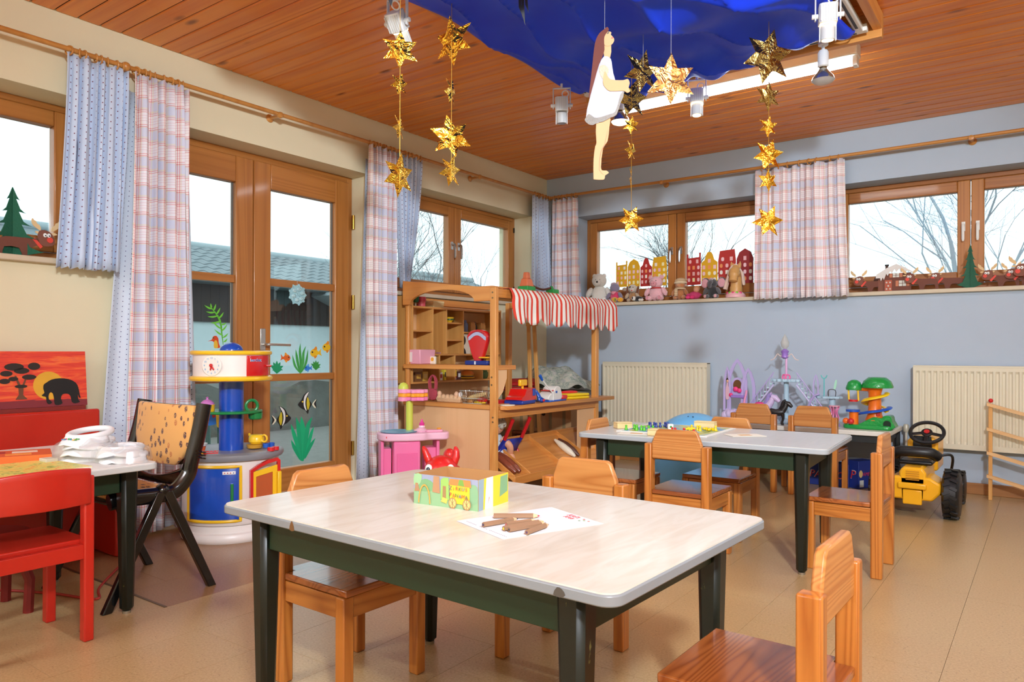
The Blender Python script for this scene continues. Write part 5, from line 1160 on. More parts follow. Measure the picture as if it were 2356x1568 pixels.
# ================================================================== pink toy vanity and red hopping toy
pv = thing('pink_vanity', 'pink toy nursery stand with a blue basin and flower top', 'toy stand', (.505, -2.385, 0), radians(52))
PK = pm((244, 120, 172), .35); PKL = pm((244, 192, 214), .35); LIM = pm((206, 214, 84), .4)
top = smoothpoly([(-.21, -.06), (-.17, -.13), (-.06, -.16), (.06, -.155), (.1, -.13), (.13, -.12), (.22, -.12), (.25, -.06), (.235, .03), (.15, .11), (-.1, .12), (-.2, .04)], 4)
MB().prism(top, .048, bot=.385).build('worktop', PKL, pv, bev=.01, seg=3)
MB().lathe([(.115, .436), (.12, .44), (.112, .441), (.07, .425), (0, .42)], 36, (-.075, -.03, 0)).build('basin', pm((120, 186, 216), .3), pv)
MB().prism([(-.12, -.14), (.05, -.145), (.05, -.02), (-.12, -.02)], .385, bot=0).build('front_cabinet', PK, pv, bev=.012)
MB().prism([(-.1, -.1485), (.03, -.1505), (.03, -.146), (-.1, -.144)], .29, bot=.02).build('cabinet_door', pm((238, 104, 160), .35), pv, bev=.003)
for x0, x1 in ((-.195, -.175), (.165, .185)): MB().box(x0, -.08, 0, x1, .08, .385).build('side_leg', PK, pv, bev=.005)
MB().box(-.175, -.05, 0, -.125, .06, .33).build('side_shelf', PK, pv, bev=.004); MB().box(.09, -.06, 0, .165, .06, .33).build('side_shelf', PK, pv, bev=.004)
MB().cyl((.005, .05, .43), (.005, .05, .635), .0235, n=20).build('column', LIM, pv)
for z, c in ((.643, (240, 130, 184)), (.668, (248, 166, 44)), (.693, (246, 160, 196))):
    q = [(.05+(.064+.012*cos(6*a))*cos(a), .03+(.055+.01*cos(6*a))*sin(a)) for a in [2*pi*i/60 for i in range(60)]]
    MB().prism(q, .024, bot=z-.012).build('flower_tier', pm(c, .35), pv, bev=.006)
MB().lathe([(.034, .70), (.034, .715), (.03, .734), (.018, .747), (0, .752)], 20, (-.035, .05, 0)).build('bud', LIM, pv)
for z, c in ((.668, (248, 166, 44)), (.693, (246, 160, 196)), (.643, (244, 150, 190))): MB().cyl((-.035, .05, z-.014), (-.035, .05, z+.015), .036, n=20).build('bud_band', pm(c, .35), pv)
MB().lathe([(0, .433), (.045, .433), (.05, .44), (.03, .452), (.02, .458), (0, .46)], 22, (.07, -.03, 0)).build('tap_rest', PKL, pv)
MB().prism(rrect(.11, .05, .015, cx=.15, cy=-.07), .014, bot=.433).build('soap_dish', pm((246, 170, 196), .35), pv, bev=.004)
MB().lathe([(0, .433), (.014, .433), (.014, .452), (0, .454)], 14, (.19, -.02, 0)).build('orange_cap', pm((248, 166, 44), .35), pv)
for i, c in enumerate(((226, 60, 50), (70, 100, 50), (226, 190, 40))): MB().box(-.168+.009*i, -.1335+.0*i, .405, -.160+.009*i, -.131, .416, Matrix.Rotation(0, 4, 'Z')).build('badge', pm(c, .4), pv)
lath('toy_baby_bottle', 'small pink toy bottle with magenta teat on the vanity', 'toy bottle', (.505+.075*cos(radians(52))-(-.03)*sin(radians(52)), -2.385+.075*sin(radians(52))+(-.03)*cos(radians(52)), .46), [('base', [(0, 0), (.022, 0), (.02, .012), (0, .014)], (246, 206, 220), .35), ('teat', [(.016, .012), (.018, .026), (.008, .038), (.006, .05), (0, .055)], (226, 60, 150), .35)])
# red hopping animal: body mostly hidden behind the front table
ho = thing('hopping_toy', 'red inflatable hopping animal with two ears behind the front table', 'hopping toy', (1.33, -2.985, -.0), radians(35))
RHM = pm((214, 34, 30), .35, coat=.1)
MB().ell((.0, .10, .24), (.12, .19, .12), 24, 14).build('body', RHM, ho)
MB().ell((.0, -.10, .345), (.088, .085, .082), 24, 14).build('head', RHM, ho); MB().ell((.0, -.17, .315), (.055, .05, .045), 18, 10).build('muzzle', RHM, ho)
for s in (-1, 1):
    MB().tube(smoothline([(s*.05, -.09, .36), (s*.075, -.085, .42), (s*.095 if s < 0 else s*.07, -.08, .47)], 5), [.022]*3+[.02]*3+[.017]*2+[.014, .01, .005], 12).build('ear', RHM, ho)
    MB().ell((s*.055, -.165, .365), (.02, .012, .026), 14, 8).build('eye', pm((240, 238, 234), .3), ho); MB().ell((s*.057, -.176, .361), (.011, .006, .017), 12, 8).build('pupil', pm((30, 40, 52), .3), ho)
    for y in (-.02, .22): MB().tube([(s*.06, y, .2), (s*.1, y, .09), (s*.11, y, .0)], [.055, .048, .045], 12).build('foot', RHM, ho)
MB().ell((.0, .30, .37), (.035, .035, .04), 14, 8).build('tail', RHM, ho); MB().tube([(0, .24, .28), (0, .3, .36)], .03, 10).build('tail_root', RHM, ho)
# ================================================================== stuffed animals on the window sill
SILL = 1.401
def fuzzy(c): return pm(c, .95, 0, .1, sheen=.6, var=.1, bump=.7, bscale=150)
def soft(name, label, x, y, rz=0.):
    return thing(name, label, 'stuffed toy', (x, y, SILL), rz, 'stuffed toys on the window sill')
def E(t, nm, c, r, mat, rot=None):
    m = MB().ell((0, 0, 0), r, 20, 12); o = m.build(nm, mat, t, loc=c)
    if rot: o.rotation_euler = rot
    return o
def eyes(t, y, z, dx, r=.006, x0=0.):
    for s in (-1, 1): E(t, 'eye', (x0+s*dx, y, z), r, pm((20, 16, 16), .2))
def plush(t, h, body, head=None, arm=None, limbs=None, hr=.30, hz=.70, bw=.27, pads=None):
    """seated plush of height h facing -y: body, head, arms and legs stretched forward"""
    B = fuzzy(body); Hd = fuzzy(head or body); A = fuzzy(limbs or body)
    E(t, 'body', (0, .0, h*.30), (h*bw, h*.22, h*.31), B)
    E(t, 'head', (0, -.01, h*hz), (h*hr*.95, h*hr*.85, h*hr*.9), Hd)
    for s in (-1, 1):
        E(t, 'arm', (s*h*(bw+.06), -.02, h*.36), (h*.095, h*.11, h*.19), A, (0, s*-.5, 0))
        E(t, 'leg', (s*h*.22, -h*.17, h*.105), (h*.11, h*.19, h*.105), A, (0, 0, s*-.25))
        if pads: E(t, 'foot_pad', (s*h*.255, -h*.335, h*.11), (h*.075, h*.03, h*.08), fuzzy(pads))
X_ = lambda u: 1.242+(u-1540)*.00402
w = soft('teddy_bear', 'white shaggy teddy bear at the corner end of the sill', X_(1368), .05, .25); plush(w, .275, (236, 232, 224), hz=.76, hr=.26)
E(w, 'muzzle', (0, -.075, .185), (.034, .03, .028), fuzzy((238, 234, 226))); E(w, 'nose', (.004, -.104, .19), (.009, .007, .009), pm((20, 18, 18), .3)); eyes(w, -.065, .214, .02, .004)
for s in (-1, 1): E(w, 'ear', (s*.045, -.01, .252), (.02, .012, .02), fuzzy((232, 228, 220)))
g_ = soft('plush_mouse', 'grey lilac plush toy in a pink shirt', X_(1411), .03, .1); plush(g_, .175, (220, 70, 110), (140, 132, 156), limbs=(134, 126, 150), hz=.76, hr=.27)
E(g_, 'cap', (-.012, 0, .165), (.03, .028, .02), fuzzy((190, 160, 176))); 
MB().add([(-.03, -.045, .098), (0, -.052, .066), (.0, -.05, .1), (.03, -.045, .098)], [(0, 1, 2), (2, 1, 3)]).build('collar', pm((226, 150, 160), .8), g_, solid=.003)
o_ = soft('plush_slippers', 'little orange plush ball pair in front of the grey toy', X_(1422), -.015); E(o_, 'ball', (-.028, 0, .024), (.032, .024, .024), fuzzy((238, 170, 44))); E(o_, 'ball', (.03, 0, .022), (.03, .022, .022), fuzzy((238, 170, 44))); MB().box(-.012, -.026, .012, -.004, -.02, .034).build('ribbon', pm((60, 140, 110), .6), o_)
d_ = soft('plush_dog', 'brown and grey plush dog with long ears', X_(1454), .04, .1); plush(d_, .15, (176, 128, 84), (206, 194, 180), limbs=(196, 170, 140), hz=.78, hr=.29)
E(d_, 'muzzle', (.012, -.05, .104), (.024, .026, .02), fuzzy((214, 202, 190))); E(d_, 'nose', (-.008, -.05, .132), (.007, .006, .006), pm((30, 20, 18), .3)); E(d_, 'tongue', (.015, -.072, .098), (.007, .006, .005), pm((200, 50, 50), .5)); eyes(d_, -.046, .128, .017, .004)
for s in (-1, 1): E(d_, 'ear', (s*.046, -.005, .10), (.013, .02, .045), fuzzy((124, 74, 44)), (0, s*.15, 0))
E(d_, 'paw', (-.072, -.02, .115), (.02, .018, .018), fuzzy((170, 150, 130)))
b_ = soft('plush_badger', 'tiny black and white plush lying before the pink pig', X_(1472), -.01); E(b_, 'body', (0, 0, .024), (.045, .026, .024), fuzzy((44, 40, 40))); E(b_, 'head', (-.03, -.018, .026), (.022, .02, .02), fuzzy((230, 226, 218))); E(b_, 'stripe', (-.034, -.036, .03), (.006, .005, .012), fuzzy((60, 40, 34)))
for x in (.03, .05): E(b_, 'paw', (x, -.02, .012), (.014, .016, .012), fuzzy((226, 220, 210)))
p_ = soft('plush_pig', 'big pale pink plush pig in the middle of the row', X_(1512), .03); plush(p_, .222, (236, 182, 190), hz=.72, hr=.27, bw=.30, pads=(220, 150, 162))
E(p_, 'snout', (-.004, -.062, .146), (.032, .022, .026), fuzzy((222, 150, 158)))
for s in (-1, 1): E(p_, 'nostril', (-.004+s*.01, -.083, .147), (.004, .003, .006), fuzzy((180, 100, 110))); E(p_, 'ear', (s*.052, -.012, .206), (.022, .012, .018), fuzzy((232, 172, 182)), (0, s*.6, 0))
eyes(p_, -.055, .172, .018, .0045); MB().torus((0, -.008, .112), .045, .006, (0, 0, 1), 24, 6).build('ribbon', pm((196, 60, 60), .6), p_)
t_ = soft('teddy_bear', 'tan teddy bear in a striped knitted hat and scarf', X_(1567), .03, .1); plush(t_, .175, (190, 124, 78), hz=.72, hr=.25, bw=.24)
def knit():
    m, t, b = newmat('striped_knit'); g = G(t); setp(b, .95); tc = g.n('ShaderNodeTexCoord'); sp = g.n('ShaderNodeSeparateXYZ'); g.put(sp.inputs[0], tc.outputs['Object'])
    k = g.m('LESS_THAN', g.m('FRACT', g.m('MULTIPLY', sp.outputs[2], 70)), .5); t.links.new(g.mix(k, lin((226, 206, 172)), lin((168, 130, 92))), b.inputs['Base Color']); return m
KN = knit(); MB().lathe([(.05, .142), (.051, .158), (.046, .172), (.03, .184), (.0, .19)], 24).build('hat', KN, t_); MB().torus((0, 0, .146), .046, .009, (0, 0, 1), 24, 8).build('hat_brim', fuzzy((226, 206, 170)), t_); E(t_, 'pompom', (.05, -.01, .172), .011, fuzzy((190, 160, 120)))
MB().torus((0, -.01, .094), .036, .012, (0, .1, 1), 24, 8).build('scarf', KN, t_); MB().box(-.036, -.062, .03, -.008, -.05, .09).build('scarf_end', KN, t_, bev=.003); E(t_, 'muzzle', (-.004, -.042, .122), (.018, .016, .014), fuzzy((202, 140, 96))); eyes(t_, -.038, .142, .014, .0035)
n_ = soft('rag_doll', 'small doll in a pink flowered dress lying on the sill', X_(1600), .0, .3); DS = pm((206, 70, 124), .85, var=.5, bump=.2); E(n_, 'dress', (.005, 0, .032), (.05, .03, .034), DS); E(n_, 'head', (.02, -.01, .078), (.024, .022, .024), pm((232, 172, 140), .6)); E(n_, 'hair', (.022, .004, .09), (.026, .024, .024), fuzzy((216, 140, 60)))
for s in (-1, 1): E(n_, 'leg', (-.03+s*.018, -.035, .014), (.02, .016, .014), pm((236, 60, 130), .8)); E(n_, 'arm', (s*.045, -.01, .036), (.018, .012, .011), DS)
e_ = soft('plush_elephant', 'black and grey plush elephant with pink ears', X_(1638), .03, -.05); plush(e_, .175, (52, 52, 54), (70, 70, 74), limbs=(96, 94, 98), hz=.72, hr=.25, bw=.26, pads=(226, 170, 176))
for s in (-1, 1): E(e_, 'ear', (s*.07, .012, .132), (.04, .012, .045), fuzzy((92, 90, 94))); E(e_, 'inner_ear', (s*.072, .002, .130), (.033, .008, .038), fuzzy((230, 168, 178)))
MB().tube(smoothline([(0, -.04, .14), (0, -.065, .125), (0, -.07, .10), (.0, -.062, .09)], 4), [.02]*5+[.016]*4+[.013]*4, 12).build('trunk', fuzzy((84, 82, 88)), e_); E(e_, 'forehead', (0, -.032, .16), (.016, .014, .012), fuzzy((206, 170, 176)))
h_ = soft('horse_head_toy', 'golden toy horse head with a pale mane on a pink base', X_(1685), .03); HG = pm((212, 160, 96), .4, var=.1)
MB().lathe([(0, 0), (.078, 0), (.08, .02), (.06, .042), (0, .05)], 28).build('base', pm((236, 180, 186), .4), h_)
MB().tube(smoothline([(0, .01, .03), (.002, .015, .10), (.0, .01, .17), (0, -.005, .20)], 5), [.05]*5+[.045]*5+[.042]*5+[.04], 16, flat=1.0).build('neck', HG, h_)
MB().tube(smoothline([(0, .015, .245), (0, -.012, .215), (0, -.04, .17), (0, -.055, .125)], 5), [.034]*5+[.044]*5+[.034]*5+[.02], 16).build('head', HG, h_)
for s in (-1, 1): MB().tube([(s*.028, .01, .245), (s*.036, .008, .275), (s*.036, .006, .297)], [.014, .01, .002], 8).build('ear', HG, h_); E(h_, 'eye', (s*.036, -.02, .21), (.008, .007, .012), pm((26, 26, 60), .3))
MB().tube(smoothline([(.0, .01, .275), (-.04, .01, .24), (-.062, .0, .16), (-.082, -.01, .07)], 5), [.012]*3+[.022]*8+[.028]*5, 10, flat=.6).build('mane', fuzzy((232, 200, 184)), h_); MB().tube(smoothline([(.005, .02, .27), (.05, .015, .2), (.066, .01, .1)], 5), [.012]*5+[.018]*5+[.014], 10, flat=.6).build('mane', fuzzy((236, 208, 192)), h_)
for i, (a, c) in enumerate(((-.9, (220, 60, 120)), (-.45, (120, 200, 60)), (0, (226, 70, 130)), (.45, (120, 200, 60)), (.9, (226, 80, 140)))): E(h_, 'rose', (.066*sin(a), -.066*cos(a)+.01, .036), .012, pm(c, .5))
# small radiator valve-like white key at the end of the sill
# ================================================================== paper town houses standing at the panes (y ~ .2)
def hx(u): return 1.1798+(u-1540)*.00412
def hz(u, v): return 1.6778-(v-620)*.00385-(u-1540)*.00028
HY = pm((228, 172, 22), .6); HRd = pm((186, 44, 40), .6)
CW = [(250, 240, 226), (246, 190, 190), (250, 240, 180), (240, 150, 90), (250, 206, 210)]
def house(lb, u0, u1, vt, vb, kind, mat, seed):
    rd = random.Random(seed); x0, x1 = hx(u0), hx(u1); w = x1-x0; zb, zt = hz((u0+u1)/2, vb), hz((u0+u1)/2, vt); h = zt-zb
    t = thing('paper_house', lb, 'window decoration', (x0, .196, zb), group='paper town houses in the window')
    if kind == 'chimneys': pl = [(0, 0), (w, 0), (w, h), (w*.88, h), (w*.88, h*.86), (w*.12, h*.84), (w*.12, h*.97), (0, h*.97)]
    elif kind == 'peak': pl = [(0, 0), (w, 0), (w, h*.72), (w*.84, h*.9), (w*.5, h), (w*.16, h*.9), (0, h*.72)]
    elif kind == 'bell': pl = [(0, 0), (w, 0), (w, h*.68), (w*.8, h*.76), (w*.7, h*.92), (w*.6, h), (w*.4, h), (w*.3, h*.92), (w*.2, h*.76), (0, h*.68)]
    else: pl = [(0, 0), (w, 0), (w*1.02, h*.66), (w*.94, h), (w*.08, h*.97), (-.02*w, h*.66)]
    MB().prism(pl, .002, XZ((0, 0, 0))).build('facade', mat, t)
    k = 0
    for r in range(4):
        z = h*(.10+.19*r); nw = 3 if r < 3 else 2
        if kind in ('bell', 'peak') and r == 3: nw = 1
        for q in range(nw):
            x = w*(q+.5)/nw if nw > 1 else w*.5; ww = w*.085; hh = h*.058
            c = CW[rd.randrange(5)]; pn = rrect(ww*2, hh*2, ww*.9 if rd.random() < .5 else ww*.1, 3, x, z+hh)
            MB().prism(pn, .0012, XZ((0, -.0021, 0))).build('window', pm(c, .5), t); k += 1
    return t
for a in (('yellow paper house with two chimneys, first of the town row', 1410, 1438, 598, 660, 'chimneys', HY, 1), ('yellow peaked paper house next to the chimney house', 1439, 1469, 593, 659, 'peak', HY, 2), ('narrow red bell gabled paper house', 1470, 1498, 591, 657, 'bell', HRd, 3), ('yellow flat roofed paper house behind the pig', 1499, 1532, 587, 655, 'flat', HY, 4), ('red paper house with two chimneys beside the handles', 1578, 1609, 580, 652, 'chimneys', HRd, 5), ('yellow bell gabled paper house in the second pane', 1610, 1645, 578, 651, 'bell', HY, 6), ('wide red paper house with arched windows', 1647, 1683, 573, 649, 'flat', HRd, 7), ('dark red peaked paper house with a round clock', 1685, 1719, 571, 648, 'peak', pm((150, 34, 38), .6), 8)): house(*a)

# ================================================================== wooden moose, trees and the little house
BRW = pm((112, 62, 46), .7); BRWH = pm((128, 76, 58), .7); ANT = pm((226, 192, 142), .7); RDN = pm((226, 72, 56), .6)
def moose(label, o, s, M, head_up=0.):
    """flat plywood moose about .17*s tall; the head is at local -x"""
    t = thing('moose_cutout', label, 'wooden moose', o, group='wooden moose cutouts'); K = lambda pts: [(p[0]*s, p[1]*s) for p in pts]
    M0 = M
    MB().prism(smoothpoly(K([(-.03, .085), (.02, .08), (.10, .078), (.125, .06), (.13, .0), (.112, 0), (.105, .035), (.05, .035), (.035, .0), (.012, 0), (.005, .04), (-.035, .06)]), 2), .006, M0).build('body', BRW, t)
    for dx, fl_ in ((-.075, -1), (-.03, 1)):
        q = K([(dx, .118), (dx+fl_*.012, .125), (dx+fl_*.028, .138), (dx+fl_*.034, .155), (dx+fl_*.03, .168), (dx+fl_*.024, .160), (dx+fl_*.017, .157), (dx+fl_*.012, .146), (dx+fl_*.004, .142), (dx-fl_*.002, .13)])
        MB().prism(smoothpoly(q, 2), .004, M0 @ Matrix.Translation((0, 0, .004))).build('antler', ANT, t)
    MB().prism(smoothpoly(K([(-.07, .112), (-.045, .122), (-.024, .114), (-.02, .09), (-.03, .06), (-.055, .052), (-.082, .062), (-.085, .085)]), 3), .006, M0 @ Matrix.Translation((0, 0, .006))).build('head', BRWH, t)
    for dx in (-.085, -.02): MB().prism(smoothpoly(K([(dx-.012, .108), (dx, .114), (dx+.012, .112), (dx+.002, .103)]), 2), .003, M0 @ Matrix.Translation((0, 0, .007))).build('ear', ANT, t)
    MB().prism(circ(.012*s, 16, -.066*s, .08*s), .004, M0 @ Matrix.Translation((0, 0, .012))).build('nose', RDN, t)
    for dx in (-.062, -.047): MB().prism(circ(.0075*s, 12, dx*s, .1*s, .009*s), .001, M0 @ Matrix.Translation((0, 0, .012))).build('eye', pm((240, 240, 236), .5), t); MB().prism(circ(.003*s, 8, (dx-.002)*s, .098*s), .001, M0 @ Matrix.Translation((0, 0, .013))).build('pupil', pm((20, 20, 20), .4), t)
    MB().prism(K([(-.04, .05), (-.008, .085), (.0, .078), (-.03, .04)]), .002, M0 @ Matrix.Translation((0, 0, .0062))).build('scarf', RDN, t)
    MB().box(-.05*s, -.0, -.02, .13*s, .003, .026, M0 @ Matrix.Translation((0, 0, .003))).build('foot_strip', BRW, t)
    return t
def XM(u): return 2.9662+(u-2050)*.00284 if u < 2150 else 3.5005+(u-2250)*.00252
MW = XZ((0, 0, 0))
for u, y, s, lb in ((1985, .05, 1.0, 'wooden moose cutout at the curtain end of the sill'), (2104, .02, .98, 'wooden moose cutout in front of the snowy wooden house'), (2160, .05, .98, 'wooden moose cutout between the house and the felt tree'), (2283, .06, .98, 'wooden moose cutout right behind the felt tree'), (2336, .05, .98, 'wooden moose cutout half hidden at the picture edge'), (2362, .02, 1.2, 'larger wooden moose cutout at the right picture edge')):
    moose(lb, (XM(u)+.02, y, SILL), s, MW)
moose('wooden moose cutout beside the left window tree', (-.05, -4.40, SILL), 1.12, frame_m((0, 0, 0), (0, -1, 0), (0, 0, 1)) @ Matrix.Translation((0, 0, -.006)) @ Matrix.Diagonal((1, 1, -1, 1)))
def felt_tree(label, o, w, h, c, ax, fold=.6):
    t = thing('felt_tree', label, 'decorative tree', o); n = 5; L = [(0, h)]
    for i in range(n):
        z1 = h*(1-(i+1)/n*.92); ww = w/2*(i+1.2)/(n+.2)
        L += [(ww*.55, z1+h*.06), (ww*.85, z1+h*.012), (ww, z1), (ww*.45, z1+h*.018)]
    L = L[:-1]+[(w*.1, 0)]
    half = L+[(0, 0)]
    for k, a in enumerate((-fold*.5, pi+fold*.5)):
        Mx = frame_m((0, 0, 0), (cos(a), -sin(abs(fold)*.5) if False else -abs(sin(a)), 0), (0, 0, 1)) if ax == 'y' else frame_m((0, 0, 0), (abs(sin(a)), -cos(a), 0), (0, 0, 1))
        MB().prism(half, .005, Mx).build('board', pm(c, .85, bump=.3, bscale=120), t)
    return t
felt_tree('green felt fir tree in front of the moose on the right sill', (XM(2232), .03, SILL), .165, .30, (44, 96, 74), 'y')
felt_tree('large dark green felt fir tree on the far left sill', (-.06, -4.475, SILL), .25, .325, (26, 92, 68), 'x')
wh = thing('wooden_house_cutout', 'little brown wooden house with a snowy icicle roof', 'decoration', (XM(2062), .04, SILL))
MB().box(-.085, -.006, 0, .095, .0, .13).build('front_wall', BRW, wh); MB().box(-.12, .0, 0, -.085, .05, .12).build('side_wall', BRWH, wh)
ro = [(-.14, .10), (-.135, .12), (-.05, .175), (.0, .196), (.06, .165), (.13, .12), (.10, .125)]+[(.09-.02*i, (.135+.012*(i % 2)) if i < 5 else .11+.012*(i % 2)+.0) for i in range(10)]
ic = [(-.135, .098), (-.13, .125), (-.06, .17), (0, .196), (.05, .172), (.125, .122), (.1, .128), (.07, .145), (.055, .128), (.045, .155), (.03, .13), (.02, .162), (.0, .138), (-.012, .160), (-.028, .13), (-.04, .146), (-.055, .112), (-.065, .128), (-.08, .085), (-.088, .102), (-.1, .076), (-.105, .098)]
MB().prism(ic, .006, XZ((0, -.008, 0))).build('snow_roof', pm((226, 222, 218), .8), wh); MB().prism([(-.15, .085), (-.14, .11), (-.02, .19), (0, .19), (-.1, .11), (-.12, .085)], .03, XZ((0, .028, 0))).build('roof_back', pm((70, 40, 32), .8), wh)
MB().box(-.075, -.004, .185, -.05, .008, .196).build('chimney', pm((30, 26, 26), .8), wh); MB().box(-.072, -.002, .15, -.054, .006, .188).build('chimney_shaft', pm((80, 50, 40), .8), wh)
for x, z, w_, h_2 in ((-.002, .1, .042, .03), (.04, .035, .046, .04)):
    wd = MB().box(x-w_/2, -.0085, z, x+w_/2, -.006, z+h_2).build('window', pm((216, 216, 206), .5), wh); MB().box(x-.0015, -.0095, z, x+.0015, -.0084, z+h_2).build('glazing_bar', BRW, wd); MB().box(x-w_/2, -.0095, z+h_2/2-.0015, x+w_/2, -.0084, z+h_2/2+.0015).build('glazing_bar', BRW, wd)
    for s in (-1, 1): MB().box(x+s*(w_/2+.012)-.009, -.0085, z, x+s*(w_/2+.012)+.009, -.006, z+h_2).build('shutter', pm((196, 120, 84), .6), wd)
dn = MB().box(-.075, -.0085, 0, -.028, -.006, .082).build('door', pm((176, 84, 56), .6), wh)
for x, z in ((-.063, .065), (-.04, .065), (-.052, .04), (-.063, .018), (-.04, .018)): MB().prism(circ(.006, 10, x, z), .001, XZ((0, -.0085, 0))).build('door_petal', pm((206, 200, 190), .6), dn)
# ================================================================== hanging from the ceiling
YAW = .63111; SRX = (cos(YAW), sin(YAW), 0)      # a horizontal direction square to the view
TRK = 2.5
tk = thing('light_track', 'white rectangular light track hanging below the ceiling', 'light track')
def bar(a, b, w=.036, h=.032):
    (x0, y0), (x1, y1) = a, b
    m = MB().box(min(x0, x1)-w/2, min(y0, y1)-w/2, TRK-.002, max(x0, x1)+w/2, max(y0, y1)+w/2, TRK+h); br_ = m.build('rail', M_WHITEPL, tk, bev=.003)
    if abs(x1-x0) < .01: MB().box(x0-.006, min(y0, y1)+.03, TRK-.004, x0+.006, max(y0, y1)-.03, TRK-.001).build('slot', pm((60, 60, 58), .5), br_)
    else: MB().box(min(x0, x1)+.03, y0-.006, TRK-.004, max(x0, x1)-.03, y0+.006, TRK-.001).build('slot', pm((60, 60, 58), .5), br_)
bar((1.66, -4.4), (1.66, -2.065)); bar((1.642, -2.035), (3.168, -2.035)); bar((3.15, -4.4), (3.15, -2.065))
for x, y in ((1.66, -2.6), (1.66, -3.9), (3.15, -2.6), (3.15, -3.9)): MB().cyl((x, y, TRK+.03), (x, y, RH), .004, n=6).build('suspension', M_STEEL, tk)
wf = thing('trim_2', 'pine frame on the ceiling around the light track', 'ceiling trim', kind='structure')
M_FR = wood('frame_pine', (222, 160, 84), (190, 116, 50), 'x', .45, .1, ring=16, knots=.3)
MB().box(1.60, -1.985, 2.478, 3.24, -1.945, RH).build('board', M_FR, wf, bev=.003); MB().box(3.20, -4.4, 2.515, 3.24, -1.985, RH).build('board', M_STY, wf, bev=.003); MB().box(1.56, -4.4, 2.535, 1.60, -1.945, RH).build('board', M_STY, wf, bev=.003)
# blue cloth
def satin():
    m, t, b = newmat('blue_satin'); g = G(t); setp(b, .5, 0, .35); tc = g.n('ShaderNodeTexCoord')
    n = g.noise(tc.outputs['Object'], 3, 3); t.links.new(g.mix(n, lin((14, 48, 226)), lin((26, 78, 248))), b.inputs['Base Color']); return m
P = []; NX, NY = 120, 150; rd = random.Random(3)
for j in range(NY+1):
    v = j/NY; row = []
    for i in range(NX+1):
        u = i/NX; x = 1.63+1.50*u; y = -4.15+2.09*v
        eu = sin(pi*u)**.55; ev = min(1, (1-v)*9)**.6
        sag = .055+.11*eu*ev+.05*sin(pi*u)*sin(pi*v*2.3+.6)**2
        th_ = 9*u+5*v+2.6*sin(4.2*v+.5)+1.8*sin(3.7*u+1.0); fold = (.075*(abs(sin(th_))**.55)-.05)*eu*(.35+.65*v)+.045*(abs(sin(17*(u-.45)*(1.3-.6*v)+3.4*sin(3*v)))**.5-.6)*(.25+eu*.6)*(.4+.6*sin(2.2*v+.4))+.012*sin(31*v+9*u+4*sin(5*u))*eu
        fold += .02*sin(2*pi*u*7+1.5*sin(6*v))*(v**4)
        edge = .0 if v < .97 else (v-.97)/.03*.03
        row.append((x+.012*sin(20*v), y+.02*sin(14*u)*(v**6), TRK+.05-sag+fold*1.25+edge))
    P.append(row)
bc = MB().grid(P).build('blue_cloth', satin(), None, solid=.002, ang=85); tag(bc, 'royal blue satin cloth draped under the ceiling inside the light track', 'cloth')
# spotlights
GLOW = emis((255, 214, 160), 6.0, 'halogen_glow'); M_SPOT = pm((226, 228, 228), .4); M_FIN = pm((206, 208, 208), .4)
def projector(label, x, y, rz, tilt=0., drop=.03, on=True, watts=6):
    t = thing('spotlight', label, 'spotlight', (x, y, TRK), rz, 'projector spotlights on the track')
    MB().box(-.02, -.014, -.018, .02, .014, 0).build('track_adapter', M_SPOT, t, bev=.003); MB().cyl((0, 0, -.05), (0, 0, -.018), .007, n=10).build('stem', M_SPOT, t)
    y0 = -.05; 
    m = MB(); m.box(-.048, -.009, y0-.006, .048, .009, y0); 
    for s in (-1, 1): m.box(s*.048-.003, -.009, y0-.12, s*.048+.003, .009, y0)
    m.build('yoke', M_SPOT, t, bev=.003)
    hd_ = thing('lamp_head', None, None); hd_.parent = t; hd_.location = (0, 0, y0-.10); hd_.rotation_euler = (tilt, 0, 0)
    MB().prism([(-.036, -.026), (-.026, -.036), (.026, -.036), (.036, -.026), (.036, .026), (.026, .036), (-.026, .036), (-.036, .026)], .078, bot=-.035).build('housing', M_SPOT, hd_, bev=.003)
    for i in range(7): MB().box(-.03+.01*i-.0016, -.0395, -.03, -.03+.01*i+.0016, -.035, .036).build('fin', M_FIN, hd_)
    MB().cyl((0, 0, -.10), (0, 0, -.043), .028, n=24).build('snoot', M_FIN, hd_)
    for s in (-1, 1): MB().box(s*.031-.002, -.006, -.105, s*.031+.002, .006, -.035).build('side_rod', M_SPOT, hd_); MB().cyl((s*.036, 0, 0), (s*.062, 0, 0), .01, n=12).build('tilt_knob', M_SPOT, hd_)
    MB().torus((.02, .0, .065), .018, .0035, (0, 1, 0), 18, 6).build('cable', M_SPOT, hd_)
    if on:
        MB().cyl((0, 0, -.101), (0, 0, -.0985), .023, n=20).build('lens', GLOW, hd_); MB().torus((0, 0, -.039), .031, .003, (0, 0, 1), 24, 6).build('light_gap', GLOW, hd_)
        d = bpy.data.lights.new('spot_beam', 'SPOT'); d.energy = watts; d.spot_size = radians(70); d.spot_blend = .6; d.color = (1, .93, .84); d.shadow_soft_size = .02
        o = bpy.data.objects.new('spot_beam', d); COL.objects.link(o); o.parent = hd_; o.location = (0, 0, -.106)
    else: MB().cyl((0, 0, -.101), (0, 0, -.0985), .023, n=20).build('lens', pm((120, 124, 126), .15), hd_)
    return t
projector('white projector spotlight at the corner of the track, switched off', 1.66, -2.36, radians(30), .05, on=False)
projector('lit white projector spotlight in front of the fluorescent lamp', 2.33, -2.035, radians(20), -.12, watts=14)
projector('lit white projector spotlight at the top edge near the track corner', 3.15, -2.66, radians(20), .06, watts=10)
sp4 = projector('lit white double spotlight at the top edge beside the gold stars', 1.66, -3.66, radians(10), .7, watts=8)
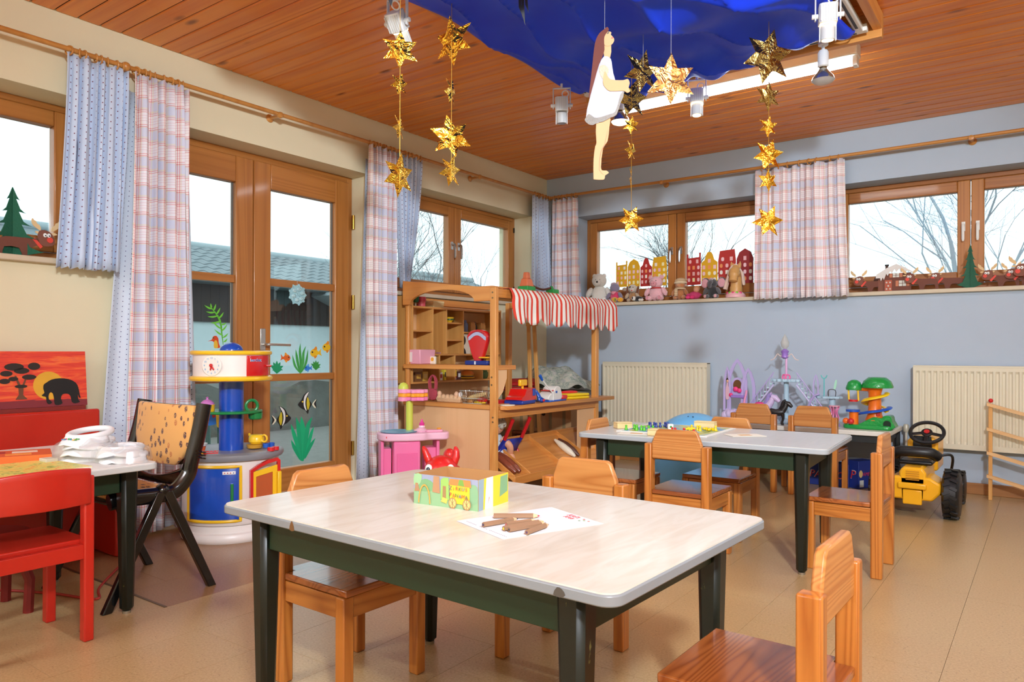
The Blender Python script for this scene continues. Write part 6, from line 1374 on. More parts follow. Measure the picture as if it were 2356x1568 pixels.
def parlamp(label, x, y, on):
    t = thing('reflector_lamp', label, 'spotlight', (x, y, TRK), 0., 'reflector bulb lamps on the track')
    MB().lathe([(0, 0), (.024, 0), (.024, -.022), (0, -.024)], 18).build('track_adapter', M_SPOT, t); MB().cyl((0, 0, -.05), (0, 0, -.022), .008, n=10).build('stem', M_SPOT, t)
    MB().lathe([(.0, -.045), (.02, -.048), (.026, -.06), (.026, -.125), (.02, -.13), (0, -.131)], 20).build('lamp_holder', M_SPOT, t); MB().lathe([(.018, -.128), (.019, -.142), (0, -.143)], 16).build('bulb_neck', pm((120, 96, 60), .35, .8), t)
    MB().lathe([(.017, -.138), (.03, -.158), (.047, -.178), (.054, -.194)], 28).build('reflector', pm((200, 198, 192), .15, .9), t, solid=.002)
    MB().lathe([(.0535, -.193), (.045, -.205), (.025, -.213), (0, -.216)], 28).build('bulb_glass', emis((255, 226, 180), 5.0, 'bulb_glow') if on else glassmat('bulb_glass', (236, 236, 232), .12, .25), t)
    if on:
        d = bpy.data.lights.new('bulb_beam', 'SPOT'); d.energy = 10; d.spot_size = radians(100); d.spot_blend = .8; d.color = (1, .93, .84)
        o = bpy.data.objects.new('bulb_beam', d); COL.objects.link(o); o.parent = t; o.location = (0, 0, -.222)
parlamp('clear reflector bulb lamp below the white light track', 2.985, -2.035, False); parlamp('lit reflector bulb lamp behind the angel figure', 1.86, -2.035, True)

# ------------------------------------------------------------------ gold foil star mobiles
def foil(name, c, rough=.16):
    m, t, b = newmat(name); g = G(t); setp(b, rough, 1.0); tc = g.n('ShaderNodeTexCoord'); n = g.noise(tc.outputs['Object'], 14, 4, .6, 1.0)
    t.links.new(g.mix(n, lin(c), lin(tuple(min(255, x*1.15) for x in c))), b.inputs['Base Color']); t.links.new(g.bump(n, .6, .03), b.inputs['Normal']); return m
GOLD = foil('gold_foil', (232, 176, 62)); DGOLD = foil('dark_gold_foil', (150, 128, 74), .22)
def starpts(R, r, rot, seed, n=6):
    rd = random.Random(seed); p = []
    for i in range(2*n):
        a = rot+pi*i/n; q = (R*rd.uniform(.92, 1.08)) if i % 2 == 0 else r; p.append((q*cos(a), q*sin(a)))
    return p
def star(parent, c, R, turn, rot, seed, mat, fold=.25):
    """two halves folded along the vertical axis, so the foil catches different light"""
    p = starpts(R, R*.5, rot, seed); n = len(p)
    v = [(0, 0, .0)]+[(q[0]*cos(fold*abs(q[0])/R), q[1], -fold*abs(q[0])*.5+.006*sin(7*q[1]/R)) for q in p]; f = [(0, 1+i, 1+(i+1) % n) for i in range(n)]
    a = YAW+turn; Mx = frame_m(c, (cos(a), sin(a), 0), (0, 0, 1))
    return MB().add(v, f, Mx).build('star', mat, parent, solid=.0008, smooth=False)
def mobile(label, x, y, ztop, stars, zlow):
    t = thing('star_mobile', label, 'star mobile', (x, y, ztop), group='gold star mobiles')
    MB().cyl((0, 0, zlow-ztop), (0, 0, 0), .0011, n=5).build('thread', pm((206, 160, 60), .4, .6), t)
    for i, (dz, R, turn, rot, dk) in enumerate(stars): star(t, (0, 0, dz-ztop), R, turn, rot, i+int(x*100), DGOLD if dk else GOLD)
    return t
mobile('string of gold foil stars hanging nearest the garden door', 1.823, -3.807, 2.45, [(2.146, .078, .15, .5, 0), (2.009, .046, .9, .3, 0), (1.838, .05, 1.35, .2, 0), (1.649, .088, .95, .45, 0)], 1.62)
mobile('string of gold foil stars in front of the pine ceiling', 1.856, -3.536, 2.45, [(2.264, .105, -.6, .6, 0), (2.05, .06, 1.3, .2, 0), (1.861, .095, .3, .75, 0), (1.715, .07, 1.0, .3, 0)], 1.68)
mobile('string of small gold stars behind the angel figure', 2.239, -2.636, 2.44, [(2.20, .10, .4, .2, 1), (2.066, .045, .2, .4, 0), (1.945, .05, .9, .1, 0), (1.81, .055, 1.45, .3, 0), (1.605, .068, .1, .1, 0)], 1.58)
mobile('string of gold stars in front of the plaid wall curtain', 2.874, -2.544, 2.44, [(2.286, .13, .2, .3, 1), (2.105, .068, .3, .5, 1), (1.968, .05, .3, .4, 0), (1.843, .075, .1, .2, 0), (1.726, .05, .2, .6, 0), (1.545, .075, .15, .1, 0)], 1.52)
t = thing('gold_star', 'big single brass coloured star held before the angel hands', 'gold star', (2.43, -2.90, 2.205)); star(t, (0, 0, 0), .098, .5, .35, 5, DGOLD); MB().cyl((0, 0, .02), (0, 0, .2), .0008, n=4).build('thread', pm((180, 180, 180), .5), t)
t = thing('gold_star', 'large pale brass star hanging right of the angel', 'gold star', (2.686, -3.177, 2.03)); star(t, (0, 0, 0), .108, .1, .52, 9, foil('pale_brass_foil', (226, 176, 104), .25), .1); MB().cyl((0, 0, .04), (0, 0, .36), .0008, n=4).build('thread', pm((180, 180, 190), .5), t)
# angel figure: flat painted plywood, traced outline at its own distance (2.9 m away, 0.58 m tall)
AS = 1/1459*400*.0017143
ag = thing('angel_figure', 'painted wooden girl angel in a white lace dress hanging on a thread', 'angel figure', (2.474, -3.331, 2.42)); AO = (0, 0, 2.221-2.42)
AM = frame_m(AO, SRX, (0, 0, 1))
AP = lambda pts, k=2: smoothpoly([((x-556)*AS, -(y-255)*AS) for x, y in pts], k)
def apart(nm, pts, mat, off, th=.003, k=2): return MB().prism(AP(pts, k), th, AM @ Matrix.Translation((0, 0, off))).build(nm, mat, ag)
SK = pm((206, 164, 114), .6); 
apart('legs', [(490, 1000), (600, 960), (598, 1060), (583, 1180), (545, 1240), (528, 1400), (545, 1425), (570, 1425), (595, 1445), (565, 1465), (560, 1490), (545, 1502), (475, 1500), (466, 1480), (466, 1330), (480, 1220), (490, 1190)], SK, -.003, .005)
apart('neck', [(556, 360), (610, 372), (600, 490), (552, 490)], SK, 0., .004)
apart('dress', [(552, 470), (607, 492), (620, 560), (645, 670), (720, 762), (690, 860), (655, 960), (600, 975), (540, 1010), (460, 1040), (400, 990), (430, 830), (470, 680), (510, 540)], pm((186, 186, 194), .8, bump=.3, bscale=70), .001, .005)
lc = [(400, 985), (425, 955), (470, 985), (510, 985), (560, 970), (605, 955), (640, 940), (665, 880), (690, 790), (722, 765), (690, 862), (655, 962), (605, 985), (540, 1020), (500, 1025), (460, 1048), (420, 1040), (390, 1010)]
apart('lace_hem', lc, pm((170, 164, 158), .9, var=.4, bump=1.0, bscale=160), .0062, .001)
apart('face', [(558, 268), (590, 262), (612, 272), (607, 290), (632, 318), (634, 345), (615, 372), (590, 385), (556, 380), (545, 340), (548, 300)], SK, .002, .004)
apart('hair', [(548, 250), (575, 228), (590, 250), (572, 275), (552, 310), (550, 360), (553, 420), (535, 480), (505, 550), (470, 680), (430, 818), (424, 800), (440, 660), (455, 520), (465, 420), (480, 340), (510, 280)], pm((104, 44, 30), .7, var=.1), .004, .005)
apart('arm', [(555, 600), (580, 640), (605, 668), (680, 675), (720, 672), (750, 664), (765, 700), (755, 735), (768, 765), (745, 780), (722, 765), (690, 762), (600, 765), (560, 735), (540, 690)], SK, .0065, .004)
apart('sleeve_lace', [(510, 560), (550, 545), (590, 580), (575, 630), (548, 670), (515, 620)], pm((232, 206, 180), .9, var=.3, bump=1.0, bscale=160), .0065, .002)
apart('mouth', [(609, 318), (625, 310), (627, 318), (613, 323)], pm((206, 80, 80), .6), .0062, .0006); apart('eye', [(573, 285), (583, 266), (594, 264), (586, 283)], pm((90, 84, 74), .6), .0062, .0006); apart('leg_line', [(588, 1060), (560, 1210), (530, 1270), (515, 1420), (560, 1464), (512, 1422), (524, 1270), (556, 1206)], pm((170, 120, 90), .7), .0022, .0006)
MB().cyl((0, 0, AO[2]), (0, 0, 0), .0006, n=4).build('thread', pm((200, 200, 200), .5), ag)
# dark foil ribbon
rbn = thing('dark_ribbon', 'dark foil ribbon tails hanging under the blue cloth', 'ribbon', (2.16, -3.45, 2.44))
for k, (dx, L, w_) in enumerate(((-.012, .12, .012), (.0, .16, .014), (.014, .11, .012))):
    Mx = frame_m((0, 0, 0), SRX, (0, 0, 1)); MB().prism([(dx-w_*.5, 0), (dx+w_*.5, 0), (dx+w_*.6, -L*.6), (dx+.012, -L), (dx-w_*.2, -L*.7)], .001, Mx @ Matrix.Translation((0, 0, .003*k))).build('tail', pm((46, 44, 48), .4), rbn)
MB().cyl((0, 0, -.12), (0, 0, .06), .0012, n=5).build('thread', pm((206, 170, 80), .4), rbn)
rb2 = thing('dark_ribbon', 'dark foil ribbon tails beside the double spotlight', 'ribbon', (1.80, -3.84, 2.6))
MB().prism([(-.008, -.19), (.008, -.19), (.01, -.27), (.004, -.29), (-.006, -.27)], .001, frame_m((0, 0, 0), SRX, (0, 0, 1))).build('tail', pm((46, 44, 48), .4), rb2); MB().cyl((0, 0, -.2), (0, 0, 0), .001, n=4).build('thread', pm((120, 110, 90), .4), rb2)
# ================================================================== radiators
def radiator(label, x0, x1):
    t = thing('radiator', label, 'radiator', (x0, -.1, 0)); w = x1-x0; z0, z1 = .305, .868; RM = pm((222, 214, 190), .4)
    n = int(w/.0345); P = []
    for z, k in ((z1-.002, 0), (z1-.035, 0), (z1-.05, 1), (z0+.05, 1), (z0+.035, 0), (z0, 0)):
        row = []
        for i in range(n*6+1):
            u = i/(n*6); c = (i % 6)/6.0; d = .009*(1 if .34 < c < .84 else 0)*k
            row.append((w*u, d, z))
        P.append(row)
    MB().grid(P).build('panel', RM, t, ang=25)
    MB().box(0, .012, z0, w, .07, z1-.01).build('body', RM, t, bev=.004); MB().box(-.004, -.001, z1-.012, w+.004, .074, z1+.002).build('top_grille', RM, t, bev=.004)
    for x in (-.004, w): MB().box(x, 0, z0, x+.004, .074, z1).build('side_cover', RM, t)
    for x in (.12, w-.12): MB().box(x-.015, .07, z0+.1, x+.015, .095, z1-.1).build('wall_bracket', RM, t)
    vv = MB(); vv.cyl((-.01, .04, z0+.03), (-.05, .04, z0+.03), .012, n=12); vv.cyl((-.05, .04, z0+.03), (-.05, .04, 0.0), .009, n=12); vv.build('pipe', pm((210, 205, 190), .35), t)
    return t
radiator('cream ribbed radiator below the stuffed animals', .672, 1.632); radiator('cream ribbed radiator behind the toy tractor', 3.13, 4.13)
tv = MB().lathe([(0, 0), (.017, 0), (.019, .01), (.019, .045), (.012, .055), (0, .056)], 16).build('thermostat_valve', pm((190, 186, 170), .4, .2), None, loc=(3.08, -.07, .40)); tag(tv, 'small radiator thermostat valve beside the tractor radiator', 'valve')
MB().cyl((0, 0, -.4), (0, 0, .005), .009, n=10).build('pipe', pm((206, 200, 186), .4), tv)
# ================================================================== things on the low wall table (top z .44)
ZL = .44; TY = -.32
GT = lambda u: 2.2932+(u-1800)*.003148
LAV = pm((186, 172, 222), .35); AQ = pm((176, 206, 224), .35); ICE = glassmat('ice_plastic', (206, 222, 236), .1, .55); PKc = pm((238, 160, 200), .35); MAG = pm((222, 50, 140), .35)
def gothic(w, h, t_): 
    o = [(-w/2, 0), (-w/2, h*.55), (-w*.42, h*.72), (-w*.22, h*.9), (0, h), (w*.22, h*.9), (w*.42, h*.72), (w/2, h*.55), (w/2, 0)]
    k = t_; i = [(-w/2+k, 0), (-w/2+k, h*.54), (-w*.42+k, h*.70), (-w*.22+k*.7, h*.86), (0, h-k*1.3), (w*.22-k*.7, h*.86), (w*.42-k, h*.70), (w/2-k, h*.54), (w/2-k, 0)]
    return o+i[::-1]
gm = thing('lavender_arch_toy', 'lavender toy palace mirror with gothic arches and cloud base', 'toy palace', (GT(1696), TY, ZL))
MB().prism(gothic(.155, .40, .024), .01, XZ((.0, 0, .07))).build('tall_arch', LAV, gm); MB().prism(gothic(.06, .34, .016), .01, XZ((-.075, -.01, .07))).build('side_arch', LAV, gm); MB().prism(gothic(.11, .33, .022), .01, XZ((.085, -.005, .07))).build('side_arch', LAV, gm)
MB().prism(smoothpoly([(-.05, .0), (-.045, .1), (0, .135), (.045, .1), (.05, 0)], 3), .008, XZ((.0, .006, .19))).build('mirror_frame', LAV, gm); MB().prism(circ(.032, 24, 0, .075, .042), .004, XZ((0, -.003, .19))).build('mirror', pm((130, 100, 70), .15, .6), gm)
MB().box(-.04, -.04, .17, .06, .0, .19).build('shelf', pm((150, 120, 200), .35), gm, bev=.004)
for x, z, r in ((-.008, .235, .02), (.02, .225, .018), (-.045, .19, .016)): MB().ell((x, -.02, z), (r, .012, r), 12, 8).build('bow', pm((236, 60, 130), .4), gm)
MB().prism(smoothpoly([(-.012, 0), (-.014, .07), (-.008, .1), (0, .14), (.008, .1), (.014, .07), (.012, 0)], 2), .006, XZ((-.072, -.015, .16))).build('princess_panel', pm((216, 176, 190), .5), gm); MB().ell((-.072, -.02, .295), (.009, .006, .012), 10, 8).build('panel_face', pm((216, 170, 140), .5), gm); MB().ell((-.072, -.016, .305), (.012, .006, .014), 10, 8).build('panel_hair', pm((40, 26, 24), .5), gm)
for i in range(11): a = i*.63; MB().ell((-.09+.018*i, -.02+.015*sin(3*a), .035+.02*abs(sin(2*a))), (.03, .03, .032), 12, 8).build('cloud_puff', pm((206, 190, 226), .35), gm)
MB().tube(smoothline([(.05, -.03, .07), (.065, -.03, .16), (.075, -.03, .2), (.08, -.03, .23)], 4), .008, 8).build('chair_back', PKc, gm); MB().box(.03, -.05, .12, .08, -.01, .132).build('chair_seat', PKc, gm, bev=.004)
for x in (.035, .075): MB().tube([(x, -.03, .12), (x-.004, -.03, .06)], .005, 8).build('chair_leg', PKc, gm)
ct = thing('ice_palace_toy', 'pale blue toy palace platform with twin stairs and lilac railings', 'toy palace', (GT(1808), TY, ZL))
MB().prism([(.19*cos(a)*(1+.04*cos(12*a)), .12*sin(a)*(1+.04*cos(12*a))) for a in [2*pi*i/60 for i in range(60)]], .02, bot=0).build('base', ICE, ct, bev=.004)
for i in range(14): a = 2*pi*i/14; MB().ell((.18*cos(a), .115*sin(a), .02), (.03, .025, .022), 10, 8).build('ice_block', ICE, ct)
MB().cyl((.01, 0, .0), (.01, 0, .31), .018, n=18).build('column', AQ, ct)
MB().prism([(.01+(.105+.007*cos(16*a))*cos(a), (.075+.006*cos(16*a))*sin(a)) for a in [2*pi*i/64 for i in range(64)]], .022, bot=.30).build('platform', AQ, ct, bev=.004)
for s in (-1, 1):
    sd = thing('stair', None, None); sd.parent = ct
    for i in range(9): MB().box(min(s*(.09+.021*i), s*(.09+.021*(i+1)))+.01, -.03, .28-.03*i, max(s*(.09+.021*i), s*(.09+.021*(i+1)))+.01, .02, .29-.03*i).build('step', pm((190, 222, 226), .4), sd)
    MB().tube([(s*.08+.01, -.032, .37), (s*.28+.01, -.032, .10)], .004, 6).build('handrail', LAV, sd); 
    for i in range(9): MB().tube([(s*(.09+.022*i)+.01, -.032, .275-.03*i), (s*(.09+.022*i)+.01, -.032, .36-.03*i)], .0022, 5).build('baluster', LAV, sd)
    MB().tube([(s*.08+.01, -.03, .28), (s*.28+.01, -.03, .02)], .006, 6).build('stringer', pm((206, 200, 236), .35), sd)
for s in (-1, 1): MB().torus((.01+s*.012, -.01, .335), .018, .006, (s*.7, -1, 0), 18, 6).build('heart_loop', pm((244, 110, 170), .35), ct)
MB().cyl((.01, 0, .32), (.01, 0, .475), .008, n=12).build('pink_pole', pm((226, 180, 224), .35), ct); MB().lathe([(.012, .47), (.026, .48), (.022, .51), (.03, .525), (.012, .54), (0, .545)], 18, (.0, 0, 0)).build('crown', pm((156, 120, 206), .3), ct)
MB().lathe([(.006, .54), (.026, .56), (.03, .59), (.018, .62), (.006, .645), (0, .655)], 18).build('crystal_bud', glassmat('crystal_plastic', (236, 236, 232), .12, .35), ct)
for s in (-1, 1): MB().tube(smoothline([(0, 0, .495), (s*.03, -.01, .49), (s*.05, -.01, .505), (s*.075, -.01, .47), (s*.1, -.01, .46)], 4), .0035, 6).build('swan_arm', pm((226, 206, 200), .4), ct)
pl2 = thing('ice_slide_toy', 'pale blue toy terrace with a lilac slide and fence', 'toy palace', (GT(1906), TY, ZL))
MB().prism([(.085*cos(a)*(1+.08*cos(10*a)), .06*sin(a)*(1+.08*cos(10*a))) for a in [2*pi*i/50 for i in range(50)]], .016, bot=.19).build('terrace', AQ, pl2, bev=.003); MB().cyl((.02, 0, 0), (.02, 0, .19), .022, n=16).build('column', AQ, pl2); MB().prism(circ(.07, 24), .012).build('base', ICE, pl2)
MB().tube(smoothline([(-.06, -.02, .22), (-.1, -.03, .2), (-.14, -.035, .12), (-.19, -.04, .055)], 5), .016, 10, flat=.5).build('slide', LAV, pl2)
for i in range(9): MB().tube(smoothline([(-.14+.012*i, -.06, .06), (-.135+.012*i, -.065, .09), (-.14+.012*i, -.06, .115)], 3), .004, 6).build('fence_post', pm((196, 220, 236), .35), pl2)
MB().tube([(-.145, -.06, .11), (-.03, -.06, .125)], .004, 6).build('fence_rail', pm((196, 220, 236), .35), pl2)
MB().prism(gothic(.04, .16, .009), .006, XZ((-.09, 0, .2))).build('arch_gate', LAV, pl2); MB().tube([(-.035, 0, .2), (-.035, 0, .335)], .004, 6).build('lamp_pole', pm((96, 196, 196), .35), pl2); MB().tube(smoothline([(-.055, 0, .355), (-.045, 0, .335), (-.025, 0, .335), (-.015, 0, .355)], 3), .004, 6).build('lamp_fork', pm((96, 196, 196), .35), pl2)
MB().tube(smoothline([(.0, -.02, .20), (.0, -.02, .25), (.045, -.02, .25), (.045, -.02, .2)], 3), .003, 5).build('chair_frame', pm((60, 60, 64), .4), pl2); MB().prism(smoothpoly([(.035, .25), (.05, .27), (.055, .32), (.045, .32), (.035, .28)], 3), .004, XZ((0, -.015, 0))).build('chair_back', pm((170, 226, 200), .3), pl2)
lan = thing('pink_lantern_toy', 'translucent pink toy carriage cage beside the ball tree', 'toy', (GT(1922), TY-.07, ZL))
for i in range(8): a = 2*pi*i/8; MB().tube(smoothline([(.02*cos(a), .02*sin(a), .02), (.03*cos(a), .03*sin(a), .06), (.018*cos(a), .018*sin(a), .1), (.034*cos(a), .034*sin(a), .14)], 3), .0035, 6).build('rib', pm((236, 130, 180), .3), lan)
MB().prism(circ(.036, 20), .02).build('foot', pm((170, 150, 220), .35), lan); MB().prism(circ(.036, 20), .006, bot=.14).build('top_plate', pm((240, 170, 190), .35), lan)
def horse(name, label, o, rz, s, bc, mc, saddle=None):
    t = thing(name, label, 'toy horse', o, rz); B = pm(bc, .35); Mn = pm(mc, .5)
    m = MB(); K = lambda *p: tuple(q*s for q in p)
    m.tube([K(-.055, 0, .085), K(-.03, 0, .09), K(.0, 0, .085), K(.03, 0, .088), K(.055, 0, .092)], [r*s for r in (.018, .027, .025, .027, .02)], 14)
    m.tube(smoothline([K(.045, 0, .095), K(.065, 0, .125), K(.072, 0, .15)], 4), [r*s for r in (.022, .021, .02, .019, .018, .017, .016, .016, .015)], 12); m.tube([K(.066, 0, .158), K(.088, 0, .15), K(.112, 0, .128)], [r*s for r in (.014, .018, .010)], 12)
    m.build('body', B, t)
    for x, y in ((.045, .012), (.05, -.012), (-.05, .012), (-.045, -.012)): MB().tube([K(x, y, .08), K(x+.004, y, .045), K(x-.002, y, .02), K(x, y, 0)], [r*s for r in (.013, .009, .006, .009)], 10).build('leg', B, t)
    MB().tube(smoothline([K(.07, 0, .172), K(.052, 0, .16), K(.042, 0, .13), K(.03, .004, .11)], 4), [.012*s]*13, 8).build('mane', Mn, t); MB().tube(smoothline([K(-.07, 0, .1), K(-.095, 0, .09), K(-.105, .004, .05), K(-.1, 0, .02)], 4), [.008*s]*4+[.013*s]*5+[.006*s]*4, 8).build('tail', Mn, t)
    for y in (-1, 1): MB().tube([K(.066, y*.008, .168), K(.066, y*.009, .182)], [.005*s, .001*s], 6).build('ear', B, t)
    if saddle: MB().ell(K(0, 0, .108), K(.03, .026, .016), 14, 8).build('saddle', pm(saddle, .4), t)
    return t
horse('toy_pony', 'lavender toy pony with a purple mane in the ice palace', (GT(1765), TY-.16, ZL+.001), .1, 1.25, (206, 186, 226), (150, 136, 200), (222, 50, 140)); horse('toy_horse', 'black toy horse standing between the two chair backs', (GT(1812)-.02, TY-.20, ZL+.001), .15, 1.0, (34, 30, 30), (22, 18, 18))
MB().box(-.12, -.2, 0, .3, -.14, .012, Matrix.Translation((0, 0, 0))).build('ice_floe', ICE, ct, bev=.004) if False else None
# ball run tree
bt_ = thing('ball_run_tree', 'orange and green toy tree with yellow and blue spiral ball chutes', 'ball run toy', (2.905, -.42, ZL))
GRN = pm((22, 150, 64), .22, coat=.3, bump=.5, bscale=45); ORG = pm((240, 116, 24), .28, coat=.2)
MB().prism(smoothpoly([(-.15, -.055), (-.08, -.075), (.06, -.08), (.14, -.07), (.15, 0), (.12, .08), (-.05, .085), (-.15, .05)], 4), .03).build('base', GRN, bt_, bev=.01, seg=3)
MB().prism(smoothpoly([(-.06, .02), (.0, .055), (.04, .075), (.085, .07), (.1, .085), (.14, .085), (.15, .05), (.15, .0), (-.12, .0)], 3), .12, XZ((0, .06, .01))).build('mound', GRN, bt_, bev=.008)
MB().prism(rrect(.045, .06, .02, cx=.12, cy=.035), .004, XZ((0, -.062, .0))).build('tunnel_mouth', pm((14, 40, 22), .8), bt_)
MB().lathe([(.062, .06), (.045, .1), (.04, .16), (.04, .24), (.05, .275), (.062, .29), (0, .29)], 26, (.035, 0, 0)).build('trunk', ORG, bt_)
MB().lathe([(.0, .28), (.098, .28), (.1, .288), (.085, .325), (.055, .35), (.02, .352), (0, .352)], 26, (.05, 0, 0)).build('crown', GRN, bt_)
MB().tube([(.01, -.01, .275), (-.04, -.02, .272), (-.08, -.02, .27)], [.022, .016, .014], 12).build('branch', ORG, bt_); MB().lathe([(0, .262), (.052, .262), (.054, .275), (.04, .315), (.018, .33), (0, .332)], 22, (-.09, -.02, 0)).build('small_crown', GRN, bt_)
def chute(z0, z1, a0, a1, R, mat, nm, w=.017):
    pts = [(.035+R*cos(a0+(a1-a0)*i/30), R*.85*sin(a0+(a1-a0)*i/30), z0+(z1-z0)*i/30) for i in range(31)]; MB().tube(pts, w, 10, flat=.42).build(nm, mat, bt_)
chute(.245, .165, .3, -4.2, .075, pm((250, 206, 30), .28), 'yellow_chute'); chute(.165, .125, 2.0, -.5, .072, pm((250, 206, 30), .28), 'yellow_chute'); chute(.15, .10, .2, -3.0, .09, pm((22, 84, 190), .28), 'blue_chute', .018)
MB().cyl((-.09, -.03, .03), (-.09, -.03, .115), .03, n=20).build('stump', ORG, bt_); MB().lathe([(0, .112), (.045, .114), (.045, .128), (0, .13)], 20, (-.095, -.03, 0)).build('blue_dish', pm((22, 84, 190), .28), bt_)
for x in (-.122, -.062): MB().tube([(x, -.045, .27), (x+.004, -.045, .19)], .006, 8).build('swing_rope', pm((246, 200, 40), .35), bt_)
MB().lathe([(0, .183), (.03, .184), (.03, .197), (0, .198)], 20, (-.09, -.045, 0)).build('swing_seat', pm((206, 30, 36), .3), bt_); MB().prism(rrect(.025, .045, .01, cx=.065, cy=.115), .004, XZ((0, -.05, 0))).build('red_door', pm((190, 40, 34), .35), bt_)
for i, (x, c, lb) in enumerate(((-.10, (206, 40, 44), 'red plastic ball at the foot of the ball run tree'), (-.135, (240, 110, 30), 'orange plastic ball at the foot of the ball run tree'))): tag(MB().ell((0, 0, 0), .021, 18, 12).build('play_ball', pm(c, .3), None, loc=(2.905+x, -.42-.075+.02*i, ZL+.051)), lb, 'ball')
# ================================================================== below the low table
def pbox(label, x, y, w, d, h, rz, words):
    t = thing('printed_box', label, 'cardboard box', (x, y, 0), rz); MB().box(-w/2, -d/2, 0, w/2, d/2, h).build('carton', pm((26, 48, 128), .5), t, bev=.003)
    Mx = XZ((0, -d/2-.0012, h*.48))
    text(words, h*.42, pm((236, 232, 232), .5), t, Mx @ Matrix.Diagonal((1.05, 1.1, 1, 1)), .0005, 'lettering_outline', font_shear=.2); text(words, h*.42, pm((206, 36, 50), .5), t, Mx @ Matrix.Translation((0, 0, .0012)), .0005, font_shear=.2)
    return t
pbox('blue printed carton with large red letters under the low table', 2.60, -.22, .30, .12, .165, 0., 'PAMBO')
b2 = pbox('narrow blue printed carton standing at the table end', 2.81, -.20, .10, .16, .195, radians(-28), 'P')
M2 = YZ((.0512, .0, .10)); text('PAMBO', .035, pm((206, 46, 70), .5), b2, M2, .0005, font_shear=.3); MB().prism(circ(.018, 16, -.06, .005, .026), .0006, M2).build('emblem', pm((226, 190, 120), .5), b2); MB().box(.0502, -.07, .012, .0512, -.03, .06).build('white_patch', pm((206, 206, 200), .6), b2); MB().box(.0502, .03, .02, .0512, .07, .08).build('bar_code_patch', pm((190, 170, 190), .6), b2)
# ================================================================== blue ball
bb = thing('exercise_ball', 'large light blue exercise ball behind the grey table', 'ball', (2.04, -1.35, 0)); BBm = pm((104, 176, 226), .3, coat=.1, var=.05); MB().ell((0, 0, .282), (.285, .285, .282), 48, 28).build('ball', BBm, bb)
for dx in (-.02, .012): MB().ell((dx-.0+.02, -.10, .546), (.006, .004, .006), 8, 6).build('face_mark', pm((50, 80, 110), .5), bb)
# ================================================================== toy tractor
tq = thing('pedal_tractor', 'yellow and black ride-on pedal tractor near the radiator', 'toy tractor', (3.25, -.75, 0)); TYL = pm((238, 172, 24), .3, coat=.15); TB = pm((20, 20, 21), .42)
def wheel(x, y, r, w, nm='rear_wheel'):
    wt = thing(nm, None, None); wt.parent = tq; wt.location = (x, y, r)
    MB().lathe([(r*.45, -w/2), (r*.86, -w/2), (r, -w*.34), (r, w*.34), (r*.86, w/2), (r*.45, w/2)], 36, (0, 0, 0), (1, 0, 0)).build('tyre', TB, wt); MB().lathe([(0, -w*.38), (r*.46, -w*.42), (r*.46, w*.42), (0, w*.38)], 24, (0, 0, 0), (1, 0, 0)).build('rim', TYL, wt)
    for i in range(18):
        a = 2*pi*i/18; MB().box(-w*.45, -.008, -.006, 0, .008, .009, Matrix.Rotation(a, 4, 'X') @ Matrix.Translation((0, .01, r)) @ Matrix.Rotation(.4, 4, 'Z')).build('tread_lug', TB, wt); MB().box(0, -.008, -.006, w*.45, .008, .009, Matrix.Rotation(a+.17, 4, 'X') @ Matrix.Translation((0, .01, r)) @ Matrix.Rotation(-.4, 4, 'Z')).build('tread_lug', TB, wt)
wheel(.19, -.2, .138, .085); wheel(-.19, -.2, .138, .085); wheel(.185, .33, .10, .06, 'front_wheel'); wheel(-.185, .33, .10, .06, 'front_wheel')
MB().cyl((-.17, -.2, .138), (.17, -.2, .138), .012, n=12).build('axle', TB, tq)
MB().prism([(-.1, .10), (-.145, .15), (-.145, .2), (-.09, .235), (.09, .235), (.145, .2), (.145, .15), (.1, .10)], .22, XZ((0, -.08, 0))).build('rear_body', TYL, tq, bev=.012)
MB().prism([(-.065, .1), (-.07, .26), (-.05, .29), (.05, .29), (.07, .26), (.065, .1)], .42, XZ((0, .12, 0))).build('chassis', TYL, tq, bev=.012); MB().box(-.05, -.312, .075, .05, -.29, .16).build('hitch_plate', TYL, tq, bev=.006); MB().box(-.075, -.322, .165, .075, -.28, .20).build('rear_step', TYL, tq, bev=.008)
for i in range(5): MB().box(-.035, -.304, .215+.012*i, .035, -.297, .22+.012*i).build('grille_slot', pm((196, 130, 20), .4), tq)
MB().prism([(-.085, .22), (-.085, .40), (-.06, .43), (.06, .43), (.085, .40), (.085, .22)], .3, XZ((0, .42, 0))).build('hood', TYL, tq, bev=.015, seg=3); MB().box(-.05, .10, .40, .05, .125, .435).build('dashboard', TB, tq, bev=.006); MB().box(-.052, .112, .34, .052, .122, .415).build('dash_panel', TB, tq, bev=.004)
MB().tube(smoothline([(-.11, -.16, .345), (-.08, -.2, .368), (0, -.215, .372), (.08, -.2, .368), (.11, -.16, .345)], 5), .032, 12).build('seat_back', TB, tq); MB().box(-.09, -.19, .29, .09, -.02, .315).build('seat', TB, tq, bev=.015, seg=3); MB().box(-.03, -.1, .235, .03, -.03, .29).build('seat_post', TB, tq)
stg = thing('steering_wheel', None, None); stg.parent = tq; stg.location = (.03, .07, .462); stg.rotation_euler = (radians(38), 0, 0)
MB().torus((0, 0, 0), .092, .011, (0, 0, 1), 36, 8).build('rim', TB, stg); MB().prism(circ(.032, 20), .014, bot=-.007).build('hub', TB, stg, bev=.004); MB().prism(circ(.016, 18), .004, bot=.008).build('badge', pm((196, 40, 40), .4), stg)
for a in (-.25, pi+.25, -pi/2): MB().box(.02, -.011, -.004, .09, .011, .004, Matrix.Rotation(a, 4, 'Z')).build('spoke', TB, stg, bev=.003)
